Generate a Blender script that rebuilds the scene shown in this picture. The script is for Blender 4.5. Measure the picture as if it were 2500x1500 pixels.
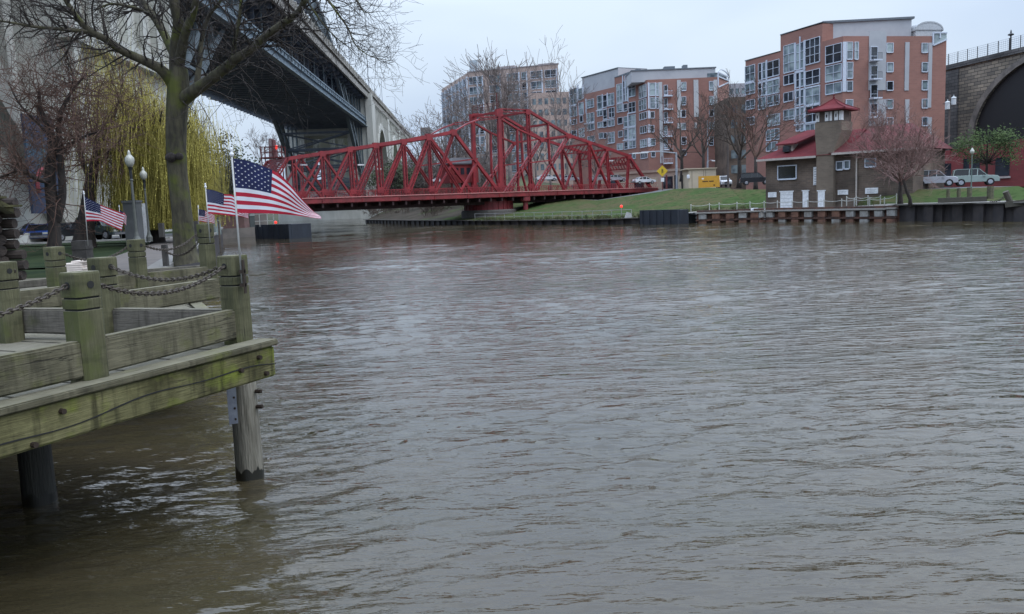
import bpy, bmesh, math, random
import numpy as np
from mathutils import Vector, Matrix
R = math.radians
for o in list(bpy.data.objects): bpy.data.objects.remove(o)
SC = bpy.context.scene
COL = SC.collection
# ------------------------------------------------------------------ camera
F = 2050.; PITCH = R(7.1); ROLL = R(-2.3); H = 3.4
cam_d = bpy.data.cameras.new("camera"); cam = bpy.data.objects.new("camera", cam_d); COL.objects.link(cam)
cam.matrix_world = Matrix.Translation((0, 0, H)) @ Matrix.Rotation(math.pi/2-PITCH, 4, 'X') @ Matrix.Rotation(ROLL, 4, 'Z')
cam_d.sensor_width = 36; cam_d.lens = 36*F/2500; cam_d.clip_start = .1; cam_d.clip_end = 6000
SC.camera = cam
# ------------------------------------------------------------------ world, sun, exposure
SC.view_settings.view_transform = 'Standard'; SC.view_settings.look = 'None'
SC.view_settings.exposure = 0.22; SC.view_settings.gamma = 1
SUN_EL, SUN_AZ = R(52), R(120)
w = bpy.data.worlds.new("World"); SC.world = w; w.use_nodes = True
nt = w.node_tree; N = nt.nodes; L = nt.links
bg = N['Background']
sky = N.new('ShaderNodeTexSky'); sky.sky_type = 'NISHITA'; sky.sun_disc = False
sky.sun_elevation = SUN_EL; sky.sun_rotation = SUN_AZ; sky.air_density = 1.2; sky.dust_density = 2.5
tc = N.new('ShaderNodeTexCoord'); mp = N.new('ShaderNodeMapping'); mp.inputs['Scale'].default_value = (1.0, 1.0, 2.6)
nz = N.new('ShaderNodeTexNoise'); nz.inputs['Scale'].default_value = 1.3; nz.inputs['Detail'].default_value = 5; nz.inputs['Roughness'].default_value = .45
cr = N.new('ShaderNodeValToRGB'); e = cr.color_ramp.elements
e[0].position = .33; e[0].color = (3.3, 4.6, 7.3, 1); e[1].position = .68; e[1].color = (6.8, 8.0, 9.6, 1)
mix = N.new('ShaderNodeMixRGB'); mix.inputs[0].default_value = .9
L.new(tc.outputs['Generated'], mp.inputs['Vector']); L.new(mp.outputs[0], nz.inputs['Vector'])
L.new(nz.outputs['Fac'], cr.inputs[0]); L.new(sky.outputs[0], mix.inputs[1]); L.new(cr.outputs[0], mix.inputs[2])
# brighter overhead-right opening in the cloud, bluer toward the horizon
sep = N.new('ShaderNodeSeparateXYZ'); L.new(tc.outputs['Generated'], sep.inputs[0])
mr = N.new('ShaderNodeMapRange'); mr.inputs[1].default_value = -.02; mr.inputs[2].default_value = .28
mr.inputs[3].default_value = .80; mr.inputs[4].default_value = 1.08
L.new(sep.outputs['Z'], mr.inputs[0])
mu = N.new('ShaderNodeMixRGB'); mu.blend_type = 'MULTIPLY'; mu.inputs[0].default_value = 1
L.new(mix.outputs[0], mu.inputs[1]); L.new(mr.outputs[0], mu.inputs[2])
mz = N.new('ShaderNodeMapRange'); mz.inputs[1].default_value = .22; mz.inputs[2].default_value = .9; mz.inputs[3].default_value = 0.0; mz.inputs[4].default_value = 1.0
L.new(sep.outputs['Z'], mz.inputs[0]); mu2 = N.new('ShaderNodeMixRGB'); mu2.blend_type = 'MULTIPLY'; mu2.inputs[0].default_value = 1
zc = N.new('ShaderNodeMixRGB'); zc.inputs[1].default_value = (1.03, 1.02, 1.0, 1); zc.inputs[2].default_value = (4.1, 3.85, 3.6, 1); L.new(mz.outputs[0], zc.inputs[0])
L.new(mu.outputs[0], mu2.inputs[1]); L.new(zc.outputs[0], mu2.inputs[2]); L.new(mu2.outputs[0], bg.inputs[0]); bg.inputs[1].default_value = .1
sd = bpy.data.lights.new("sun", 'SUN'); sd.energy = .6; sd.angle = R(25); sd.color = (1, .96, .9)
so = bpy.data.objects.new("sun", sd); COL.objects.link(so)
so.rotation_euler = (math.pi/2-SUN_EL, 0, math.pi-SUN_AZ)
# ------------------------------------------------------------------ pixel <-> world survey helpers (photo is 2500 wide)
cpi, spi = math.cos(math.pi/2-PITCH), math.sin(math.pi/2-PITCH); crl, srl = math.cos(ROLL), math.sin(ROLL)
def ray(px, py):
    x = (px-1250)/F; y = (750-py)/F; z = -1.
    x, y = crl*x-srl*y, srl*x+crl*y
    return x, cpi*y-spi*z, spi*y+cpi*z
def P(px, py, Y):
    d = ray(px, py); t = Y/d[1]; return Vector((d[0]*t, Y, H+d[2]*t))
def G(px, py, z=0):
    d = ray(px, py); t = (z-H)/d[2]; return Vector((d[0]*t, d[1]*t, z))
class Plane:
    """vertical plane through ground points a (u=0) and b"""
    def __init__(s, a, b):
        s.a = Vector((a[0], a[1], 0)); s.b = Vector((b[0], b[1], 0)); s.d = (s.b-s.a).normalized(); s.len = (s.b-s.a).length
        s.n = Vector((s.d.y, -s.d.x, 0))
        if s.n.dot(s.a) > 0: s.n = -s.n          # towards camera
    def hit(s, px, py):
        d = Vector(ray(px, py)); o = Vector((0, 0, H)); t = (s.a-o).dot(s.n)/d.dot(s.n); p = o+d*t
        return (p-s.a).dot(s.d), p.z
    def pt(s, u, z, off=0): q = s.a+s.d*u+s.n*off; return Vector((q.x, q.y, z))
# ------------------------------------------------------------------ materials
MATS = {}
def mat(name, col, col2=None, rough=.8, scale=4, detail=5, bump=.0, stretch=(1, 1, 1), metal=0, ramp=(.38, .62), coords='Object', bscale=None, spec=None, moss=None, trans=0):
    if name in MATS: return MATS[name]
    m = bpy.data.materials.new(name); m.use_nodes = True; nt = m.node_tree; N = nt.nodes; L = nt.links
    b = N['Principled BSDF']; b.inputs['Roughness'].default_value = rough; b.inputs['Metallic'].default_value = metal
    if spec is not None: b.inputs['Specular IOR Level'].default_value = spec
    tc = N.new('ShaderNodeTexCoord'); mp = N.new('ShaderNodeMapping'); mp.inputs['Scale'].default_value = stretch
    L.new(tc.outputs[coords], mp.inputs[0])
    nz = N.new('ShaderNodeTexNoise'); nz.inputs['Scale'].default_value = scale; nz.inputs['Detail'].default_value = detail; nz.inputs['Roughness'].default_value = .65
    L.new(mp.outputs[0], nz.inputs['Vector'])
    r = N.new('ShaderNodeValToRGB'); r.color_ramp.elements[0].position = ramp[0]; r.color_ramp.elements[1].position = ramp[1]
    c2 = col2 or tuple(c*.78 for c in col)
    r.color_ramp.elements[0].color = (*c2, 1); r.color_ramp.elements[1].color = (*col, 1)
    L.new(nz.outputs['Fac'], r.inputs[0]); out = r.outputs[0]
    if moss:
        n2 = N.new('ShaderNodeTexNoise'); n2.inputs['Scale'].default_value = moss[1]; n2.inputs['Detail'].default_value = 6
        L.new(tc.outputs[coords], n2.inputs['Vector'])
        r2 = N.new('ShaderNodeValToRGB'); r2.color_ramp.elements[0].position = moss[2]; r2.color_ramp.elements[1].position = moss[2]+.16
        L.new(n2.outputs['Fac'], r2.inputs[0]); mx = N.new('ShaderNodeMixRGB'); L.new(r2.outputs[0], mx.inputs[0])
        L.new(out, mx.inputs[1]); mx.inputs[2].default_value = (*moss[0], 1); out = mx.outputs[0]
    L.new(out, b.inputs['Base Color'])
    if bump:
        bp = N.new('ShaderNodeBump'); bp.inputs['Strength'].default_value = bump; bp.inputs['Distance'].default_value = .05
        n3 = N.new('ShaderNodeTexNoise'); n3.inputs['Scale'].default_value = bscale or scale*3; n3.inputs['Detail'].default_value = 6
        L.new(mp.outputs[0], n3.inputs['Vector']); L.new(n3.outputs['Fac'], bp.inputs['Height']); L.new(bp.outputs[0], b.inputs['Normal'])
    if trans:
        b.inputs['Subsurface Weight'].default_value = 0
    m.diffuse_color = (*col, 1)
    MATS[name] = m; return m
def brick(name, c1, c2, cm, bw, bh, mortar=.012, rough=.85, bump=.3, mottled=.5, axis='XZ', msc=.25):
    if name in MATS: return MATS[name]
    m = bpy.data.materials.new(name); m.use_nodes = True; nt = m.node_tree; N = nt.nodes; L = nt.links
    b = N['Principled BSDF']; b.inputs['Roughness'].default_value = rough
    uv = N.new('ShaderNodeUVMap')
    br = N.new('ShaderNodeTexBrick'); br.inputs['Color1'].default_value = (*c1, 1); br.inputs['Color2'].default_value = (*c2, 1); br.inputs['Mortar'].default_value = (*cm, 1)
    br.inputs['Scale'].default_value = 1; br.inputs['Brick Width'].default_value = bw; br.inputs['Row Height'].default_value = bh; br.inputs['Mortar Size'].default_value = mortar
    L.new(uv.outputs[0], br.inputs['Vector'])
    nz = N.new('ShaderNodeTexNoise'); nz.inputs['Scale'].default_value = msc; nz.inputs['Detail'].default_value = 7; L.new(uv.outputs[0], nz.inputs['Vector'])
    r = N.new('ShaderNodeMapRange'); r.inputs[1].default_value = .3; r.inputs[2].default_value = .7; r.inputs[3].default_value = 1-mottled*.6; r.inputs[4].default_value = 1+mottled*.35
    L.new(nz.outputs['Fac'], r.inputs[0])
    mx = N.new('ShaderNodeMixRGB'); mx.blend_type = 'MULTIPLY'; mx.inputs[0].default_value = 1; L.new(br.outputs[0], mx.inputs[1]); L.new(r.outputs[0], mx.inputs[2])
    L.new(mx.outputs[0], b.inputs['Base Color'])
    bp = N.new('ShaderNodeBump'); bp.inputs['Strength'].default_value = bump; bp.inputs['Distance'].default_value = .05; bp.invert = True
    L.new(br.outputs['Fac'], bp.inputs['Height']); L.new(bp.outputs[0], b.inputs['Normal'])
    MATS[name] = m; return m
def glass(name, c1, c2, rough=.08):
    m = mat(name, c1, c2, rough=rough, scale=.35, detail=2, ramp=(.42, .58), coords='Object'); m.node_tree.nodes['Principled BSDF'].inputs['Specular IOR Level'].default_value = .7
    return m
def wood(name, c_hi, c_lo, moss, mth, ax='X', stain=.55, top=(.22, .205, .145)):
    m = bpy.data.materials.new(name); m.use_nodes = True; nt = m.node_tree; N = nt.nodes; L = nt.links; b = N['Principled BSDF']; b.inputs['Roughness'].default_value = .88; b.inputs['Specular IOR Level'].default_value = .25
    tc = N.new('ShaderNodeTexCoord'); oi = N.new('ShaderNodeObjectInfo'); ad = N.new('ShaderNodeVectorMath'); ad.operation = 'ADD'
    vm = N.new('ShaderNodeVectorMath'); vm.operation = 'SCALE'; L.new(oi.outputs['Location'], vm.inputs[0]); vm.inputs['Scale'].default_value = 3.7
    L.new(tc.outputs['Object'], ad.inputs[0]); L.new(vm.outputs[0], ad.inputs[1])
    def n(scale, st, det, rough=.6):
        mp = N.new('ShaderNodeMapping'); mp.inputs['Scale'].default_value = st if ax == 'X' else (st[1], st[2], st[0]); L.new(ad.outputs[0], mp.inputs[0])
        q = N.new('ShaderNodeTexNoise'); q.inputs['Scale'].default_value = scale; q.inputs['Detail'].default_value = det; q.inputs['Roughness'].default_value = rough; L.new(mp.outputs[0], q.inputs[0]); return q.outputs['Fac']
    def mrange(x, a, b_, c, d):
        q = N.new('ShaderNodeMapRange'); q.inputs[1].default_value = a; q.inputs[2].default_value = b_; q.inputs[3].default_value = c; q.inputs[4].default_value = d; L.new(x, q.inputs[0]); return q.outputs[0]
    def mixc(f, a, b_, bt='MIX'):
        q = N.new('ShaderNodeMixRGB'); q.blend_type = bt
        for k, v in ((0, f), (1, a), (2, b_)):
            if isinstance(v, (int, float)): q.inputs[k].default_value = v
            elif isinstance(v, tuple): q.inputs[k].default_value = (*v, 1)
            else: L.new(v, q.inputs[k])
        return q.outputs[0]
    blotch = mrange(n(2.2, (1, 1, 1), 7), .36, .62, 0, 1)
    fib = n(9, (.35, 7, 7), 6, .7); fine = n(30, (.12, 5, 5), 4, .7)
    c = mixc(blotch, c_lo, c_hi); c = mixc(.75, c, mrange(fib, .3, .7, .62, 1.3), 'MULTIPLY'); c = mixc(.6, c, mrange(fine, .35, .65, .7, 1.2), 'MULTIPLY')
    c = mixc(mrange(n(1.7, (.9, 1.0, 1.2), 8), mth, mth+.11, 0, .85), c, moss)
    drip = mrange(n(5.5, (1.6, .4, .22), 5), .50, .66, 0, stain); c = mixc(drip, c, tuple(x*.35 for x in c_lo))
    crack = mrange(n(6, (.16, 4.5, 4.5), 3, .4), .485, .5, 0, 1); crack2 = mrange(n(6, (.16, 4.5, 4.5), 3, .4), .5, .515, 1, 0)
    mm = N.new('ShaderNodeMath'); mm.operation = 'MULTIPLY'; L.new(crack, mm.inputs[0]); L.new(crack2, mm.inputs[1]); mk = N.new('ShaderNodeMath'); mk.operation = 'MULTIPLY'; L.new(mm.outputs[0], mk.inputs[0]); L.new(mrange(n(1.2, (.6, 1, 1), 2), .5, .6, 0, .85), mk.inputs[1])
    c = mixc(mk.outputs[0], c, (.018, .016, .012))
    ge = N.new('ShaderNodeNewGeometry'); sx = N.new('ShaderNodeSeparateXYZ'); L.new(ge.outputs['Normal'], sx.inputs[0])
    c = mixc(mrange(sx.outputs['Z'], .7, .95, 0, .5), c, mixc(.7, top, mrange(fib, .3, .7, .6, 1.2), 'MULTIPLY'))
    L.new(c, b.inputs['Base Color'])
    bp = N.new('ShaderNodeBump'); bp.inputs['Strength'].default_value = .55; bp.inputs['Distance'].default_value = .02; L.new(fib, bp.inputs['Height'])
    b2 = N.new('ShaderNodeBump'); b2.inputs['Strength'].default_value = .8; b2.inputs['Distance'].default_value = .01; b2.invert = True; L.new(mk.outputs[0], b2.inputs['Height']); L.new(bp.outputs[0], b2.inputs['Normal']); L.new(b2.outputs[0], b.inputs['Normal'])
    MATS[name] = m; return m
WOOD = wood('weathered_timber', (.145, .132, .084), (.078, .072, .043), (.10, .108, .03), .54)
WOODP = wood('mossy_post_timber', (.12, .115, .064), (.07, .07, .036), (.08, .09, .03), .54, 'Z', .4)
WOODG = wood('grey_plank_timber', (.145, .13, .108), (.085, .078, .062), (.09, .09, .05), .62)
WOODB = wood('mossy_edge_beam', (.17, .158, .072), (.065, .06, .023), (.145, .17, .025), .52, stain=.75)
DARK = mat('dark_groove', (.012, .012, .01)); BOLT = mat('rusty_bolt_iron', (.05, .035, .025), rough=.6, metal=.5)
RUST = mat('rusty_chain', (.075, .06, .042), (.03, .022, .016), rough=.7, scale=30)
ALU = mat('galvanised_steel', (.32, .34, .38), (.2, .21, .25), rough=.42, metal=.7)
WHITE = mat('white_paint', (.75, .76, .76), rough=.5); WFRAME = mat('white_window_frame', (.50, .54, .60), (.44, .48, .54), rough=.5)
RED = mat('bridge_red_paint', (.275, .024, .028), (.15, .016, .02), rough=.5, scale=.5, detail=8, ramp=(.36, .6)); REDL = mat('bridge_red_deck', (.24, .027, .03), (.12, .02, .02), rough=.6, scale=.5)
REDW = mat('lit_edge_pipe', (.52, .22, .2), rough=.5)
CONC = mat('pale_concrete', (.50, .50, .45), (.36, .36, .32), rough=.9, scale=.25, detail=9, bump=.1, stretch=(1, 1, .35)); CONCD = mat('dark_streaked_concrete', (.35, .34, .295), (.17, .165, .145), rough=.92, scale=.22, detail=9, stretch=(1, 1, .3), bump=.1)  # second concrete is darker and more strongly streaked
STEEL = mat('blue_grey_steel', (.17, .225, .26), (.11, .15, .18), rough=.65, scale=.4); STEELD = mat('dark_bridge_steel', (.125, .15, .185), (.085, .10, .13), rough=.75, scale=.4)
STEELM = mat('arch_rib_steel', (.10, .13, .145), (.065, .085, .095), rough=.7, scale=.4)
GRASS = mat('bank_grass', (.046, .074, .024), (.080, .070, .036), rough=1, scale=.16, detail=10, bump=1.0, bscale=5, ramp=(.40, .58), spec=.05, moss=((.030, .050, .016), 1.3, .50))
GRASSL = mat('park_grass', (.028, .040, .016), (.014, .025, .010), rough=1, scale=.9, detail=10, bump=.5, bscale=6, spec=.1)
SCRUB = mat('brown_scrub_slope', (.075, .062, .048), (.045, .04, .03), rough=1, scale=.25, detail=9, bump=.6, bscale=3, moss=((.055, .085, .025), .12, .54), spec=.1)
ASPH = mat('asphalt', (.10, .10, .10), (.075, .075, .075), rough=.95, scale=2); PAVE = mat('concrete_paving', (.22, .21, .19), (.16, .15, .135), rough=.95, scale=.8)
BRICK = brick('orange_red_brick', (.265, .13, .10), (.235, .115, .09), (.26, .145, .115), .9, .32, mortar=.02, bump=.05, mottled=.28, msc=.12)
BRICKA = brick('hazed_brown_brick', (.40, .30, .25), (.37, .275, .23), (.37, .29, .25), .9, .32, mortar=.02, bump=.05, mottled=.35)  # distance haze is mixed into this pale brick colour
BRICKH = brick('brown_house_brick', (.125, .090, .066), (.090, .066, .050), (.13, .105, .082), .6, .22, mortar=.02, bump=.3, mottled=.9, msc=.35)
BRICKT = brick('tan_tower_brick', (.175, .135, .098), (.145, .112, .082), (.17, .14, .11), .5, .18, mortar=.014, bump=.2, mottled=.6, msc=.3)
BRICKR = brick('dark_red_brick', (.17, .03, .03), (.14, .026, .026), (.12, .03, .03), .6, .2, mortar=.015, bump=.1, mottled=.4)
STONE = brick('weathered_viaduct_stone', (.25, .21, .155), (.12, .105, .085), (.035, .032, .03), 1.7, .62, mortar=.055, bump=.6, mottled=1.0, msc=.09)
STONED = brick('sooty_viaduct_stone', (.10, .095, .09), (.06, .058, .056), (.02, .02, .02), 1.7, .62, mortar=.05, bump=.6, mottled=.8)
GREY = mat('grey_panel_cladding', (.36, .37, .38), (.31, .32, .335), rough=.6, scale=.3); CREAM = mat('cream_stucco', (.50, .42, .30), (.44, .37, .27), rough=.85, scale=.4)
ROOFR = mat('red_roof_tiles', (.135, .026, .029), (.10, .020, .024), rough=.9, scale=.8, bump=.12, stretch=(1, 1, 1), spec=.15); ROOFD = mat('dark_roof_edge', (.12, .14, .16), rough=.6)
GL = glass('pale_curtained_glass', (.30, .36, .36), (.12, .15, .17)); GD = glass('dark_window_glass', (.03, .035, .045), (.012, .015, .02)); GM = glass('grey_green_glass', (.17, .22, .23), (.05, .065, .08))
SHEET = mat('dark_sheet_piling', (.045, .038, .036), (.022, .02, .022), rough=.7, scale=1.2, stretch=(1, 1, .4)); SHEETR = mat('rusty_sheet_piling', (.11, .05, .032), (.045, .028, .022), rough=.8, scale=1.5)
NAVY = mat('dark_navy_fender', (.022, .028, .038), (.014, .017, .024), rough=.55, scale=.8, stretch=(2, 2, .3))
BARK = mat('mossy_grey_bark', (.085, .076, .046), (.036, .032, .022), rough=1, scale=5, stretch=(1, 1, .25), bump=.9, bscale=9, moss=((.085, .095, .02), 1.6, .50))
BARKD = mat('dark_bark', (.045, .036, .03), (.022, .018, .016), rough=1, scale=6, stretch=(1, 1, .3), bump=.6); TWIG = mat('grey_brown_twigs', (.075, .058, .045), (.04, .032, .026), rough=1, scale=2)
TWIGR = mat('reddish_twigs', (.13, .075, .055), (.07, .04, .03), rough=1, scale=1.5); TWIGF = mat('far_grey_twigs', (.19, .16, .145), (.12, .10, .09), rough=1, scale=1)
WILLOW = mat('willow_catkin_green', (.42, .37, .095), (.22, .19, .055), rough=.9, scale=.6, spec=.1); GREENL = mat('young_green_leaves', (.075, .105, .04), (.035, .055, .022), rough=.9, scale=.8, spec=.1)
YEL = mat('yellow_sign_paint', (.62, .42, .02), rough=.5); YELO = mat('amber_yellow_paint', (.55, .28, .02), (.46, .23, .02), rough=.5)
BLACK = mat('black_cast_iron', (.012, .013, .014), rough=.45); RUBBER = mat('tyre_rubber', (.012, .012, .012), rough=.85); CARGL = mat('car_glass', (.012, .015, .018), rough=.12, spec=.3)
CHROME = mat('chrome_trim', (.6, .6, .62), rough=.25, metal=.8); LAMPW = mat('opal_lamp_glass', (.40, .40, .34), rough=.25); LED = bpy.data.materials.new('red_beacon_light'); LED.use_nodes = True
LED.node_tree.nodes['Principled BSDF'].inputs['Base Color'].default_value = (.8, .03, .02, 1); LED.node_tree.nodes['Principled BSDF'].inputs['Emission Color'].default_value = (1, .06, .04, 1); LED.node_tree.nodes['Principled BSDF'].inputs['Emission Strength'].default_value = .7
LOGM = mat('dark_log_timber', (.06, .045, .036), (.025, .02, .017), rough=1, scale=2.5, stretch=(.4, 4, 4), bump=.8); THATCH = mat('mossy_shingle_roof', (.075, .07, .028), (.035, .033, .016), rough=1, scale=3, bump=.8)
# ------------------------------------------------------------------ mesh builder + object helpers
class MB:
    def __init__(s): s.v = []; s.f = []; s.m = []; s.mi = 0; s.uv = {}
    def quad(s, a, b, c, d, m=None):
        n = len(s.v); s.v += [tuple(a), tuple(b), tuple(c), tuple(d)]; s.f.append((n, n+1, n+2, n+3)); s.m.append(s.mi if m is None else m)
    def poly(s, pts, m=None):
        n = len(s.v); s.v += [tuple(p) for p in pts]; s.f.append(tuple(range(n, n+len(pts)))); s.m.append(s.mi if m is None else m)
    def hexa(s, c, m=None):      # c: 8 corners, bottom 4 ccw then top 4
        n = len(s.v); s.v += [tuple(p) for p in c]
        for q in ((0, 3, 2, 1), (4, 5, 6, 7), (0, 1, 5, 4), (1, 2, 6, 5), (2, 3, 7, 6), (3, 0, 4, 7)):
            s.f.append(tuple(n+i for i in q)); s.m.append(s.mi if m is None else m)
    def box(s, x0, y0, z0, x1, y1, z1, m=None):
        s.hexa([(x0, y0, z0), (x1, y0, z0), (x1, y1, z0), (x0, y1, z0), (x0, y0, z1), (x1, y0, z1), (x1, y1, z1), (x0, y1, z1)], m)
    def beam(s, a, b, w, h, up=(0, 0, 1), m=None):
        a = Vector(a); b = Vector(b); d = (b-a); 
        if d.length < 1e-6: return
        d.normalize(); u = Vector(up)
        if abs(d.dot(u)) > .98: u = Vector((0, 1, 0)) if abs(d.y) < .9 else Vector((1, 0, 0))
        x = d.cross(u).normalized(); y = x.cross(d).normalized(); x *= w/2; y *= h/2
        s.hexa([a-x-y, a+x-y, b+x-y, b-x-y, a-x+y, a+x+y, b+x+y, b-x+y], m)
    def tube(s, pts, rad, n=6, m=None, cap=True):
        pts = [Vector(p) for p in pts]; k = len(pts)
        if not hasattr(rad, '__len__'): rad = [rad]*k
        base = len(s.v); t0 = (pts[1]-pts[0]).normalized(); u = Vector((0, 0, 1)) if abs(t0.z) < .9 else Vector((1, 0, 0)); x = t0.cross(u).normalized()
        for i, p in enumerate(pts):
            t = (pts[min(i+1, k-1)]-pts[max(i-1, 0)]).normalized(); x = (x-t*x.dot(t))
            x = x.normalized() if x.length > 1e-6 else t.orthogonal().normalized()
            y = t.cross(x)
            for j in range(n):
                a = 2*math.pi*j/n; q = p+(x*math.cos(a)+y*math.sin(a))*rad[i]; s.v.append((q.x, q.y, q.z))
        mm = s.mi if m is None else m
        for i in range(k-1):
            for j in range(n):
                a = base+i*n+j; b = base+i*n+(j+1) % n; s.f.append((a, b, b+n, a+n)); s.m.append(mm)
        if cap:
            s.f.append(tuple(base+j for j in reversed(range(n)))); s.m.append(mm)
            s.f.append(tuple(base+(k-1)*n+j for j in range(n))); s.m.append(mm)
    def lathe(s, o, prof, n=14, m=None):
        o = Vector(o); s.tube([o+Vector((0, 0, z+i*1e-5)) for i, (r, z) in enumerate(prof)], [r for r, z in prof], n, m)
    def extrude(s, pts, vec, m=None):
        vec = Vector(vec); a = [Vector(p) for p in pts]; b = [p+vec for p in a]; s.poly(a[::-1], m); s.poly(b, m)
        for i in range(len(a)):
            j = (i+1) % len(a); s.quad(a[i], a[j], b[j], b[i], m)
ORI = {}
def obj(name, mb, mats, parent=None, smooth=False, uv=None, recalc=True):
    me = bpy.data.meshes.new(name)
    o0 = ORI.get(parent.name, Vector((0, 0, 0))) if parent else Vector((0, 0, 0))
    vs = mb.v if o0.length == 0 else [(a-o0.x, b-o0.y, c-o0.z) for a, b, c in mb.v]
    me.from_pydata(vs, [], mb.f)
    for m in (mats if isinstance(mats, (list, tuple)) else [mats]): me.materials.append(m)
    me.polygons.foreach_set('material_index', mb.m)
    if smooth: me.polygons.foreach_set('use_smooth', [True]*len(mb.f))
    if recalc:
        bm = bmesh.new(); bm.from_mesh(me); bmesh.ops.recalc_face_normals(bm, faces=bm.faces); bm.to_mesh(me); bm.free()
    if uv:
        ul = me.uv_layers.new(name='UVMap'); d = uv
        for p in me.polygons:
            n = p.normal
            for li in p.loop_indices:
                c = Vector(me.vertices[me.loops[li].vertex_index].co)+o0
                if abs(n.z) > .7: ul.data[li].uv = (c.x, c.y)
                else:
                    t = Vector((-n.y, n.x, 0)); t = t.normalized() if t.length > 1e-6 else Vector((1, 0, 0))
                    ul.data[li].uv = (c.x*t.x+c.y*t.y, c.z)
    o = bpy.data.objects.new(name, me); COL.objects.link(o)
    if parent: o.parent = parent; ORI[o.name] = o0
    return o
def thing(name, label, cat, loc=(0, 0, 0), group=None):
    o = bpy.data.objects.new(name, None); COL.objects.link(o); o.location = loc; o.empty_display_size = .2
    o['label'] = label; o['category'] = cat; ORI[o.name] = Vector(loc)
    if group: o['group'] = group
    return o
def tag(o, label, cat, group=None):
    o['label'] = label; o['category'] = cat
    if group: o['group'] = group
    return o
def struct(name, mb, m, kind='structure', **k):
    o = obj(name, mb, m, **k); o['kind'] = kind; return o
def dup(root, label=None, loc=None, rotz=None, scale=None):
    def cp(o, par):
        c = o.copy(); COL.objects.link(c); c.parent = par
        for ch in list(o.children): cp(ch, c)
        return c
    r = cp(root, None)
    if label: r['label'] = label
    if loc is not None: r.location = loc
    if rotz is not None: r.rotation_euler = (0, 0, rotz)
    if scale is not None: r.scale = scale if hasattr(scale, '__len__') else (scale,)*3
    return r
def pieces(o, cap=100):
    """every loose piece of a part becomes a part of its own"""
    bm = bmesh.new(); bm.from_mesh(o.data); seen = set(); groups = []
    for v in bm.verts:
        if v in seen: continue
        st = [v]; seen.add(v); g = []
        while st:
            x = st.pop(); g.append(x)
            for e_ in x.link_edges:
                y = e_.other_vert(x)
                if y not in seen: seen.add(y); st.append(y)
        groups.append(g)
    for g in groups[:cap]:
        idx = {v: i for i, v in enumerate(g)}; fs = {f for v in g for f in v.link_faces}
        me = bpy.data.meshes.new(o.name); me.from_pydata([tuple(v.co) for v in g], [], [[idx[v] for v in f.verts] for f in fs])
        for m in o.data.materials: me.materials.append(m)
        c = bpy.data.objects.new(o.name.split('.')[0], me); COL.objects.link(c); c.parent = o.parent; c.location = o.location
    bm.free(); bpy.data.objects.remove(o)
def lerp(a, b, t): return a+(b-a)*t
rng = random.Random(7)
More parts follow.
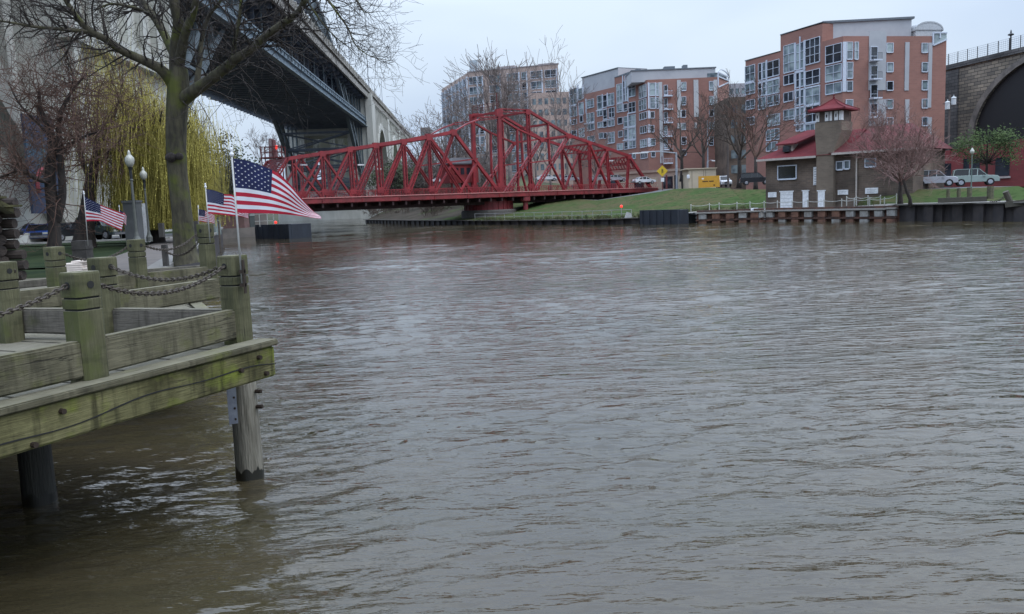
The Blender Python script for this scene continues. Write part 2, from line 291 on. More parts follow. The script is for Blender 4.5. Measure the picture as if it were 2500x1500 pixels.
# ================================================================== WATER
def make_water():
    r = np.random.default_rng(3)
    ny, nx = 1350, 860
    Y = [-1.5]; 
    yy = 2.5*np.exp(np.linspace(0, math.log(460/2.5), ny))
    T = np.linspace(-1, 1, nx); T = T*(.78+.22*np.abs(T))
    X = T[None, :]*(yy[:, None]*.80+5); YY = np.repeat(yy[:, None], nx, 1)
    sp = np.maximum(np.gradient(yy)[:, None], .0)+0*X; spx = (yy[:, None]*1.5+8)/nx
    cell = np.maximum(sp, spx)
    mod = np.zeros_like(X)
    for i in range(9):
        k = 2*math.pi/(r.uniform(9, 34)); a = r.uniform(0, 6.28); mod += np.sin(k*(X*math.cos(a)*.5+YY*math.sin(a)*1.3)+r.uniform(0, 6.28))
    mod = np.clip(.95+mod*.26, .3, 1.9)
    Z = np.zeros_like(X); DX = np.zeros_like(X); DY = np.zeros_like(X)
    for i in range(96):
        lam = .11*(2.2/.11)**r.random(); k = 2*math.pi/lam
        th = math.pi/2+.18+r.normal(0, .42)
        sl = .0240*(1.0 if lam < .9 else .6)
        a = sl/k; fade = np.clip((lam/cell-2.5)/3, 0, 1)*(mod if lam < 1.2 else 1)
        ph = k*(X*math.cos(th)+YY*math.sin(th))+r.uniform(0, 6.28)
        # local group envelope so crests come in short runs
        e1 = 2*math.pi/(lam*r.uniform(5, 9)); env = .6+.4*np.sin(e1*(X*math.cos(th+1.2)+YY*math.sin(th+1.2))+r.uniform(0, 6))
        A = a*fade*env
        Z += A*np.cos(ph); DX -= A*math.cos(th)*np.sin(ph)*.9; DY -= A*math.sin(th)*np.sin(ph)*.9
    for i in range(16):
        lam = 2.2*(7/2.2)**r.random(); k = 2*math.pi/lam; th = math.pi/2+r.normal(0, .3); far = np.clip((YY-14)/40, .15, 1)
        e1 = 2*math.pi/(lam*r.uniform(4, 8)); env = .5+.5*np.sin(e1*(X*math.cos(th+1.4)+YY*math.sin(th+1.4))+r.uniform(0, 6))
        Z += .0135/k*far*env*np.clip((lam/cell-2.2)/2, 0, 1)*np.cos(k*(X*math.cos(th)+YY*math.sin(th))+r.uniform(0, 6.28))*mod
    co = np.stack([X+DX, YY+DY, Z], -1).reshape(-1, 3).astype(np.float32)
    idx = np.arange(ny*nx).reshape(ny, nx)
    q = np.stack([idx[:-1, :-1], idx[:-1, 1:], idx[1:, 1:], idx[1:, :-1]], -1).reshape(-1, 4)
    me = bpy.data.meshes.new('water'); me.vertices.add(len(co)); me.vertices.foreach_set('co', co.ravel())
    me.loops.add(q.size); me.loops.foreach_set('vertex_index', q.ravel().astype(np.int32)); me.polygons.add(len(q))
    me.polygons.foreach_set('loop_start', np.arange(0, q.size, 4, dtype=np.int32)); me.polygons.foreach_set('loop_total', np.full(len(q), 4, dtype=np.int32))
    me.polygons.foreach_set('use_smooth', np.ones(len(q), dtype=bool)); me.update(calc_edges=True); me.validate()
    m = bpy.data.materials.new('muddy_river_water'); m.use_nodes = True; nt = m.node_tree; N = nt.nodes; L = nt.links; b = N['Principled BSDF']
    b.inputs['Roughness'].default_value = .03; b.inputs['IOR'].default_value = 1.5
    tc = N.new('ShaderNodeTexCoord')
    def noise(scale, st, det, rot=0):
        mp = N.new('ShaderNodeMapping'); mp.inputs['Scale'].default_value = st; mp.inputs['Rotation'].default_value = (0, 0, rot); L.new(tc.outputs['Object'], mp.inputs[0])
        n = N.new('ShaderNodeTexNoise'); n.inputs['Scale'].default_value = scale; n.inputs['Detail'].default_value = det; n.inputs['Roughness'].default_value = .5; L.new(mp.outputs[0], n.inputs[0]); return n
    n1 = noise(11.0, (.5, 1.4, 1), 3, .2); n2 = noise(2.6, (.38, 1.3, 1), 4, -.15); n3 = noise(.09, (.35, 1, 1), 4); n4 = noise(.25, (.3, 1.0, 1), 3, .1)
    wm = N.new('ShaderNodeMapRange'); wm.inputs[1].default_value = .38; wm.inputs[2].default_value = .66; wm.inputs[3].default_value = .03; wm.inputs[4].default_value = .5; L.new(n3.outputs['Fac'], wm.inputs[0])
    b1 = N.new('ShaderNodeBump'); b1.inputs['Distance'].default_value = .03; L.new(wm.outputs[0], b1.inputs['Strength']); L.new(n1.outputs['Fac'], b1.inputs['Height'])
    b2 = N.new('ShaderNodeBump'); b2.inputs['Distance'].default_value = .10; b2.inputs['Strength'].default_value = .55; L.new(n2.outputs['Fac'], b2.inputs['Height']); L.new(b1.outputs[0], b2.inputs['Normal'])
    sy = N.new('ShaderNodeSeparateXYZ'); L.new(tc.outputs['Object'], sy.inputs[0])
    calm = N.new('ShaderNodeMapRange'); calm.inputs[1].default_value = 26; calm.inputs[2].default_value = 88; calm.inputs[3].default_value = 1; calm.inputs[4].default_value = .22; L.new(sy.outputs['Y'], calm.inputs[0])
    m1 = N.new('ShaderNodeMath'); m1.operation = 'MULTIPLY'; L.new(wm.outputs[0], m1.inputs[0]); L.new(calm.outputs[0], m1.inputs[1]); L.new(m1.outputs[0], b1.inputs['Strength'])
    m2 = N.new('ShaderNodeMath'); m2.operation = 'MULTIPLY'; m2.inputs[1].default_value = .85; L.new(calm.outputs[0], m2.inputs[0]); L.new(m2.outputs[0], b2.inputs['Strength'])
    L.new(b2.outputs[0], b.inputs['Normal'])
    r1 = N.new('ShaderNodeValToRGB'); r1.color_ramp.elements[0].color = (.038, .033, .017, 1); r1.color_ramp.elements[1].color = (.056, .044, .026, 1); r1.color_ramp.elements[0].position = .35; r1.color_ramp.elements[1].position = .65
    L.new(n4.outputs['Fac'], r1.inputs[0]); L.new(r1.outputs[0], b.inputs['Base Color'])
    me.materials.append(m); o = bpy.data.objects.new('water', me); COL.objects.link(o); o['kind'] = 'structure'
make_water()
mb = MB(); mb.quad((-900, -60, -1.5), (900, -60, -1.5), (900, 1500, -1.5), (-900, 1500, -1.5)); struct('riverbed', mb, mat('river_mud', (.06, .05, .03)))

# ================================================================== RIGHT / FAR BANK TERRAIN
# columns: (px, waterline_y, wall top z, promenade back dist, slope back dist, slope top z)
EDGE = [(890, 545, .8, 3, 60, 8.0), (1000, 547, .75, 3, 45, 6.5), (1100, 548, .7, 3, 34, 4.6), (1200, 549, .7, 4, 44, 3.4), (1300, 549, .7, 4, 42, 4.0), (1450, 549, .75, 4, 42, 3.15), (1560, 548, .85, 4, 40, 3.7),
        (1656, 547, 1.1, 4, 36, 4.15), (1700, 545, 1.3, 4.5, 34, 4.5), (1800, 543, 1.35, 5.5, 28, 4.4), (1858, 542, 1.35, 6, 26, 4.2), (1866, 541.5, 1.35, 14, 26, 4.0), (2060, 541, 1.35, 14, 26, 3.6), (2165, 541, 1.4, 12, 24, 3.4), (2190, 541, 1.7, 3, 20, 3.2), (2300, 541, 1.7, 5, 18, 3.1), (2400, 541, 1.7, 6, 17, 3.05), (2500, 541, 1.7, 7, 16, 3.0), (2720, 541, 1.7, 8, 16, 3.0)]
EP = [G(a[0], a[1], 0) for a in EDGE]
def bank_dir(i):
    a = EP[max(i-1, 0)]; b = EP[min(i+1, len(EP)-1)]; d = (b-a).normalized(); n = Vector((d.y, -d.x, 0)); 
    return n if n.y > 0 else -n
rows = []
for i, (a, p) in enumerate(zip(EDGE, EP)):
    n = Vector((.12, 1, 0)).normalized()
    rows.append([p+n*.35+Vector((0, 0, a[2])), p+n*a[3]+Vector((0, 0, a[2]+.02)), p+n*lerp(a[3], a[4], .45)+Vector((0, 0, lerp(a[2], a[5], .42))), p+n*a[4]+Vector((0, 0, a[5])), p+n*(a[4]+40)+Vector((0, 0, a[5]+.3)), p+n*(a[4]+400)+Vector((0, 0, a[5]+1))])
def strip(name, j0, j1, m, kind='structure', sub=6, i0=0, i1=None, jit=.0):
    mb = MB(); rr = rows[i0:i1]
    for k in range(len(rr)-1):
        for s in range(sub):
            for j in range(j0, j1):
                q = [rr[k][j].lerp(rr[k+1][j], s/sub), rr[k][j].lerp(rr[k+1][j], (s+1)/sub), rr[k][j+1].lerp(rr[k+1][j+1], (s+1)/sub), rr[k][j+1].lerp(rr[k+1][j+1], s/sub)]
                mb.quad(*q)
    return struct(name, mb, m, kind)
strip('promenade', 0, 1, PAVE, i0=7); strip('grass_bank', 1, 3, GRASS, i0=2); strip('street', 3, 4, ASPH, i0=2); strip('far_ground', 4, 5, PAVE, i0=2)
strip('scrub_bank', 0, 3, SCRUB, i0=0, i1=3); strip('scrub_bank_top', 3, 5, SCRUB, i0=0, i1=3)
strip('grass_verge', 0, 1, GRASS, i0=2, i1=8)
def piling(name, i0, i1, mb_m, depth=.35, step=.9, z0=-1.2, cap=.12, label='', ztop=None):
    mb = MB(); pts = [EP[i] for i in range(i0, i1+1)]
    zs = [EDGE[i][2] for i in range(i0, i1+1)]; pos = 0; flip = 0; prev = None
    for k in range(len(pts)-1):
        a, b = pts[k], pts[k+1]; d = (b-a); Ln = d.length; d.normalize(); n = Vector((-d.y, d.x, 0)); n = n if n.y > 0 else -n; c = max(1, int(Ln/step))
        for s in range(c):
            q0 = a.lerp(b, s/c); q1 = a.lerp(b, (s+1)/c); z = lerp(zs[k], zs[k+1], s/c)-cap; w = .2*Ln/c
            o = 0 if s % 2 else depth
            A = q0+n*o; B = q1+n*o
            mb.quad((A.x, A.y, z0), (B.x, B.y, z0), (B.x, B.y, z), (A.x, A.y, z))
            C = q1+n*(depth-o); mb.quad((B.x, B.y, z0), (C.x, C.y, z0), (C.x, C.y, z), (B.x, B.y, z))
        zz = (zs[k]+zs[k+1])/2
        mb.beam((*(a+n*.1).xy, zs[k]-cap/2+.01), (*(b+n*.1).xy, zs[k+1]-cap/2+.01), .75, cap, m=1)
    o = obj(name, mb, mb_m); return tag(o, label, 'retaining wall')
piling('quay_wall', 14, 18, [SHEET, mat('grey_cap_timber', (.16, .15, .13))], label='tall dark corrugated sheet pile quay wall at the right edge')
piling('quay_wall', 0, 6, [SHEET, mat('dark_cap', (.09, .08, .07))], depth=.25, step=1.2, label='long low dark quay wall below the red swing bridge')
# crenellated rusty/white block wall between
mb = MB(); a, b = EP[8], EP[14]
seg = [EP[i] for i in range(8, 15)]
for k in range(len(seg)-1):
    A, B = seg[k], seg[k+1]; d = (B-A); Ln = d.length; d.normalize(); n = Vector((-d.y, d.x, 0)); n = n if n.y > 0 else -n; c = max(1, round(Ln/1.9))
    zt = EDGE[8+k][2]
    mb.beam((*(A+n*.5).xy, zt*.25-.2), (*(B+n*.5).xy, zt*.25-.2), .6, zt*.9+1.6, m=0)
    mb.beam((*(A+n*.2).xy, zt-.1), (*(B+n*.2).xy, zt-.1), 1.0, .16, m=2)
    for s in range(c):
        q = A.lerp(B, (s+.5)/c); w = .95
        for zc, hh, mm in ((zt-.55, .6, 3 if k > 3 else (1 if (s % 3) else 3)), (zt-1.35, .45, 1 if k < 3 else (3 if s % 2 else 1))):
            mb.beam((*(q-d*w/2-n*.02).xy, zc), (*(q+d*w/2-n*.02).xy, zc), .34, hh, m=mm)
    mb.beam((*(A-n*.0).xy, zt-.98), (*(B-n*.0).xy, zt-.98), .3, .18, m=0)
tag(obj('fender_wall', mb, [SHEETR, mat('rusty_block', (.20, .10, .065), (.10, .05, .035), rough=.9, scale=1.5), mat('pale_cap_concrete', (.30, .28, .25)), mat('whitish_block', (.33, .33, .31), (.2, .18, .16), rough=.9, scale=1.2)]), 'rusty quay wall faced with pale square fender blocks below the brown brick house', 'retaining wall')
# navy fender box and pale block
def fbox(name, px0, px1, yb, yt, m, label, depth=3.0, zb=-.8, group=None):
    a = G(px0, yb, 0); b = G(px1, yb-.5, 0); zt = P(px0, yt, a.y).z; mb = MB(); d = (b-a); L_ = d.length; d.normalize(); n = Vector((-d.y, d.x, 0)); n = n if n.y > 0 else -n
    c = int(L_/.55)
    for s in range(c):
        q0 = a.lerp(b, s/c); q1 = a.lerp(b, (s+1)/c)-d*.04
        o = n*(.06*(s % 2)); mb.hexa([(*(q0+o).xy, zb), (*(q1+o).xy, zb), (*(q1+n*.4).xy, zb), (*(q0+n*.4).xy, zb), (*(q0+o).xy, zt), (*(q1+o).xy, zt), (*(q1+n*.4).xy, zt), (*(q0+n*.4).xy, zt)])
    q0, q1 = a+n*.38, b+n*.38
    mb.hexa([(*q0.xy, zb), (*q1.xy, zb), (*(q1+n*depth).xy, zb), (*(q0+n*depth).xy, zb), (*q0.xy, zt-.05), (*q1.xy, zt-.05), (*(q1+n*depth).xy, zt-.05), (*(q0+n*depth).xy, zt-.05)])
    return tag(obj(name, mb, m), label, 'fender', group)
fbox('river_fender', 1562, 1655, 548.5, 514, NAVY, 'dark navy sheet metal fender box at the far bank below the grass', 1.6)
fbox('river_fender', 624, 707, 584, 549.5, NAVY, 'dark navy fender box standing in the river behind the largest flag', 3)
fbox('concrete_block', 1657, 1684, 544, 524, mat('pale_blue_grey_block', (.33, .36, .36), (.25, .27, .27)), 'pale blue grey concrete block beside the navy fender box', 1.2)

# ================================================================== OUR (LEFT) BANK: park
mb = MB(); SH = [(-60, -60), (-7.6, 3.0), (-9.2, 12.0), (-9.3, 20.5), (-12.0, 29), (-20, 55), (-33, 96), (-40, 112), (-70, 150), (-90, 200)]
sh = SH
for k in range(1, len(sh)-1):
    a = Vector((*sh[k], 0)); b = Vector((*sh[k+1], 0))
    mb.quad((a.x, a.y, 1.78), (b.x, b.y, 1.72), (-160, b.y+20, 1.6), (-160, a.y-20 if k == 1 else a.y+20, 1.6))
struct('park_lawn', mb, GRASSL)
mb = MB(); mp_ = [(-8.0, 7.5), (-9.6, 14), (-10.6, 22), (-13.6, 30), (-21.5, 56), (-34, 94), (-41.5, 110)]
for k in range(len(mp_)-1):
    a, b = mp_[k], mp_[k+1]; wa = .7+k*.3; wb = wa+.3
    mb.quad((a[0]+1.2, a[1], 1.80), (b[0]+1.2, b[1], 1.80), (b[0]-wb, b[1]+.8, 1.80), (a[0]-wa, a[1]+.8, 1.80))
struct('riverside_path', mb, mat('brown_grey_path', (.135, .115, .10), (.10, .088, .078), rough=.95, scale=1))
mb = MB(); mb.quad((-120, 63, 1.76), (-25, 63, 1.76), (-29, 80, 1.76), (-120, 80, 1.76)); struct('parking_lot', mb, ASPH)
mb = MB(); mb.beam((-120, 61.6, 1.80), (-24.6, 61.6, 1.80), .5, .16); struct('kerb', mb, mat('pale_kerb', (.40, .39, .36)))
# shoreline wall of the left bank
mb = MB()
for k in range(1, len(sh)-1):
    a, b = sh[k], sh[k+1]; mb.beam((a[0]+.2, a[1], .3), (b[0]+.2, b[1], .3), .4, 3.0, m=0); mb.beam((a[0]+.25, a[1], 1.86), (b[0]+.25, b[1], 1.86), .6, .14, m=1)
tag(obj('quay_wall', mb, [SHEET, mat('white_weathered_cap', (.20, .19, .17))]), 'dark timber bulkhead with pale cap along the left park shore', 'retaining wall')
# far hill + scrub beyond swing bridge
mb = MB(); hp = [(-330, 420, 20), (-220, 400, 15), (-150, 380, 16), (-115, 400, 15), (-75, 420, 14), (-45, 375, 15), (-20, 262, 13), (15, 268, 11), (60, 300, 9)]
for k in range(len(hp)-1):
    a, b = hp[k], hp[k+1]
    for (f0, f1) in ((0, .5), (.5, 1)):
        def hpnt(q, f): return (q[0]*(1+.0*f), q[1]-(1-f)*70*(1 if q[0] < -60 else .4), -1+(q[2]+1)*f**.8)
        mb.quad(hpnt(a, f0), hpnt(b, f0), hpnt(b, f1), hpnt(a, f1))
    mb.quad((a[0], a[1], a[2]), (b[0], b[1], b[2]), (b[0]*1.3, b[1]+500, b[2]), (a[0]*1.3, a[1]+500, a[2]))
struct('far_hill', mb, mat('far_scrub_hill', (.10, .098, .06), (.06, .062, .04), rough=1, scale=.06, detail=9, moss=((.075, .12, .04), .03, .55)))
mb = MB(); mb.quad((-900, 420, 3), (900, 420, 3), (1800, 3000, 3), (-1800, 3000, 3)); struct('horizon_ground', mb, SCRUB)

# ================================================================== FOREGROUND DOCK
u1 = Vector((-.404, -.915, 0)).normalized(); u2 = Vector((-.915, .404, 0)).normalized()   # front edge dir (to the viewer), back edge dir
DZ = 1.9
def aligned(name, p0, p1, w, h, m, parent=None, bev=.015, zoff=0, cracks=0):
    """timber whose local X runs along its length, so grain follows it"""
    p0 = Vector(p0); p1 = Vector(p1); d = p1-p0; Ln = d.length; bm = bmesh.new(); bmesh.ops.create_cube(bm, size=1)
    for v in bm.verts: v.co = Vector((v.co.x*Ln+Ln/2, v.co.y*w, v.co.z*h))
    bmesh.ops.bevel(bm, geom=bm.edges[:], offset=bev, segments=2, affect='EDGES')
    me = bpy.data.meshes.new(name); bm.to_mesh(me); bm.free(); me.materials.append(m)
    o = bpy.data.objects.new(name, me); COL.objects.link(o)
    x = d.normalized(); z = Vector((0, 0, 1)); y = z.cross(x).normalized(); z = x.cross(y)
    M = Matrix((x, y, z)).transposed().to_4x4(); M.translation = p0
    if parent: o.parent = parent; M.translation = p0-ORI[parent.name]; ORI[o.name] = Vector(p0)
    o.matrix_local = M if parent else M
    if not parent: o.matrix_world = M
    return o
tip = Vector((-2.85, 9.95, DZ)); 
dock = thing('wooden_dock', 'mossy timber dock with plank deck and heavy edge beam over the river', 'dock', (-5, 8, 0))
back = tip+u1*9.0
aligned('edge_beam', tip-Vector((0, 0, .27))+u2*.10, back-Vector((0, 0, .24))+u2*.10, .16, .37, WOODB, dock, .02)
aligned('edge_beam', tip+u1*.05-Vector((0, 0, .30))+u2*.24, tip+u1*.05-Vector((0, 0, .30))+u2*9, .42, .16, WOOD, dock, .02).rotation_euler
aligned('edge_plank', tip-Vector((0, 0, .045))+u2*.13-u1*.03, back-Vector((0, 0, .045))+u2*.13, .30, .07, WOOD, dock, .012)
mb = MB()
for i in range(44):
    a = tip+u1*(.02+i*.205)+u2*.29; b = a+u2*8.0
    mb.beam((a.x, a.y, DZ-.09+.004*(i % 3)), (b.x, b.y, DZ-.09+.004*(i % 3)), .19, .05)
obj('deck_planks', mb, WOODG, dock)
mb = MB()
for (s, dz) in ((.30, -.18), (.62, -.27), (.20, -.39), (2.9, -.18), (3.2, -.40)):
    q = tip+u1*s+Vector((0, 0, dz)); n = -u2; mb.tube([q+n*-.02, q+n*.025], .027, 8, cap=True)
pieces(obj('bolt', mb, BOLT, dock))
# split line in edge beam
mb = MB(); pr = None
for i in range(60):
    s = i*.15; z = DZ-.26+.05*math.sin(s*1.3)+.02*math.sin(s*4)-.05+.006*s
    q = tip+u1*s+Vector((0, 0, z-DZ))-u2*-.017
    if pr: mb.beam(pr, q, .006, .008+.006*abs(math.sin(s*2.2)))
    pr = q
obj('crack', mb, DARK, dock)
def pile(px, py, r, ztop, label, pl=None, dark=False):
    b = G(px, py, 0); t = thing('timber_pile', label, 'pile', (b.x, b.y, 0))
    mb = MB(); prof = [(r*1.06, -1.5), (r*1.06, 0), (r*1.03, ztop*.5), (r, ztop)]; mb.lathe((b.x, b.y, 0), prof, 28)
    PM = mat('grey_pile_timber', (.20, .185, .145), (.10, .092, .068), rough=.9, scale=3, stretch=(5, 5, .5), bump=.5, moss=((.07, .075, .05), 1.2, .6)) if not dark else mat('shaded_pile_timber', (.035, .034, .026), (.016, .016, .013), rough=.7, scale=3, stretch=(5, 5, .5), bump=.5)  # dark variant carries the shade under the dock in its colour
    obj('shaft', mb, PM, t, smooth=True)
    mb = MB(); n = 40; wet = [.10+.05*abs(math.sin(i*1.7))+.03*math.sin(i*5.1) for i in range(n)]
    for i in range(n):
        a0, a1 = 2*math.pi*i/n, 2*math.pi*(i+1)/n; rr = r*1.075
        mb.quad((b.x+rr*math.cos(a0), b.y+rr*math.sin(a0), -.6), (b.x+rr*math.cos(a1), b.y+rr*math.sin(a1), -.6), (b.x+rr*math.cos(a1), b.y+rr*math.sin(a1), wet[(i+1) % n]), (b.x+rr*math.cos(a0), b.y+rr*math.sin(a0), wet[i]))
    obj('wet_band', mb, mat('wet_black_algae', (.016, .015, .01), rough=.35), t)
    if pl:
        a = math.atan2(-b.y, -b.x); mb = MB(); mb2 = MB(); x = Vector((-math.sin(a), math.cos(a), 0)); f = Vector((math.cos(a), math.sin(a), 0)); c = Vector((b.x, b.y, 0))
        e = c-x*(r*.72)+f*(r*.80)
        mb.beam((*e.xy, ztop-.62), (*e.xy, ztop+.02), .13, .02, up=tuple(f)); mb.beam((*(e-x*.07).xy, ztop-.62), (*(e-x*.07).xy, ztop+.02), .02, .12, up=tuple(f))
        for i in range(4):
            q = e+f*.012+Vector((.0, 0, ztop-.14-i*.14)); mb2.tube([q, q+f*.02], .014, 8)
        for i in range(2):
            q = c+x*(r*.9)+f*r*.55+Vector((0, 0, ztop-.24-i*.2)); mb2.tube([q, q+x*.07+f*.04], .028, 6)
        obj('steel_bracket', mb, ALU, t); pieces(obj('bolt', mb2, BOLT, t))
    return t
pile(611, 1165, .165, 1.38, 'round grey timber pile with steel bracket under the dock corner', True)
q_ = tip+u1*4.55+u2*.35
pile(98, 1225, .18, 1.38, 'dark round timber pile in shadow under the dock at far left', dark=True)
for k, s in enumerate((7.0,)):
    pass
# posts ------------------------------------------------------------
def post_proto():
    t = thing('fence_post', 'x', 'fence post', (0, 0, 0), 'timber chain fence posts along the dock')
    w = .135; hgt = 1.02
    mb = MB()
    def oct_(w, z, c=.035): return [(-w+c, -w, z), (w-c, -w, z), (w, -w+c, z), (w, w-c, z), (w-c, w, z), (-w+c, w, z), (-w, w-c, z), (-w, -w+c, z)]
    zs = [(w*.98, -.3), (w, 0), (w, .655), (w*.90, .66), (w*.90, .675), (w*1.0, .68), (w*1.0, .765), (w*.90, .77), (w*.90, .785), (w*1.03, .79), (w*1.03, 1.0), (w*.99, 1.02)]
    base = 0
    for i, (ww, z) in enumerate(zs): mb.v += oct_(ww, z)
    for i in range(len(zs)-1):
        for j in range(8):
            mb.f.append((i*8+j, i*8+(j+1) % 8, (i+1)*8+(j+1) % 8, (i+1)*8+j)); mb.m.append(1 if i in (3, 7) else 0)
    n = (len(zs)-1)*8; mb.f.append(tuple(n+j for j in range(8))); mb.m.append(0)
    obj('post', mb, [WOODP, DARK], t)
    mb = MB()
    for ax in (0, 1):
        for sgn in (-1, 1):
            d = Vector((sgn, 0, 0)) if ax == 0 else Vector((0, sgn, 0)); c = Vector((0, 0, .90))+d*(w*1.02)
            mb.tube([c+d*.001, c+d*.006], .036, 14)
    obj('chain_hole', mb, DARK, t)
    return t
proto = post_proto()
ang = math.atan2(u1.y, u1.x)
PL = {}
def ppos(px, ytop, Y, h=1.02):
    p = P(px, ytop, Y); return Vector((p.x, p.y, p.z-h))
posts = [('A', 566, 624, 10.05, .0, 'mossy fence post at the dock corner with the largest flag'),
         ('B', 193, 664, 7.95, .0, 'nearest chunky fence post left of the dock corner, with chain hole'),
         ('C', 248, 629, 10.75, .0, 'fence post just behind the nearest post, beside the white board stack'),
         ('D', 4, 640, 11.0, .0, 'fence post cut by the left edge of the picture'),
         ('G', 131, 603, 15.0, .0, 'fence post standing in front of the lawn below the small bare tree'),
         ('E', 331, 585, 17.0, .0, 'fence post below the nearest lamp post, with two grooves'),
         ('F', 500, 547, 18.8, .25, 'tall fence post carrying the second flag at the river edge')]
first = True
for k, px, yt, Y, ex, lab in posts:
    q = ppos(px, yt, Y, 1.02+ex); PL[k] = q
    t = proto if first else dup(proto); first = False
    t['label'] = lab; t.location = q; t.rotation_euler = (0, 0, ang+rng.uniform(-.05, .05)); 
    if ex: t.scale = (1.05, 1.05, (1.02+ex)/1.02)
# rails ------------------------------------------------------------
def rail(a, b, z, w, h, label, m=WOOD, group='low timber kerb rails between the fence posts'):
    o = aligned('kerb_rail', (a[0], a[1], z), (b[0], b[1], z), w, h, m, None, .02); tag(o, label, 'rail', group); return o
A_, B_, C_, D_, E_, F_, G_ = [PL[k] for k in 'ABCDEFG']
ra = A_+u1*.05-u2*.02; rb = B_-u1*.12-u2*.02
rail((ra.x, ra.y), (rb.x, rb.y), DZ+.195, .14, .35, 'mossy kerb rail between the corner post and the nearest post')
rc = B_+u1*.12-u2*.02; rd = rc+u1*5
rail((rc.x, rc.y), (rd.x, rd.y), DZ+.195, .14, .35, 'kerb rail running from the nearest post out of the picture at lower left')
re_ = A_+u2*.05; 
rail((re_.x, re_.y), (C_.x+.1, C_.y), DZ+.19, .16, .33, 'weathered kerb rail between the corner post and the post behind it', WOODG)
rail((C_.x-.1, C_.y+.05), (D_.x-1.2, D_.y+.6), DZ+.19, .16, .33, 'weathered kerb rail behind the nearest post, leading to the left edge', WOODG)
p_a = P(240, 735, 13.2); p_b = P(528, 708, 15.5)
rail(p_a.xy, p_b.xy, 2.04, .2, .36, 'long timber rail with dark water gap beneath it')
p_a = P(30, 705, 13.8); p_b = P(150, 700, 14.5)
rail(p_a.xy, p_b.xy, 2.1, .18, .34, 'short stained rail left of the nearest post, below the sagging chain')
p_a = P(258, 690, 16.4); p_b = P(505, 668, 18.4)
rail(p_a.xy, p_b.xy, 2.12, .16, .30, 'timber rail joining the tall flag post to the post below the lamp')
p_a = P(345, 655, 19.8); p_b = P(500, 648, 20.5)
rail(p_a.xy, p_b.xy, 2.08, .16, .2, 'farthest grey rail in front of the big tree trunk', WOODG)
p_a = P(30, 662, 18.8); p_b = P(420, 652, 22)
rail(p_a.xy, p_b.xy, 2.0, .25, .16, 'pale grey kerb timber along the lawn edge', WOODG)
# second deck behind the first
mb = MB()
for i in range(40):
    a = Vector((-5.2, 13.6, 0))+Vector((-.12, .25, 0))*i*1.0; b = a+Vector((-9, -1.2, 0)); mb.beam((a.x, a.y, DZ-.07), (b.x, b.y, DZ-.07), .255, .05)
tag(obj('boardwalk', mb, WOODG), 'grey plank boardwalk behind the corner dock', 'boardwalk')
mb = MB(); mb.beam((-4.95, 13.5, DZ-.3), (-9.4, 22.6, DZ-.3), .2, .5)
o = tag(obj('dock_beam', mb, WOOD), 'dark edge beam of the boardwalk facing the river', 'beam')
# chains -----------------------------------------------------------
def chain(a, b, sag, label, link=.062, rad=.009, yaw=0):
    mb = MB(); a = Vector(a); b = Vector(b); Ln = (b-a).length*1.05; n = max(6, int(Ln/(link*.78))); pts = []
    for i in range(n+1):
        t = i/n; p = a.lerp(b, t); p.z -= sag*4*t*(1-t); pts.append(p)
    for i in range(n):
        c = (pts[i]+pts[i+1])/2; d = (pts[i+1]-pts[i]).normalized(); s = d.cross(Vector((0, 0, 1))).normalized(); up = s.cross(d)
        x = s if i % 2 else up; ring = []
        for k in range(9):
            an = 2*math.pi*k/8; ring.append(c+d*math.cos(an)*link*.58+x*math.sin(an)*link*.33)
        mb.tube(ring, rad, 5, cap=False)
    return tag(obj('chain', mb, RUST), label, 'chain', 'rusty chains hung between the fence posts')
def hole(p, dz=.90): return Vector((p.x, p.y, p.z+dz))
tA = hole(A_)
chain(hole(C_)-u2*.15, tA+u2*.15+u1*0, .17, 'rusty chain from the post beside the white boards to the corner post')
chain(hole(B_)-u1*.15, tA+u1*.15, .20, 'nearer rusty chain between the nearest post and the corner post')
chain(hole(B_)+u1*.15, hole(B_)+u1*2.6, .22, 'rusty chain dropping from the nearest post to the lower left edge')
chain(hole(D_)+Vector((.16, 0, 0)), hole(G_)+Vector((.3, -3.9, 0)), .16, 'rusty chain hanging beside the post at the left edge')
chain(hole(E_)+Vector((.15, 0, 0)), hole(F_, 1.1)-Vector((.15, 0, 0)), .22, 'rusty chain from the post below the lamp to the tall flag post')
chain(hole(E_)-Vector((.15, 0, 0)), hole(G_)+Vector((.15, 0, 0)), .2, 'rusty chain across the lawn between two mossy posts', rad=.008)
# small dark posts and far chain
def small_post(px, yt, yb, Y, w, label):
    a = P(px, yt, Y); b = P(px, yb, Y); mb = MB(); mb.box(a.x-w, Y-w, b.z-.1, a.x+w, Y+w, a.z); mb.box(a.x-w*1.08, Y-w*1.08, a.z-w*1.2, a.x+w*1.08, Y+w*1.08, a.z-w*.9)
    return tag(obj('bollard', mb, mat('dark_bollard_timber', (.06, .055, .048), (.035, .032, .028), rough=.9)), label, 'bollard', 'small dark posts along the path')
small_post(401, 598, 642, 25, .07, 'thin dark post between the sagging chains left of the big trunk')
small_post(199, 588, 630, 24, .2, 'dark post carrying the left flag on the lawn')
small_post(393, 545, 575, 45, .12, 'small grey post beside the path right of the lamps')
small_post(478, 540, 585, 40, .10, 'dark post just right of the big tree trunk')
fc = P(401, 612, 25); chain(fc, P(485, 590, 24), .25, 'thin rusty chain right of the thin dark post', .09, .012)
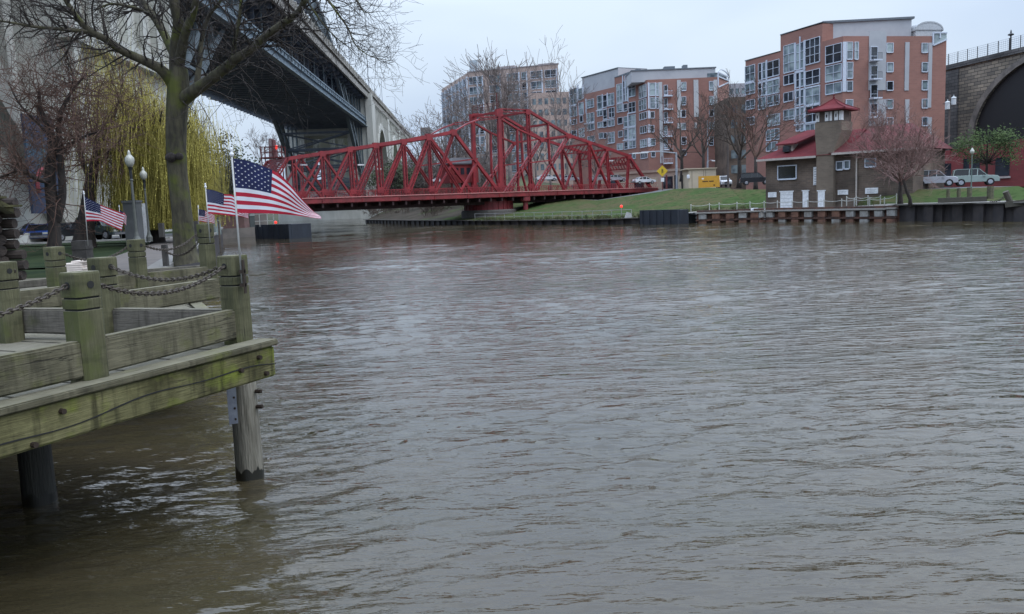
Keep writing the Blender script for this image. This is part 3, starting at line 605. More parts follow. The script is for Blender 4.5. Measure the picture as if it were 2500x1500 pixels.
# white board stack on the lawn
g = P(187, 655, 21.5); mb = MB()
for i in range(9): 
    o = rng.uniform(-.03, .03); mb.box(g.x-.27+o, g.y-.25, 1.82+i*.055, g.x+.27+o, g.y+.25, 1.865+i*.055)
mb.box(g.x-.02, g.y-.2, 1.82+9*.0565, g.x+.33, g.y+.2, 1.82+9*.0565+.04)
tag(obj('board_stack', mb, mat('fresh_white_boards', (.72, .63, .56), (.6, .52, .45), rough=.7)), 'stack of pale fresh boards behind the nearest fence post', 'boards')

# ================================================================== FLAGS
FR = mat('flag_red', (.42, .012, .035), (.36, .01, .03), rough=.8); FW = mat('flag_white', (.68, .68, .70), (.6, .6, .63), rough=.8); FB = mat('flag_blue', (.012, .018, .075), (.008, .012, .05), rough=.8)
for m_ in (FR, FW, FB):
    nt_ = m_.node_tree; b_ = nt_.nodes['Principled BSDF']; out_ = nt_.nodes['Material Output']
    tl = nt_.nodes.new('ShaderNodeBsdfTranslucent'); mxs = nt_.nodes.new('ShaderNodeMixShader'); mxs.inputs[0].default_value = .28
    src = b_.inputs['Base Color'].links[0].from_socket; nt_.links.new(src, tl.inputs[0]); nt_.links.new(b_.outputs[0], mxs.inputs[1]); nt_.links.new(tl.outputs[0], mxs.inputs[2]); nt_.links.new(mxs.outputs[0], out_.inputs[0])
def cr_(pts, t):
    n = len(pts)-1; x = t*n; i = min(int(x), n-1); f = x-i; p0 = pts[max(i-1, 0)]; p1 = pts[i]; p2 = pts[i+1]; p3 = pts[min(i+2, n)]
    return tuple(.5*((2*b)+(-a+c)*f+(2*a-5*b+4*c-d)*f*f+(-a+3*b-3*c+d)*f**3) for a, b, c, d in zip(p0, p1, p2, p3))
def flag(label, top, bot, Y, pole_top, pole_bot, ripple=.04, waves=2.2, nu=60, sr=.5, ball=.028, Yb=None, prad=.012):
    b = P(*pole_bot, Y); root = thing('flag', label, 'flag', b, 'small American flags on poles')
    def S(u, v):
        a = cr_(top, u); c = cr_(bot, u); x = lerp(a[0], c[0], v); y = lerp(a[1], c[1], v)
        yy = Y+ripple*math.sin(u*waves*6.28+v*1.6)*min(1, u*4)+.25*ripple*math.sin(u*17+v*3)*min(1, u*4)+.09*ripple*math.sin(u*34+v*11)*min(1, u*4)-.12*u
        return P(x, y, yy)
    mb = MB(); nv = 39; W = nu+1
    mb.v = [tuple(S(i/nu, j/nv)) for j in range(nv+1) for i in range(nu+1)]
    for j in range(nv):
        for i in range(nu):
            s = j//3; m = 2 if (i/nu < .4 and s < 7) else (0 if s % 2 == 0 else 1); mb.f.append((j*W+i, j*W+i+1, (j+1)*W+i+1, (j+1)*W+i)); mb.m.append(m)
    cl = obj('cloth', mb, [FR, FW, FB], root, smooth=True, recalc=False)
    mb = MB()
    for r_ in range(9):
        cols = 6 if r_ % 2 == 0 else 5
        for c in range(cols):
            u = .4*((2*c+1+(r_ % 2))/12); v = (7/13)*((r_+1)/10)
            for off in (-.004, .004):
                pts = []
                for k in range(10):
                    an = math.pi*2*k/10; rr = .0165 if k % 2 == 0 else .0085
                    p = S(u+rr*math.sin(an)/1.52, v-rr*math.cos(an)*.98); pts.append(p+Vector((0, off, 0)))
                mb.poly(pts)
    obj('stars', mb, FW, cl, recalc=False)
    mb = MB(); t = P(*pole_top, Y); mb.tube([b, t], prad, 8); obj('pole', mb, mat('pale_flag_pole', (.42, .42, .40), rough=.4, metal=.2), root, smooth=True)
    mb = MB(); mb.lathe(t, [(.008, 0), (ball*.5, .004), (ball, ball), (ball*.9, ball*1.6), (ball*.35, ball*2.1), (ball*.5, ball*2.5), (ball*.75, ball*3.1), (ball*.3, ball*3.8), (.002, ball*4.1)], 10)
    obj('finial', mb, WHITE, root, smooth=True)
    return root
flag('largest American flag flying from the dock corner post', [(567, 387), (600, 392), (636, 404), (672, 420), (706, 448), (737, 485), (762, 513), (783, 529)], [(578, 520), (607, 521), (636, 521), (666, 522), (697, 524), (727, 527), (757, 531), (785, 535)], 9.9, (566, 384), (592, 700), ripple=.035, waves=1.4, nu=90)
mb = MB(); q = P(590, 655, 9.9); mb.box(q.x-.03, q.y-.02, q.z-.06, q.x+.03, q.y+.06, q.z-.02); mb.box(q.x-.03, q.y-.02, q.z-.22, q.x+.03, q.y+.06, q.z-.18); mb.box(q.x+.015, q.y-.03, q.z-.3, q.x+.03, q.y+.03, q.z+.1)
tag(obj('pole_bracket', mb, BOLT), 'small iron bracket holding the largest flag pole to the corner post', 'bracket')
flag('second American flag just left of the largest one', [(503, 462), (522, 465), (547, 474), (570, 478), (590, 505), (607, 520)], [(506, 522), (522, 523), (545, 525), (568, 528), (588, 529), (606, 534)], 18.6, (502, 460), (513, 592), ripple=.05, nu=50)
flag('American flag on the lawn at left, drooping to the right', [(206, 480), (225, 490), (245, 500), (265, 508), (286, 516), (305, 523)], [(209, 541), (228, 540), (247, 541), (262, 548), (280, 556), (297, 563)], 23.6, (205, 476), (215, 600), ripple=.06, nu=50)
flag('small faded flag half hidden behind the second flag', [(484, 511), (492, 512), (500, 514), (508, 518), (516, 521), (524, 526)], [(484, 541), (492, 541), (500, 543), (508, 543), (516, 544), (524, 547)], 34, (484, 508), (487, 585), ripple=.07, nu=36)
flag('faded flag far behind the left flag near the parked cars', [(292, 513), (296, 515), (301, 518), (304, 520), (307, 524), (309, 528)], [(292, 540), (296, 541), (300, 543), (303, 546), (306, 549), (308, 552)], 40, (291, 507), (297, 590), ripple=.05, nu=30)

# ================================================================== TREES
def grow(mb, p, d, Ln, r, lvl, rg, seg=5, curl=.25, up=.05, kids=3, minr=.004, m=0, spread=.8, droop=0, sides=None, ratio=.6):
    pts = [p.copy()]; rad = [r]; dd = d.normalized(); st = Ln/seg
    for i in range(seg):
        dd = (dd+Vector((rg.gauss(0, curl), rg.gauss(0, curl), rg.gauss(0, curl)+up-droop))*(.5)).normalized(); pts.append(pts[-1]+dd*st); rad.append(max(minr, r*(1-.75*(i+1)/seg)))
    mb.tube(pts, rad, sides or (6 if r > .06 else 4 if r > .02 else 3), m, cap=False)
    if lvl > 0:
        for k in range(kids):
            t = rg.uniform(.2, 1)*seg; i = min(int(t), seg-1); q = pts[i].lerp(pts[i+1], t-i); base = (pts[i+1]-pts[i]).normalized()
            ax = base.orthogonal().normalized(); ax.rotate(Matrix.Rotation(rg.uniform(0, 6.28), 3, base)) if False else None
            sx = base.cross(Vector((rg.gauss(0, 1), rg.gauss(0, 1), rg.gauss(0, 1)))).normalized()
            nd = (base*math.cos(spread)+sx*math.sin(spread)*rg.uniform(.7, 1.1)).normalized()
            grow(mb, q, nd, Ln*ratio*rg.uniform(.7, 1.15), max(minr, rad[i]*.62), lvl-1, rg, max(3, seg-1), curl, up, kids, minr, m, spread, droop, None, ratio)
def limb(mb, pts, n=8, sub=4, m=0):
    """pts: (px,py,Y,r)"""
    W = [(P(a, b, c), r) for a, b, c, r in pts]; out = []; rr = []
    for k in range(len(W)-1):
        for s in range(sub):
            t = (k+s/sub)/(len(W)-1); q = cr_([tuple(x[0]) for x in W], t); out.append(Vector(q)); rr.append(lerp(W[k][1], W[k+1][1], s/sub))
    out.append(W[-1][0]); rr.append(W[-1][1]); mb.tube(out, rr, n, m, cap=False); return out, rr
rg = random.Random(11)
tree = thing('bare_tree', 'big mossy bare tree with forked trunk leaning over the path', 'tree', G(455, 638, 1.8))
trunk = MB(); crown = MB(); TY = 27.3
allb = []
t0 = limb(trunk, [(458, 645, TY, .50), (452, 610, TY, .36), (444, 520, TY, .31), (434, 430, TY, .30), (430, 350, TY, .31), (432, 270, TY, .33), (436, 215, TY, .34), (436, 165, TY, .26)], 16)
allb.append(limb(trunk, [(434, 200, TY, .27), (430, 120, TY, .20), (436, 60, TY-.3, .17), (424, 0, TY-.5, .15), (415, -90, TY-.6, .11), (400, -200, TY-.6, .06)], 12))
allb.append(limb(trunk, [(436, 170, TY, .18), (450, 90, TY-.6, .14), (472, 30, TY-1, .11), (485, -40, TY-1.4, .09), (500, -150, TY-2, .04)], 10))
allb.append(limb(trunk, [(438, 240, TY+.05, .12), (424, 208, TY, .21), (395, 172, TY-.3, .16), (350, 148, TY-.6, .135), (300, 125, TY-.9, .12), (255, 95, TY-1.2, .105), (218, 75, TY-1.4, .10), (190, 45, TY-1.6, .08), (160, 0, TY-1.8, .065), (135, -50, TY-2, .05)], 10))
allb.append(limb(trunk, [(218, 78, TY-1.4, .07), (175, 74, TY-1.8, .06), (130, 70, TY-2.2, .05), (85, 66, TY-2.6, .045), (40, 58, TY-3, .035), (-20, 48, TY-3.4, .02)], 7))
allb.append(limb(trunk, [(428, 140, TY, .15), (404, 90, TY+.4, .13), (378, 45, TY+.8, .12), (345, 0, TY+1.2, .11), (320, -50, TY+1.5, .08)], 9))
allb.append(limb(trunk, [(378, 45, TY+.8, .07), (345, 25, TY+.5, .05), (310, 15, TY+.2, .045), (270, 10, TY, .035), (235, 25, TY-.2, .02)], 6))
allb.append(limb(trunk, [(430, 272, TY+.05, .10), (442, 248, TY, .23), (475, 222, TY-.4, .20), (520, 190, TY-.8, .17), (556, 162, TY-1.2, .15), (574, 145, TY-1.5, .135), (612, 122, TY-1.8, .125), (650, 88, TY-2.1, .115), (690, 58, TY-2.4, .10), (730, 28, TY-2.7, .09), (748, -20, TY-3, .075), (760, -80, TY-3.2, .05)], 10))
allb.append(limb(trunk, [(480, 215, TY-.4, .11), (487, 150, TY-.2, .09), (494, 90, TY, .075), (510, 40, TY, .06), (540, 0, TY-.2, .04), (560, -50, TY-.2, .03)], 8))
allb.append(limb(trunk, [(570, 150, TY-1.4, .08), (572, 110, TY-1.6, .065), (582, 60, TY-1.8, .055), (588, 10, TY-2, .045), (585, -50, TY-2, .03)], 7))
allb.append(limb(trunk, [(748, -20, TY-3, .05), (790, -10, TY-3.4, .038), (822, 30, TY-3.6, .03), (850, 70, TY-3.8, .024), (868, 110, TY-4, .018), (905, 138, TY-4.2, .012), (950, 148, TY-4.4, .006)], 5))
allb.append(limb(trunk, [(760, -50, TY-3, .04), (820, -40, TY-3.2, .03), (870, 0, TY-3.4, .022), (890, 30, TY-3.6, .016), (925, 28, TY-3.8, .007)], 5))
allb.append(limb(trunk, [(748, 0, TY-3, .035), (790, 60, TY-3.2, .025), (830, 100, TY-3.4, .015), (860, 120, TY-3.6, .008)], 5))
for pts, rr in allb:
    k = len(pts)
    for i in range(2, k):
        r0 = rr[i]
        if i < k*.25 and r0 > .12: 
            if rg.random() > .35: continue
        for c in range(2 if r0 < .13 else 1):
            d = Vector((rg.gauss(0, 1), rg.gauss(0, 1), rg.gauss(0.05, .8))); t = (pts[i]-pts[i-1]).normalized(); d = (d-t*d.dot(t)).normalized()*.9+t*.6
            grow(crown, pts[i], d, rg.uniform(.7, 2.1)*(1.0 if r0 > .04 else .6), min(.03, r0*.4+.004), 2, rg, 5, .42, .03, 3, .0035, 0, .8)
# hanging fine twigs under the right limb
for i in range(18):
    px = rg.uniform(470, 740); q = P(px, lerp(215, 30, (px-470)/270)+rg.uniform(0, 70), TY-2+rg.uniform(-1.5, 1)); grow(crown, q, Vector((rg.uniform(-.6, 1.2), rg.uniform(-.5, .5), -.3)), rg.uniform(1.0, 2.4), .015, 2, rg, 5, .4, -.05, 3, .0035)
obj('trunk', trunk, BARK, tree, smooth=True); obj('twigs', crown, BARKD, tree)
mb = MB(); q = P(418, 385, TY-.3); mb.lathe(q, [(.02, -.16), (.16, -.08), (.19, 0), (.15, .1), (.02, .16)], 10); q = P(437, 382, TY-.36); mb.tube([q+Vector((0, .1, 0)), q+Vector((0, -.03, 0))], .11, 10)
obj('knot', mb, BARKD, tree, smooth=True)

def bare_tree(label, px, py, z, h, r, seed, m=BARKD, mt=TWIG, spread=.62, kids=4, lvl=3, lean=(0, 0, 1), forks=4, minr=.012, cl=.28, trunk_f=.35, up=.12, grp=None, base=None, cat='tree', limbL=.55):
    b = G(px, py, z) if base is None else Vector(base); t = thing('bare_tree', label, cat, b, grp); g_ = random.Random(seed); mb = MB(); mc = MB()
    top = b+Vector(lean).normalized()*h*trunk_f; mid = b.lerp(top, .5)+Vector((g_.uniform(-.1, .1), 0, 0))*h*.05
    mb.tube([b-Vector((0, 0, .3)), b+Vector((0, 0, .05*h)), mid, top], [r*1.5, r*1.1, r*.9, r*.75], 9)
    for i in range(forks):
        an = 6.28*i/forks+g_.uniform(-.4, .4); d = Vector((math.cos(an)*spread, math.sin(an)*spread, 1.0)); q = b.lerp(top, g_.uniform(.72, 1))
        grow(mc, q, d, h*limbL*g_.uniform(.8, 1.15), r*.55, lvl, g_, 6, cl, up, kids, minr, 0, .7)
    grow(mc, top, Vector(lean), h*limbL, r*.6, lvl, g_, 6, cl, up, kids, minr, 0, .65)
    obj('trunk', mb, m, t, smooth=True); obj('crown', mc, mt, t)
    return t
# small dark tree at left + reddish haze of twigs
def px_tree(label, limbs, m, mt, seed, base, minr=.006, tw=2, Lr=(.8, 2.0), dens=1.0, kids=3, lvl=2):
    t = thing('bare_tree', label, 'tree', base); g_ = random.Random(seed); mb = MB(); mc = MB()
    for k, l in enumerate(limbs):
        pts, rr = limb(mb, l, 8)
        for i in range(3, len(pts)):
            if k == 0 and i < len(pts)*.6: continue
            for c in range(tw):
                if g_.random() > dens: continue
                d = Vector((g_.gauss(0, 1), g_.gauss(0, 1), g_.gauss(.3, .8))); grow(mc, pts[i], d, g_.uniform(*Lr), min(.03, rr[i]*.4+.004), lvl, g_, 5, .4, .05, kids, minr)
    obj('trunk', mb, m, t, smooth=True); obj('twigs', mc, mt, t); return t
Y1 = 42
px_tree('small dark bare tree with reddish twigs on the lawn at left', [[(133, 605, Y1, .36), (133, 560, Y1, .30), (128, 500, Y1, .30), (122, 430, Y1, .26), (128, 360, Y1, .22), (118, 310, Y1, .16), (98, 262, Y1, .10), (96, 220, Y1, .05)],
    [(140, 540, Y1, .2), (152, 480, Y1, .2), (150, 420, Y1, .17), (145, 350, Y1, .14), (145, 290, Y1, .12), (165, 240, Y1, .09), (190, 205, Y1, .06), (212, 180, Y1, .03)],
    [(122, 440, Y1, .15), (95, 440, Y1-1, .12), (60, 420, Y1-1.5, .09), (35, 418, Y1-2, .06), (-10, 440, Y1-2, .04)],
    [(145, 380, Y1, .12), (175, 350, Y1, .09), (215, 330, Y1, .07), (250, 318, Y1, .04)],
    [(165, 250, Y1, .07), (175, 215, Y1, .05), (178, 180, Y1, .03), (160, 150, Y1, .02)],
    [(120, 330, Y1, .08), (80, 290, Y1, .06), (45, 250, Y1, .05), (20, 200, Y1, .03)]], BARKD, TWIGR, 5, P(133, 600, Y1), minr=.008, tw=3, Lr=(1.2, 3.2))
Y2 = 50
px_tree('dark leaning trunk behind the left flag with brown twig crown', [[(205, 600, Y2, .75), (208, 560, Y2, .55), (215, 500, Y2, .42), (222, 440, Y2, .34), (235, 380, Y2, .26), (245, 320, Y2, .18)],
    [(222, 430, Y2, .2), (260, 380, Y2, .15), (300, 340, Y2, .1), (340, 300, Y2, .06)], [(222, 440, Y2, .2), (200, 390, Y2, .15), (190, 330, Y2, .1), (180, 280, Y2, .06)],
    [(240, 350, Y2, .14), (270, 300, Y2, .1), (290, 250, Y2, .07), (300, 200, Y2, .04)]], BARKD, TWIGR, 8, P(205, 595, Y2), minr=.010, tw=3, Lr=(1.5, 3.8))
# willow
def willow(label, bx, by, Y, seed, crownpx, n=900, minl=3, maxl=7, mat_=WILLOW, yr=3.5, stemr=.4):
    b = P(bx, by, Y); b.z = 1.7; t = thing('willow_tree', label, 'tree', b); g_ = random.Random(seed); mb = MB(); mc = MB()
    tops = []
    for i in range(16):
        px, py = g_.choice(crownpx); e = P(px+g_.uniform(-12, 12), py+g_.uniform(-12, 12), Y+g_.uniform(-yr, yr)); m1 = b.lerp(e, .45)+Vector((0, 0, 2.2)); k = b+Vector((0, 0, 2.5))
        pts = [Vector(cr_([tuple(b+Vector((0, 0, 1.5))), tuple(k), tuple(m1), tuple(e)], s/9)) for s in range(10)]; mb.tube(pts, [lerp(stemr*.5, .03, s/9) for s in range(10)], 6, cap=False); tops += pts[4:]
    mb.tube([b-Vector((0, 0, .3)), b+Vector((0, 0, 1)), b+Vector((0, 0, 2.6))], [stemr*1.3, stemr, stemr*.8], 10)
    for i in range(n):
        q = g_.choice(tops)+Vector((g_.gauss(0, .9), g_.gauss(0, 1.0), g_.gauss(.2, .5))); Ln = g_.uniform(minl, maxl); Ln = min(Ln, q.z-2.6)
        if Ln < .8: continue
        pts = [q]; d = Vector((g_.gauss(0, .35), g_.gauss(0, .35), .15)); s = 8
        sway = g_.uniform(-.12, .03)
        for k in range(s):
            d = (d*.55+Vector((sway+g_.gauss(0, .05), g_.gauss(0, .06), -.6))).normalized(); pts.append(pts[-1]+d*Ln/s)
        mc.tube(pts, [.011]*s+[.006], 3, cap=False)
        for k in range(1, s):
            for rr in range(6):
                p = pts[k].lerp(pts[k+1], g_.random()); a = g_.uniform(0, 6.28); sd = Vector((math.cos(a), math.sin(a), g_.uniform(-.9, -.2)))*g_.uniform(.07, .15); sw = Vector((-math.sin(a), math.cos(a), 0))*.022
                mc.poly([p, p+sd*.5+sw, p+sd, p+sd*.5-sw])
    obj('trunk', mb, BARKD, t, smooth=True); obj('foliage', mc, mat_, t, recalc=False); return t
willow('big yellow green weeping willow behind the big tree trunk', 385, 590, 52, 4, [(250, 115), (270, 130), (300, 160), (330, 190), (370, 250), (400, 280), (430, 240), (450, 270), (470, 300), (485, 330), (280, 200), (300, 260), (340, 300), (410, 330)], n=3000, minl=4, maxl=9)
willow('second willow, paler, drooping right of the big trunk', 480, 560, 74, 9, [(470, 260), (485, 290), (500, 330), (450, 300), (495, 380), (460, 350)], n=700, minl=3, maxl=8, yr=2.5, stemr=.25)

# trees on the far bank
def far_tree(label, px, py, Y, h, r, seed, **k):
    b = P(px, py, Y); return bare_tree(label, 0, 0, 0, h, r, seed, base=b, **k)
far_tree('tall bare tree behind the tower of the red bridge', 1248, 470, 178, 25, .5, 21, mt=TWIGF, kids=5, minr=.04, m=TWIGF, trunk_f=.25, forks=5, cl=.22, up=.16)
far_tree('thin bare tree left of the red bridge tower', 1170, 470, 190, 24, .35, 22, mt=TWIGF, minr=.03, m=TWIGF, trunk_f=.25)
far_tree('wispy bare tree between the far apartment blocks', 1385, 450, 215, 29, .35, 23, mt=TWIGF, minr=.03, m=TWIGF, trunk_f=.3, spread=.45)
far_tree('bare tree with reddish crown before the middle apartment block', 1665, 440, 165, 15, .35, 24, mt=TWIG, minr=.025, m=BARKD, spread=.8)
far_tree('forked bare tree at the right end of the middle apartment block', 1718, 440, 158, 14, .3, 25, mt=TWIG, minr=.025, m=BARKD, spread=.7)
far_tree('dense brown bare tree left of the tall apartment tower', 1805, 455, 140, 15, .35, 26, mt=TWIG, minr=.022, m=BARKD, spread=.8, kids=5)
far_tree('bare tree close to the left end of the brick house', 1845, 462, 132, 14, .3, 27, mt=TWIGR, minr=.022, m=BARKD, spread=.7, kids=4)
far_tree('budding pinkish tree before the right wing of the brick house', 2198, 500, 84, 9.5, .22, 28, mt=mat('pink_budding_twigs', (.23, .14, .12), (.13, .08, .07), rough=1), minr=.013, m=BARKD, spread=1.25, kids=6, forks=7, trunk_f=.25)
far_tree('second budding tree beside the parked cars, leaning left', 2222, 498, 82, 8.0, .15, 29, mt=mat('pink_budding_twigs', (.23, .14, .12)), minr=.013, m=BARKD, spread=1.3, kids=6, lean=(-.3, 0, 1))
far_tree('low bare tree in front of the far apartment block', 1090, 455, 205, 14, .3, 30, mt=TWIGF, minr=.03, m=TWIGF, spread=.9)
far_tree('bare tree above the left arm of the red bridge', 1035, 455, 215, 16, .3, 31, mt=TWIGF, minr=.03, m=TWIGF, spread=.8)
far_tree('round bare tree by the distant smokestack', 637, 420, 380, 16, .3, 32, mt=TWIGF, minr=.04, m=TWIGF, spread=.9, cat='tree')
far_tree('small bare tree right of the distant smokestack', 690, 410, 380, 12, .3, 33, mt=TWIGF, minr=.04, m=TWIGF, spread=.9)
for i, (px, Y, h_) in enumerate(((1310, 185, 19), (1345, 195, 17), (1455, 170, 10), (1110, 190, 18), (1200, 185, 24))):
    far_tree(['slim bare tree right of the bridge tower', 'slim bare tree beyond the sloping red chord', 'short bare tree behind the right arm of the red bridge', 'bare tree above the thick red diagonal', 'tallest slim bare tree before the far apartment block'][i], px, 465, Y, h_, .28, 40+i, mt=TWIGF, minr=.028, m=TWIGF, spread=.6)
# leafy trees
def leafy(label, px, py, Y, h, w, seed, m, n=2600, ls=.16, base_t=.35):
    b = P(px, py, Y); t = thing('leafy_tree', label, 'tree', b); g_ = random.Random(seed); mb = MB(); mc = MB()
    mb.tube([b, b+Vector((0, 0, h*.4)), b+Vector((0, 0, h*.75))], [.16, .12, .05], 7)
    cl = []
    for i in range(26):
        a = g_.uniform(0, 6.28); rr = w*.5*math.sqrt(g_.random()); z = h*(base_t+(1-base_t)*g_.random()**.8*(1-.45*(rr/(w*.5))**2)); q = b+Vector((math.cos(a)*rr, math.sin(a)*rr, z)); cl.append(q); mb.tube([b+Vector((0, 0, h*.35)), b.lerp(q, .6)+Vector((0, 0, .3)), q], [.06, .03, .01], 4, cap=False)
    for i in range(n):
        q = g_.choice(cl)+Vector((g_.gauss(0, 1), g_.gauss(0, 1), g_.gauss(0, .8)))*w*.09; a = Vector((g_.gauss(0, 1), g_.gauss(0, 1), g_.gauss(0, 1))).normalized()*ls; c = a.orthogonal().normalized()*ls*.6
        mc.quad(q-a, q-c, q+a, q+c)
    obj('trunk', mb, BARKD, t); obj('crown', mc, m, t, recalc=False); return t
leafy('small green leafed tree beside the lamp and parked cars', 2408, 446, 97, 6.2, 5.8, 51, GREENL, 3200, .14, .38)
leafy('dark evergreen shrub tree on the far left hill', 562, 480, 300, 17, 22, 52, mat('far_dull_green', (.085, .10, .055), (.05, .06, .035), rough=1), 2400, .5, .1)
leafy('brown leafed tree mass on the far left hill', 525, 490, 280, 22, 20, 53, mat('far_brown_twig_mass', (.11, .10, .065), (.07, .062, .045), rough=1), 2400, .45, .1)
leafy('green shrub tree on the slope right of the bridge foot', 960, 470, 215, 9, 12, 54, mat('far_dull_green', (.06, .075, .04)), 1200, .35, .1)

def undergrowth(name, spots, m, seed, hh=(1.5, 4), n=6, minr=.02, dens=1):
    g_ = random.Random(seed); mb = MB()
    for (x, y, z) in spots:
        for k in range(n): grow(mb, Vector((x+g_.uniform(-1, 1), y+g_.uniform(-1, 1), z-.2)), Vector((g_.gauss(0, .45), g_.gauss(0, .3), 1)), g_.uniform(*hh), .04, 2, g_, 4, .35, .05, 4, minr)
    o = obj(name, mb, m, recalc=False); o['kind'] = 'stuff'; return o
g_ = random.Random(77); sp = []
for i in range(120):
    px = g_.uniform(880, 1165); f = g_.random()**.7; k = 0 if px < 1000 else (1 if px < 1100 else 2); fr = (px-EDGE[k][0])/(EDGE[k+1][0]-EDGE[k][0])
    a_ = rows[k][1].lerp(rows[k+1][1], fr); b_ = rows[k][3].lerp(rows[k+1][3], fr); q = a_.lerp(b_, f)
    if px > 1075 and f < .5: continue
    sp.append(tuple(q))
undergrowth('undergrowth', sp, mat('brown_undergrowth', (.115, .085, .065), (.06, .047, .036), rough=1, scale=.3), 5, (1.2, 3.2), 5, .03)
sp = []
for i in range(260):
    px = g_.uniform(1170, 2190); k = max(j for j in range(len(EDGE)) if EDGE[j][0] <= px); fr = (px-EDGE[k][0])/(EDGE[k+1][0]-EDGE[k][0]); jj = 1 if px > 1640 else 0
    if 1858 < px < 2165: continue
    q = rows[k][jj].lerp(rows[k+1][jj], fr); sp.append((q.x, q.y+g_.uniform(0, 2.5), q.z+.1))
undergrowth('weeds', sp, mat('straw_and_green_weeds', (.12, .115, .05), (.045, .06, .022), rough=1, scale=.4), 15, (.15, .5), 5, .012)
sp = []
for i in range(110): px = g_.uniform(930, 1200); Y = g_.uniform(215, 262); q = P(px, 470, Y); sp.append((q.x, q.y, 3.5+g_.uniform(0, 5)))
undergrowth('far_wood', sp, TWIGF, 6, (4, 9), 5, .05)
sp = []
for i in range(60): px = g_.uniform(485, 700); Y = g_.uniform(300, 330); q = P(px, 470, Y); sp.append((q.x, q.y, 3+g_.uniform(0, 9)*(1 if px < 570 else .4)))
undergrowth('hill_wood', sp, mat('far_olive_twigs', (.14, .125, .075), (.085, .075, .05), rough=1), 8, (3, 8), 5, .06)

# ================================================================== HIGH BRIDGE (overpass)
vp = ray(1150, 498); m_ = vp[0]/vp[1]; va = Vector((m_, 1, 0)).normalized(); vl = Vector((-va.y, va.x, 0))
def V(a, l, z): q = va*a+vl*l; return Vector((q.x, q.y, z))
hb = thing('high_level_bridge', 'huge high level bridge with concrete piers and dark steel arch span overhead', 'bridge', V(160, 38, 0))
A0, A1 = 82, 240
ZU = 36.0
def blk(mb, a0, a1, l0, l1, z0, z1): mb.hexa([V(a0, l0, z0), V(a1, l0, z0), V(a1, l1, z0), V(a0, l1, z0), V(a0, l0, z1), V(a1, l0, z1), V(a1, l1, z1), V(a0, l1, z1)])
# upper deck
mb = MB(); mb.hexa([V(-10, 27.3, ZU-1.1), V(A1+180, 27.3, ZU-1.1), V(A1+180, 51, ZU-1.1), V(-10, 51, ZU-1.1), V(-10, 27.3, ZU), V(A1+180, 27.3, ZU), V(A1+180, 51, ZU), V(-10, 51, ZU)])
for l0 in (27.0, 51.1):
    mb.hexa([V(-10, l0, ZU-.25), V(A1+180, l0, ZU-.25), V(A1+180, l0+.4, ZU-.25), V(-10, l0+.4, ZU-.25), V(-10, l0, ZU+1.05), V(A1+180, l0, ZU+1.05), V(A1+180, l0+.4, ZU+1.05), V(-10, l0+.4, ZU+1.05)])
blk(mb, 2, A1+180, 27.12, 27.6, ZU-2.3, ZU-1.1); blk(mb, 2, A1+180, 26.85, 27.1, ZU-.5, ZU-.2)
obj('upper_deck', mb, mat('weathered_deck_concrete', (.30, .285, .25), (.19, .18, .16), rough=.9, scale=.3, detail=8), hb)
mb = MB(); a = 40
while a < 320:
    blk(mb, a, a+.35, 26.75, 27.0, ZU-.2, ZU+1.05)
    a += 3.2
pieces(obj('deck_bracket', mb, CONCD, hb))
mb = MB()
for l0 in (30, 34, 38, 42, 46, 49): mb.beam(V(-10, l0, ZU-1.8), V(A1, l0, ZU-1.8), .5, 1.4)
a = A0
while a < A1: mb.beam(V(a, 28, ZU-2.0), V(a, 50, ZU-2.0), .5, 1.7); a += 5.3
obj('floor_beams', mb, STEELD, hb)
# lower deck
mb = MB(); mb.hexa([V(A0, 28.8, 26.9), V(A1, 28.8, 26.9), V(A1, 49, 26.9), V(A0, 49, 26.9), V(A0, 28.8, 27.2), V(A1, 28.8, 27.2), V(A1, 49, 27.2), V(A0, 49, 27.2)])
a = A0+1
while a < A1:
    mb.beam(V(a, 28.6, 26.3), V(a, 49.8, 26.3), .45, 1.2); a += 2.65
for l0 in (32, 36, 40, 44): mb.beam(V(A0, l0, 26.5), V(A1, l0, 26.5), .4, .8)
obj('lower_deck', mb, STEELD, hb)
mb = MB(); mb.beam(V(A0, 28.4, 26.6), V(A1, 28.4, 26.6), .35, 1.3)
mb.beam(V(A0, 28.2, 25.95), V(A1, 28.2, 25.95), .9, .12); mb.beam(V(A0, 28.2, 27.25), V(A1, 28.2, 27.25), .7, .12)
mb.beam(V(A0, 28.2, 28.35), V(A1, 28.2, 28.35), .22, .25)
a = A0
while a < A1:
    mb.beam(V(a, 28.2, 27.2), V(a, 28.2, 28.3), .12, .12, up=tuple(va)); mb.beam(V(a+.6, 28.25, 27.8), V(a+1.9, 28.25, 27.8), .06, .9)
    a += 1.33*2
obj('edge_girder', mb, STEEL, hb)
# arches
def zarch(a, top=True):
    c = (A0+A1)/2; hlf = (A1-A0)/2; t = (a-c)/hlf
    return (47-37*t*t) if top else (42.5-36.5*t*t)
for l0, nm in ((29.6, 'arch_rib'), (47.6, 'arch_rib')):
    mb = MB(); n = 30; prev = None
    for i in range(n+1):
        a = lerp(A0, A1, i/n); T_ = V(a, l0, zarch(a)); B_2 = V(a, l0, zarch(a, False))
        mb.beam(T_, B_2, .35, .6, up=tuple(vl))
        if prev: 
            mb.beam(prev[0], T_, .8, .9); mb.beam(prev[1], B_2, .8, .9); mb.beam(prev[0] if i % 2 else prev[1], B_2 if i % 2 else T_, .3, .5, up=tuple(vl))
            zt = zarch(a)
            if zt > ZU+1:
                if i % 2: mb.beam(V(a, l0, 27), B_2, .22, .22, up=tuple(vl))
            else: mb.beam(T_, V(a, l0, ZU-1.2), .35, .35, up=tuple(vl))
        prev = (T_, B_2)
    obj(nm, mb, STEELM, hb)
mb = MB(); n = 30
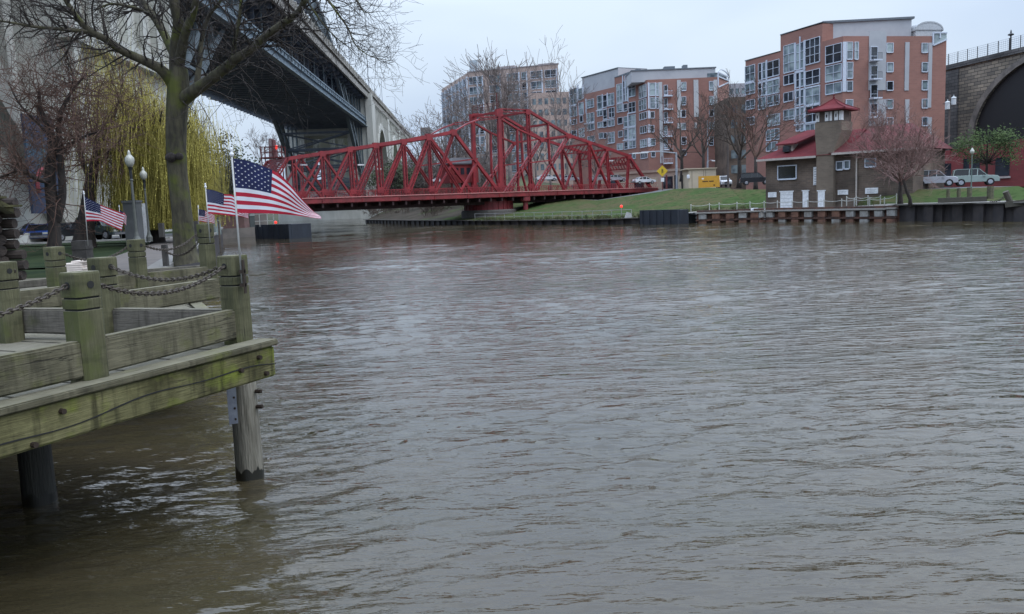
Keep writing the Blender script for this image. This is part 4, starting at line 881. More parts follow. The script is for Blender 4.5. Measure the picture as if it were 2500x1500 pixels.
for i in range(n+1):
    a = lerp(A0, A1, i/n)
    for top in (True, False):
        z = zarch(a, top)
        if abs(z-27) > 2 and not (ZU-3 < z < ZU+5 ): 
            mb.beam(V(a, 29.6, z), V(a, 47.6, z), .45, .5)
            if i < n and not (24 < z < ZU+6):
                a2 = lerp(A0, A1, (i+1)/n); z2 = zarch(a2, top); mb.beam(V(a, 29.6, z), V(a2, 47.6, z2), .3, .3); mb.beam(V(a, 47.6, z), V(a2, 29.6, z2), .3, .3)
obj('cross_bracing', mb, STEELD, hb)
# spandrel columns between decks near far pier, dark frames
mb = MB()
for a in np.arange(A0+6, A1-2, 10.5):
    for l0 in (31, 38, 46): mb.beam(V(a, l0, 27.2), V(a, l0, ZU-1.2), .5, .5, up=tuple(va))
    mb.beam(V(a, 31, 34), V(a, 38, 29), .3, .3); mb.beam(V(a, 46, 34), V(a, 38, 29), .3, .3)
pieces(obj('deck_column', mb, STEELD, hb))
# far pier
mb = MB()
blk(mb, A1, A1+13, 26.8, 33.5, -1, 33.6); blk(mb, A1, A1+13, 45.5, 51.4, -1, 33.6); blk(mb, A1+5, A1+13, 33.5, 45.5, -1, 12); blk(mb, A1-5, A1+1, 25, 53, -1, 5.5)
blk(mb, A1-.5, A1+3, 26.3, 28, 5.5, ZU-1.1); blk(mb, A1-1.0, A1+4, 26.0, 52, 5.5, 8.5); blk(mb, A1+.3, A1+13, 33.5, 45.5, 24, 33.5)
obj('far_pier', mb, CONC, hb)
# far approach arches
def approach(mb, a0, a1, zs, zc, l0, wd=4.5, th=1.8, cols=5):
    n = 18; pr = None
    for i in range(n+1):
        t = i/n; a = lerp(a0, a1, t); z = zs+(zc-zs)*(1-(2*t-1)**2)
        if pr: 
            A, Z = pr; mb.hexa([V(A, l0, Z-th/2-.6*abs(2*t-1)), V(a, l0, z-th/2-.6*abs(2*t-1)), V(a, l0+wd, z-th/2-.6*abs(2*t-1)), V(A, l0+wd, Z-th/2-.6*abs(2*t-1)), V(A, l0, Z+th/2), V(a, l0, z+th/2), V(a, l0+wd, z+th/2), V(A, l0+wd, Z+th/2)])
        pr = (a, z)
    for i in range(1, cols*2):
        t = i/(cols*2); z = zs+(zc-zs)*(1-(2*t-1)**2)
        if z < ZU-5: blk(mb, lerp(a0, a1, t)-.5, lerp(a0, a1, t)+.5, l0+.2, l0+wd-.2, z, ZU-1.1)
    blk(mb, a0, a1, l0+.1, l0+wd-.1, ZU-2.6, ZU-1.1)
mb = MB(); 
for l0 in (27.2, 45.5):
    approach(mb, A1+13, A1+55, 8, 29, l0); blk(mb, A1+55, A1+61, l0, l0+5, 0, ZU-1); approach(mb, A1+61, A1+100, 10, 29, l0); blk(mb, A1+100, A1+105, l0, l0+5, 0, ZU-1); approach(mb, A1+105, A1+140, 12, 29, l0)
obj('far_approach_arches', mb, CONC, hb)
# near pier
mb = MB(); blk(mb, 60, 82, 27.2, 51.2, 0, ZU-1.1); blk(mb, 46, 60, 28.6, 50.5, 0, 8)
for a in (61, 64.2, 67.5, 70.8, 74.1, 77.4, 80.7): blk(mb, a-.55, a+.55, 26.6, 27.2, 17 if a > 61 and a < 80 else 1, ZU-1.1)
blk(mb, 59.5, 82.4, 26.4, 27.2, 15.6, 17.0); blk(mb, 46.6, 82.4, 26.7, 51.5, 0, 2.6)
obj('near_pier', mb, CONC, hb)
mb = MB()
for l0 in (27.4, 45.5):
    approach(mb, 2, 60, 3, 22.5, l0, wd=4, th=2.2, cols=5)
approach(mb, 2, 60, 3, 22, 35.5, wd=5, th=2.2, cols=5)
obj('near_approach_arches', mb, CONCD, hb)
# mural banner on near pier
def V2(px, py, l):   # point on plane l=const of the bridge
    d = Vector(ray(px, py)); t = l/(d.dot(vl)); q = Vector((0, 0, H))+d*t; return q
mb = MB(); g0 = [V2(62, 285, 26.25), V2(118, 285, 26.25), V2(122, 520, 26.25), V2(78, 522, 26.25)]
a0 = (g0[3]-Vector()).dot(va); a1 = (g0[2]).dot(va); zb, zt = g0[3].z, V2(90, 285, 26.25).z
blk(mb, a0, a1+1.5, 26.15, 26.3, zb, zt)
bn = mat('mural_blue', (.018, .032, .075), (.012, .02, .04), scale=.15, moss=((.025, .07, .10), .3, .5)); o = obj('mural_banner', mb, bn)
tag(o, 'tall blue mural banner with a red curl, hung on the concrete pier', 'banner')
mb = MB(); c = V((a0+a1)/2+.6, 26.1, zb+1.7); ring = [c+va*math.cos(t)*1.0+Vector((0, 0, math.sin(t)*1.0)) for t in np.linspace(.2, 3.6, 12)]; mb.tube(ring, .16, 5)
obj('red_curl', mb, mat('mural_red', (.2, .03, .04)), o)
# lamp standards on deck
def deck_lamp(a, lab, h=9, arm=True):
    t = thing('deck_lamp', lab, 'street lamp', V(a, 27.2, ZU+1), 'tall thin lamps along the high bridge deck'); mb = MB(); mb.tube([V(a, 27.2, ZU), V(a, 27.2, ZU+h)], [.12, .07], 6); mb.tube([V(a, 27.2, ZU+h-.1), V(a, 28.5, ZU+h+.4), V(a, 30, ZU+h+.35)], .05, 5)
    obj('pole', mb, mat('pale_lamp_steel', (.35, .37, .4), metal=.3, rough=.5), t); mb = MB(); mb.beam(V(a, 29.6, ZU+h+.35), V(a, 30.5, ZU+h+.3), .3, .12); obj('lamp_head', mb, GREY, t)
deck_lamp(206, 'tall thin lamp on the high bridge deck nearest the viewer'); deck_lamp(243, 'thin lamp above the far pier of the high bridge'); deck_lamp(280, 'thin lamp on the far approach of the high bridge'); deck_lamp(330, 'most distant thin lamp on the high bridge')
KS = 1.25
def upscale(o):
    C0 = Vector((0, 0, H)); o.location = C0+(o.location-C0)*KS if o.type == 'EMPTY' else C0*(1-KS); o.scale = (KS,)*3
for o_ in [hb]+[x for x in bpy.data.objects if x.parent is None and x.name.split('.')[0] in ('deck_lamp', 'mural_banner')]: upscale(o_)
# distant smokestack
b = P(668, 420, 420); t_ = thing('smokestack', 'distant slim smokestack with a red light left of the high bridge pier', 'chimney', b); zt = P(668, 339, 420).z
mb = MB(); mb.tube([b, (b.x, b.y, zt)], [1.9, 1.4], 10); obj('shaft', mb, mat('far_brick', (.16, .10, .10)), t_)

# ================================================================== RED SWING BRIDGE
pl = Plane(P(715, 470, 126), P(1590, 462, 172))
SWW = 8.0
sb = thing('red_swing_bridge', 'dark red riveted swing truss bridge crossing the river on a round pivot', 'bridge', pl.pt(pl.len/2, 3))
ZD = 5.0
def near(px, py): u, z = pl.hit(px, py); return u, z
# member list in photo pixels: (x0,y0,x1,y1,thickness)
M_ = [(702, 388, 1045, 335, .75), (1045, 335, 1107, 322, .75), (1107, 322, 1222, 462, .75), (640, 470, 702, 388, .5),
      (716, 386, 722, 478, .7), (786, 374, 792, 478, .55), (853, 363, 862, 476, .55), (917, 354, 928, 473, .8), (985, 345, 992, 472, .7), (1046, 335, 1053, 468, .55),
      (716, 400, 790, 478, .35), (786, 376, 722, 478, .35), (786, 378, 862, 476, .35), (853, 366, 792, 478, .4), (917, 360, 862, 474, .5), (985, 350, 928, 470, .6), (1046, 340, 992, 468, .8), (1050, 350, 1130, 458, .5), (1107, 325, 1053, 466, .5), (1165, 395, 1118, 462, .4),
      (1088, 398, 1165, 388, .3), (1107, 322, 1140, 303, .3), (1140, 303, 1170, 292, .35), (1170, 292, 1218, 287, .5),
      (1218, 270, 1222, 462, 1.0), (1218, 270, 1288, 272, .7), (1288, 270, 1296, 458, .7), (1218, 288, 1262, 315, .4), (1262, 315, 1322, 342, .4), (1262, 315, 1265, 460, .3),
      (1288, 270, 1388, 331, .65), (1388, 331, 1535, 381, .75), (1535, 381, 1590, 462, .75),
      (1322, 340, 1230, 460, .65), (1388, 331, 1302, 456, .75), (1337, 302, 1342, 400, .35), (1322, 340, 1388, 331, .4), (1290, 398, 1345, 392, .3),
      (1438, 350, 1442, 460, .5), (1481, 363, 1488, 460, .5), (1535, 381, 1530, 460, .45), (1345, 400, 1380, 460, .3), (1270, 408, 1286, 455, .25), (1438, 350, 1488, 458, .4), (1481, 365, 1442, 460, .3)]
def truss(off, skip=()):
    mb = MB(); up = tuple(pl.n)
    for k, (x0, y0, x1, y1, t) in enumerate(M_):
        if k in skip: continue
        u0, z0 = near(x0, y0); u1_, z1 = near(x1, y1); z0 = max(z0, ZD-.2) if y0 > 440 else z0; z1 = max(z1, ZD-.2) if y1 > 440 else z1
        if y0 > 452: z0 = ZD-.1
        if y1 > 452: z1 = ZD-.1
        a = pl.pt(u0, z0, -off); b = pl.pt(u1_, z1, -off); t *= .85
        if t >= .38 and not (k in (0, 1, 2, 30, 31, 32, 24)):      # laced built-up member: two channels + lacing
            d = (b-a).normalized(); s = d.cross(Vector(pl.n)).normalized()*(t*.42)
            mb.beam(a+s, b+s, .45, t*.24, up=up) if False else None
            mb.beam(a+s, b+s, t*.24, .45, up=up); mb.beam(a-s, b-s, t*.24, .45, up=up)
            Ln = (b-a).length; n = max(3, int(Ln/(t*1.1)))
            for i in range(n):
                p = a.lerp(b, i/n)+s*(1 if i % 2 else -1); q = a.lerp(b, (i+1)/n)+s*(-1 if i % 2 else 1); mb.beam(p, q, t*.16, .1, up=up)
        else: mb.beam(a, b, t*.8, .5, up=up)
    # gusset plates
    for x, y, g in ((786, 376, .9), (853, 366, .9), (917, 356, 1), (985, 347, 1), (1046, 337, 1), (1107, 324, 1.1), (1218, 276, 1.3), (1288, 274, 1), (1388, 333, 1), (1535, 383, 1), (1438, 351, .8), (1481, 365, .8), (1222, 455, 1.3), (1296, 455, 1), (928, 465, 1), (992, 465, 1), (1053, 462, 1), (862, 468, 1), (792, 470, 1), (1322, 342, .8)):
        u, z = near(x, y); q = pl.pt(u, z, -off); mb.beam(q-pl.d*g*.5, q+pl.d*g*.5, g*.9, .56, up=up)
    return mb
obj('truss', truss(0), RED, sb); obj('truss', truss(SWW), RED, sb)
uL = near(640, 470)[0]; uR = near(1592, 462)[0]
# deck
mb = MB(); mb.hexa([pl.pt(uL, ZD-.75, .3), pl.pt(uR, ZD-.75, .3), pl.pt(uR, ZD-.75, -SWW-.3), pl.pt(uL, ZD-.75, -SWW-.3), pl.pt(uL, ZD-.02, .3), pl.pt(uR, ZD-.02, .3), pl.pt(uR, ZD-.02, -SWW-.3), pl.pt(uL, ZD-.02, -SWW-.3)])
for o_ in (1.6, -SWW-1.3): mb.hexa([pl.pt(uL, ZD-.6, o_), pl.pt(uR, ZD-.6, o_), pl.pt(uR, ZD-.6, o_-.35), pl.pt(uL, ZD-.6, o_-.35), pl.pt(uL, ZD+.12, o_), pl.pt(uR, ZD+.12, o_), pl.pt(uR, ZD+.12, o_-.35), pl.pt(uL, ZD+.12, o_-.35)])
mb.hexa([pl.pt(uL, ZD-.15, 1.3), pl.pt(uR, ZD-.15, 1.3), pl.pt(uR, ZD-.15, .31), pl.pt(uL, ZD-.15, .31), pl.pt(uL, ZD, 1.3), pl.pt(uR, ZD, 1.3), pl.pt(uR, ZD, .31), pl.pt(uL, ZD, .31)])
obj('deck', mb, REDL, sb)
mb = MB(); u = uL+1.5
for s in (0, 1): mb.beam(pl.pt(uL+3, ZD-1.25, -1.2-s*5.6), pl.pt(uR-1, ZD-1.25, -1.2-s*5.6), .5, 1.1)
while u < uR: mb.beam(pl.pt(u, ZD-1.0, 1.4), pl.pt(u, ZD-1.0, -SWW-1), .3, .6); u += 2.4
obj('floor_girders', mb, mat('shaded_underside_red', (.035, .015, .015), rough=.8), sb)  # bridge red darkened to paint in the shade below the deck
mb = MB()
def redrail(o_):
    mb.beam(pl.pt(uL, ZD+1.15, o_), pl.pt(uR, ZD+1.15, o_), .08, .10); mb.beam(pl.pt(uL, ZD+.25, o_), pl.pt(uR, ZD+.25, o_), .06, .08)
    u = uL
    while u < uR: mb.beam(pl.pt(u, ZD, o_), pl.pt(u, ZD+1.2, o_), .10, .10, up=tuple(pl.n)); u += 2.2
    u = uL
    while u < uR:
        mb.beam(pl.pt(u, ZD+.25, o_), pl.pt(u, ZD+1.1, o_), .035, .035, up=tuple(pl.n)); mb.beam(pl.pt(u, ZD+.25, o_), pl.pt(u+.55, ZD+1.1, o_), .02, .04, up=tuple(pl.n)); mb.beam(pl.pt(u+.55, ZD+.25, o_), pl.pt(u, ZD+1.1, o_), .02, .04, up=tuple(pl.n)); u += .55
redrail(1.5); redrail(-SWW-1.2)
obj('railing', mb, RED, sb)
mb = MB(); mb.beam(pl.pt(uL, ZD+.20, 1.66), pl.pt(uR, ZD+.20, 1.66), .14, .12); u = uL+2
while u < uR: mb.beam(pl.pt(u, ZD-.62, 1.64), pl.pt(u, ZD+.2, 1.64), .1, .1, up=tuple(pl.n), m=1); u += 6.6
obj('utility_pipe', mb, [REDW, RED], sb)
# cross frames between trusses (top laterals)
mb = MB(); up = (0, 0, 1)
for (x, y) in ((786, 376), (853, 366), (917, 356), (985, 347), (1046, 337), (1107, 324), (1218, 272), (1288, 272), (1337, 302), (1388, 333), (1438, 351), (1481, 365), (1535, 383)):
    u, z = near(x, y); mb.beam(pl.pt(u, z-.1, 0), pl.pt(u, z-.1, -SWW), .35, .35)
    if 1400 < x: 
        mb.beam(pl.pt(u, z-1.5, 0), pl.pt(u, z-1.5, -SWW), .2, .2)
        for s in range(7): mb.beam(pl.pt(u, z-.2, -s*SWW/7), pl.pt(u, z-1.4, -(s+1)*SWW/7), .12, .14)
nodes = [(786, 376), (853, 366), (917, 356), (985, 347), (1046, 337), (1107, 324)]
for a_, b_ in zip(nodes, nodes[1:]):
    ua, za = near(*a_); ub, zb_ = near(*b_); mb.beam(pl.pt(ua, za, 0), pl.pt(ub, zb_, -SWW), .15, .15); mb.beam(pl.pt(ua, za, -SWW), pl.pt(ub, zb_, 0), .15, .15)
ua, za = near(702, 388); ue, ze = near(640, 470)     # left portal grid
for k in range(8):
    s = k/8*.5; mb.beam(pl.pt(lerp(ua, ue, s), lerp(za, ze, s)*1.0, 0), pl.pt(lerp(ua, ue, s), lerp(za, ze, s), -SWW), .2, .2)
for k in range(5): mb.beam(pl.pt(ua, za-.1, -k*SWW/4), pl.pt(lerp(ua, ue, .45), lerp(za, ze, .45), -k*SWW/4), .16, .2)
ua, za = near(1535, 383); ue, ze = near(1590, 462)
for k in range(3): s = k/2*.35; mb.beam(pl.pt(lerp(ua, ue, s), lerp(za, ze, s), 0), pl.pt(lerp(ua, ue, s), lerp(za, ze, s), -SWW), .2, .2)
for k in range(10): mb.beam(pl.pt(ua, za, -k*SWW/10), pl.pt(lerp(ua, ue, .35), lerp(za, ze, .35), -(k+1)*SWW/10), .15, .2)
obj('cross_frames', mb, RED, sb)
# top platform railing on the tower
mb = MB(); u0, z0 = near(1218, 270); u1_, z1_ = near(1288, 270); zt = z0+.4
mb.hexa([pl.pt(u0-.6, zt-.1, .4), pl.pt(u1_+.2, zt-.1, .4), pl.pt(u1_+.2, zt-.1, -SWW-.4), pl.pt(u0-.6, zt-.1, -SWW-.4), pl.pt(u0-.6, zt, .4), pl.pt(u1_+.2, zt, .4), pl.pt(u1_+.2, zt, -SWW-.4), pl.pt(u0-.6, zt, -SWW-.4)]) if False else None
for o_ in (.2, -SWW-.2):
    pass
for zz in (.55, 1.1): mb.beam(pl.pt(u0, zt+zz, .1), pl.pt(u0, zt+zz, -SWW), .05, .05); mb.beam(pl.pt(u0+2.5, zt+zz, -SWW), pl.pt(u0, zt+zz, -SWW), .05, .05)
for s in range(6): mb.beam(pl.pt(u0, zt-.2, -s*SWW/5), pl.pt(u0, zt+1.1, -s*SWW/5), .06, .06, up=tuple(pl.n))
mb.beam(pl.pt(u0, zt-.2, -.5), pl.pt(u0, zt+2.6, -.5), .12, .12, up=tuple(pl.n))
obj('tower_walkway', mb, mat('dark_red_rail', (.12, .025, .025)), sb)
# operator house
mb = MB(); ca, cz = near(1180, 440); cb, _ = near(1262, 440)
def pbox(mb, u0, u1, z0, z1, o0, o1, m=None): mb.hexa([pl.pt(u0, z0, o0), pl.pt(u1, z0, o0), pl.pt(u1, z0, o1), pl.pt(u0, z0, o1), pl.pt(u0, z1, o0), pl.pt(u1, z1, o0), pl.pt(u1, z1, o1), pl.pt(u0, z1, o1)], m)
pbox(mb, ca-1, cb-2, 7.3, 10.6, -SWW-1, -SWW-4.2, 0); pbox(mb, ca-1.3, cb-1.7, 10.6, 10.8, -SWW-.7, -SWW-4.5, 1)
mb.hexa([pl.pt(ca-1.3, 10.8, -SWW-.7), pl.pt(cb-1.7, 10.8, -SWW-.7), pl.pt(cb-1.7, 10.8, -SWW-4.5), pl.pt(ca-1.3, 10.8, -SWW-4.5), pl.pt(ca+.8, 11.9, -SWW-2), pl.pt(cb-3.5, 11.9, -SWW-2), pl.pt(cb-3.5, 11.9, -SWW-3), pl.pt(ca+.8, 11.9, -SWW-3)], 1)
for k in range(4): pbox(mb, ca+.1+k*1.3, ca+.9+k*1.3, 8.8, 10.0, -SWW-.96, -SWW-1.1, 2)
for k in range(3): mb.beam(pl.pt(ca+k*2.2, ZD-.5, -SWW-2), pl.pt(ca+k*2.2, 7.4, -SWW-2), .25, .25, up=tuple(pl.n), m=0)
obj('operator_cabin', mb, [mat('cabin_red', (.22, .03, .03), (.16, .02, .02), scale=.6), mat('cabin_grey_roof', (.07, .065, .07)), GD], sb)
# pivot drum
mb = MB(); ud = near(1225, 495)[0]; c = pl.pt(ud, 0, -SWW/2); mb.lathe((c.x, c.y, 0), [(4.3, 2.2), (4.3, 3.7), (4.0, 3.72), (4.0, 4.05), (4.5, 4.1)], 40)
for k in range(28): an = 6.283*k/28; p = c+Vector((math.cos(an), math.sin(an), 0))*4.35; mb.beam((p.x, p.y, 2.25), (p.x, p.y, 3.65), .12, .2, up=(math.cos(an), math.sin(an), 0))
obj('pivot_drum', mb, mat('drum_red', (.21, .024, .028), (.13, .018, .02), rough=.6), sb, smooth=False)
mb = MB(); mb.lathe((c.x, c.y, 0), [(5.0, -1), (5.0, 2.0), (4.8, 2.25), (.1, 2.26)], 36); tag(obj('pivot_pier', mb, mat('dark_stone_pier', (.10, .09, .08))), 'low dark round stone pier under the swing bridge drum', 'pier')
mb = MB(); g1 = near(1275, 490); q = pl.pt(g1[0], 0, .9); mb.tube([(q.x, q.y, 1.8), (q.x, q.y, 4.3)], .45, 12); mb.lathe((q.x, q.y, 3.4), [(.7, 0), (.9, .2), (.9, .9)], 14); obj('drive_shaft', mb, mat('drum_red', (.1, .02, .02)), sb)
# red traffic lights / white fittings on the bridge
mb = MB()
for (x, y) in ((716, 403), (748, 402), (888, 402), (930, 412), (1500, 392)): u, z = near(x, y); q = pl.pt(u, z, -1.0); mb.beam(q-pl.d*.55, q+pl.d*.55, .25, .22)
obj('bridge_light', mb, WHITE, sb)
# abutment at right end + barrier posts
mb = MB(); pbox(mb, uR+.1, uR+9, 1.0, ZD-.1, 2, -SWW-2); tag(obj('bridge_abutment', mb, mat('tan_abutment', (.26, .21, .17), (.18, .14, .12), scale=.5)), 'tan concrete abutment at the right end of the red bridge', 'abutment')
mb = MB(); pbox(mb, uL-12, uL-.3, -1, ZD-.1, 2, -SWW-2); tag(obj('bridge_abutment', mb, mat('dark_abutment', (.16, .14, .12), (.1, .09, .08), scale=.5)), 'dark abutment at the left end of the red bridge behind the flag', 'abutment')
# gantry at left end: box platform with railing
t_ = thing('bridge_gantry', 'red gantry mast with railed platform at the left end of the red bridge', 'gantry', P(668, 480, 133)); q = P(668, 385, 133)
mb = MB()
for dx in (-1.6, 1.6):
    for dy in (-1, 1): mb.beam((q.x+dx, q.y+dy, 4.5), (q.x+dx, q.y+dy, q.z+1.7), .14, .14)
for zz in (0, .8, 1.6):
    for dy in (-1, 1): mb.beam((q.x-1.6, q.y+dy, q.z+zz), (q.x+1.6, q.y+dy, q.z+zz), .08, .1)
for k in range(6): mb.beam((q.x-1.6+k*.64, q.y-1, q.z), (q.x-1.6+k*.64, q.y-1, q.z+1.6), .05, .05)
mb.box(q.x-1.7, q.y-1.1, q.z-.15, q.x+1.7, q.y+1.1, q.z); obj('platform', mb, mat('dark_red_rail', (.12, .025, .025)), t_)
mb = MB(); mb.tube([(q.x+.2, q.y, q.z), (q.x+.2, q.y, P(668, 342, 133).z)], [.45, .32], 10); obj('mast', mb, mat('mast_dull_red', (.16, .07, .07)), t_)
mb = MB(); s_ = P(675, 360, 132.4); mb.lathe(s_, [(.05, -.35), (.2, -.2), (.2, .2), (.05, .3)], 8); obj('beacon', mb, LED, t_)

# ================================================================== APARTMENT BLOCKS
def zo(ox, oy, sc): return lambda x, y: (ox+x/sc, oy+y/sc)
def add_window(parent, pln, u0, u1, z0, z1, kind, off=.02, mull=None):
    mb = MB(); t = .10; W_ = u1-u0; Hh = z1-z0
    def bar(a, b, c, d): mb.hexa([pln.pt(a, c, off), pln.pt(b, c, off), pln.pt(b, c, off+.16), pln.pt(a, c, off+.16), pln.pt(a, d, off), pln.pt(b, d, off), pln.pt(b, d, off+.16), pln.pt(a, d, off+.16)])
    bar(u0-t, u0, z0-t, z1+t); bar(u1, u1+t, z0-t, z1+t); bar(u0, u1, z1, z1+t); bar(u0, u1, z0-t*1.7, z0)
    nc = max(1, round(W_/1.5)); nr = max(1, round(Hh/1.5))
    for i in range(1, nc): bar(u0+W_*i/nc-.04, u0+W_*i/nc+.04, z0, z1)
    for i in range(1, nr): bar(u0, u1, z0+Hh*i/nr-.04, z0+Hh*i/nr+.04) if False else None
    rows_ = [z0+Hh*i/nr for i in range(1, nr)]+([z0+Hh*.28] if nr == 1 and Hh > 1.6 else [])
    for zz in rows_:
        for i in range(nc):
            a = u0+W_*i/nc+(.04 if i else 0); b = u0+W_*(i+1)/nc-(.04 if i < nc-1 else 0); bar(a, b, zz-.04, zz+.04)
    f = obj('window', mb, WFRAME, parent)
    mb = MB(); mb.hexa([pln.pt(u0, z0, off-.06), pln.pt(u1, z0, off-.06), pln.pt(u1, z0, off+.05), pln.pt(u0, z0, off+.05), pln.pt(u0, z1, off-.06), pln.pt(u1, z1, off-.06), pln.pt(u1, z1, off+.05), pln.pt(u0, z1, off+.05)])
    obj('pane', mb, {'l': GL, 'd': GD, 'm': GM}[kind], f)
def wrect(pln, f, r, reg):
    x0, y0, x1, y1 = r[:4]; cx, cy0 = reg((x0+x1)/2, y0); _, cy1 = reg((x0+x1)/2, y1); X0 = reg(x0, (y0+y1)/2); X1 = reg(x1, (y0+y1)/2)
    u0 = pln.hit(*X0)[0]; u1_ = pln.hit(*X1)[0]; zt = pln.hit(cx, cy0)[1]; zb = pln.hit(cx, cy1)[1]
    return u0, u1_, zb, zt
def prism(mb, pln, u0, u1, z0, z1, depth, m=None, ztr=None, off=0):
    """wall block whose front is on the plane"""
    z1b = z1 if ztr is None else ztr
    mb.hexa([pln.pt(u0, z0, off), pln.pt(u1, z0, off), pln.pt(u1, z0, -depth), pln.pt(u0, z0, -depth), pln.pt(u0, z1, off), pln.pt(u1, z1b, off), pln.pt(u1, z1b, -depth), pln.pt(u0, z1, -depth)], m)
def panels(parent, pln, lst, reg, m, name='grey_panel', th=.12):
    for r in lst:
        u0, u1_, z0, z1 = wrect(pln, None, r, reg); mb = MB(); prism(mb, pln, u0, u1_, z0, z1, 0, off=th); obj(name, mb, m, parent)
def windows(parent, pln, lst, reg, off=.02):
    g_ = random.Random(len(lst))
    for r in lst:
        u0, u1_, z0, z1 = wrect(pln, None, r, reg); k = r[4] if len(r) > 4 else g_.choice('lmmd'); add_window(parent, pln, u0, u1_, z0, z1, k, off)
GZ = 3.0
# --- C: tall right block
rC = zo(1750, 40, 4.122)
kA = P(1820, 150, 172); kB = P(1905.5, 127, 160); kC = P(2007.5, 100, 150); kD = P(2058.5, 88, 145.5); kE = P(2311, 92, 149.5)
bC = thing('apartment_block', 'tall orange brick apartment block with large white framed windows behind the brick house', 'apartment block', (kD.x, kD.y, GZ))
pA = Plane(kA, kC); pD = Plane(kC, kD); pE = Plane(kD, kE)
mb = MB(); uB = pA.hit(1905.5, 200)[0]; z1 = pA.hit(1905.5, 127)[1]; z0_ = pA.hit(1820, 150)[1]; zTa = pA.hit(1905.5, 87)[1]; zTb = pA.hit(2007, 58)[1]
prism(mb, pA, 0, uB, GZ, z0_, 16, ztr=z1); prism(mb, pA, uB+.003, pA.len, GZ, zTa, 16.2, ztr=zTb, off=.0)
zBay = pD.hit(2030, 96)[1]
mb.extrude([(*kC.xy, GZ), (*kD.xy, GZ), (*kE.xy, GZ), (*(kE-Vector(pE.n)*17).xy, GZ), (*(kC-Vector(pE.n)*9).xy, GZ)], (0, 0, zBay-GZ))
obj('wall', mb, BRICK, bC, uv=True)
# grey setback storey + roof line
mb = MB(); uX = pE.hit(2240, 90)[0]; zG = zBay+3.2
g0 = kC+Vector((.4, .8, 0)); sB = Plane(g0, pE.pt(uX, 0, -1.6)); prism(mb, sB, 0, sB.len, zBay-.5, zG, 11); obj('setback_storey', mb, GREY, bC)
mb = MB(); prism(mb, sB, -.1, sB.len+.4, zG, zG+.35, 11.4, off=.3); prism(mb, pA, uB, pA.len+.1, zTa+.003, zTa+.18, 1, ztr=zTb+.18, off=.12); prism(mb, pA, -.1, uB-.01, z0_+.003, z0_+.18, 1, ztr=z1+.18, off=.12); obj('roof_edge', mb, ROOFD, bC)
# barrel roof + sloping gable at right
mb = MB(); u0 = uX+.3; u1_ = pE.hit(2309, 90)[0]; n = 10; pr = None
for i in range(n+1):
    a = math.pi*i/n; u = lerp(u0-.2, u1_+.1, (1-math.cos(a))/2); z = zBay+1.3+1.35*math.sin(a)
    if pr: mb.hexa([pE.pt(pr[0], pr[1]-.25, -.7), pE.pt(u, z-.25, -.7), pE.pt(u, z-.25, -9), pE.pt(pr[0], pr[1]-.25, -9), pE.pt(pr[0], pr[1], -.7), pE.pt(u, z, -.7), pE.pt(u, z, -9), pE.pt(pr[0], pr[1], -9)])
    pr = (u, z)
prism(mb, pE, u0, u1_, zBay, zBay+1.5, 9, off=-.9)
for i in range(n):
    aa = [math.pi*k/n for k in (i, i+1)]; qq = [(lerp(u0-.2, u1_+.1, (1-math.cos(a))/2), zBay+1.2+1.35*math.sin(a)) for a in aa]; mb.quad(pE.pt(qq[0][0], zBay+1.2, -.75), pE.pt(qq[1][0], zBay+1.2, -.75), pE.pt(*qq[1], -.75), pE.pt(*qq[0], -.75))
obj('barrel_roof', mb, mat('pale_barrel_metal', (.42, .44, .45), rough=.4), bC)
mb = MB(); sl0 = wrect(pE, None, (2172, 175, 2310, 295), rC)
a_, b_, zb, zt = sl0; mb.poly([pE.pt(a_, zb-.4, .03), pE.pt(b_, zb-.4, .03), pE.pt(b_, zt-1.2, .03), pE.pt(a_, zb+.2, .03)]) if False else None
def gbar(x0, z0, x1, z1): mb.beam(pE.pt(x0, z0, .1), pE.pt(x1, z1, .1), .22, .25, up=tuple(pE.n))
gbar(a_, zb, a_, zt+.2); gbar(a_, zt+.1, b_, zt+.1); gbar(a_, zb, b_, zt-1.0); gbar((a_+b_)/2, zb+1.2, (a_+b_)/2, zt); obj('gable_frame', mb, WFRAME, bC)
mb = MB(); mb.poly([pE.pt(a_, zb, .05), pE.pt(b_, zt-1.0, .05), pE.pt(b_, zt, .05), pE.pt(a_, zt, .05)]); obj('gable_glass', mb, GL, bC)
windows(bC, pA, [(292, 500, 386, 652, 'm'), (292, 680, 386, 778, 'm'), (425, 478, 455, 640, 'd'), (466, 468, 497, 625, 'm'), (425, 660, 455, 800, 'd'), (466, 650, 497, 790, 'm'), (425, 820, 497, 930, 'm'), (512, 450, 632, 600, 'd'), (512, 628, 632, 775, 'l'), (515, 800, 632, 892, 'm'), (515, 990, 636, 1095, 'l'), (300, 845, 385, 930, 'm'), (505, 1140, 630, 1240, 'm'), (300, 1020, 380, 1090, 'd'), (505, 1270, 610, 1350, 'm'),
    (680, 290, 785, 558, 'l'), (680, 592, 782, 680, 'd'), (680, 768, 772, 852, 'd'), (680, 942, 782, 1036, 'm'), (805, 285, 835, 535, 'l'), (848, 265, 878, 520, 'm'), (805, 572, 835, 712, 'd'), (850, 562, 880, 700, 'm'), (805, 748, 835, 890, 'm'), (850, 738, 880, 880, 'm'), (805, 925, 835, 1068, 'm'), (850, 912, 880, 1060, 'm'), (805, 1095, 835, 1150, 'm'), (850, 1085, 880, 1150, 'l'),
    (898, 228, 1038, 470, 'd'), (900, 545, 1038, 682, 'd'), (900, 715, 1038, 880, 'l'), (900, 905, 1038, 1060, 'd'), (900, 1085, 1038, 1150, 'm')], rC)
windows(bC, pD, [(1102, 290, 1258, 465, 'd'), (1102, 495, 1258, 645, 'l'), (1102, 678, 1258, 772, 'l')], rC)
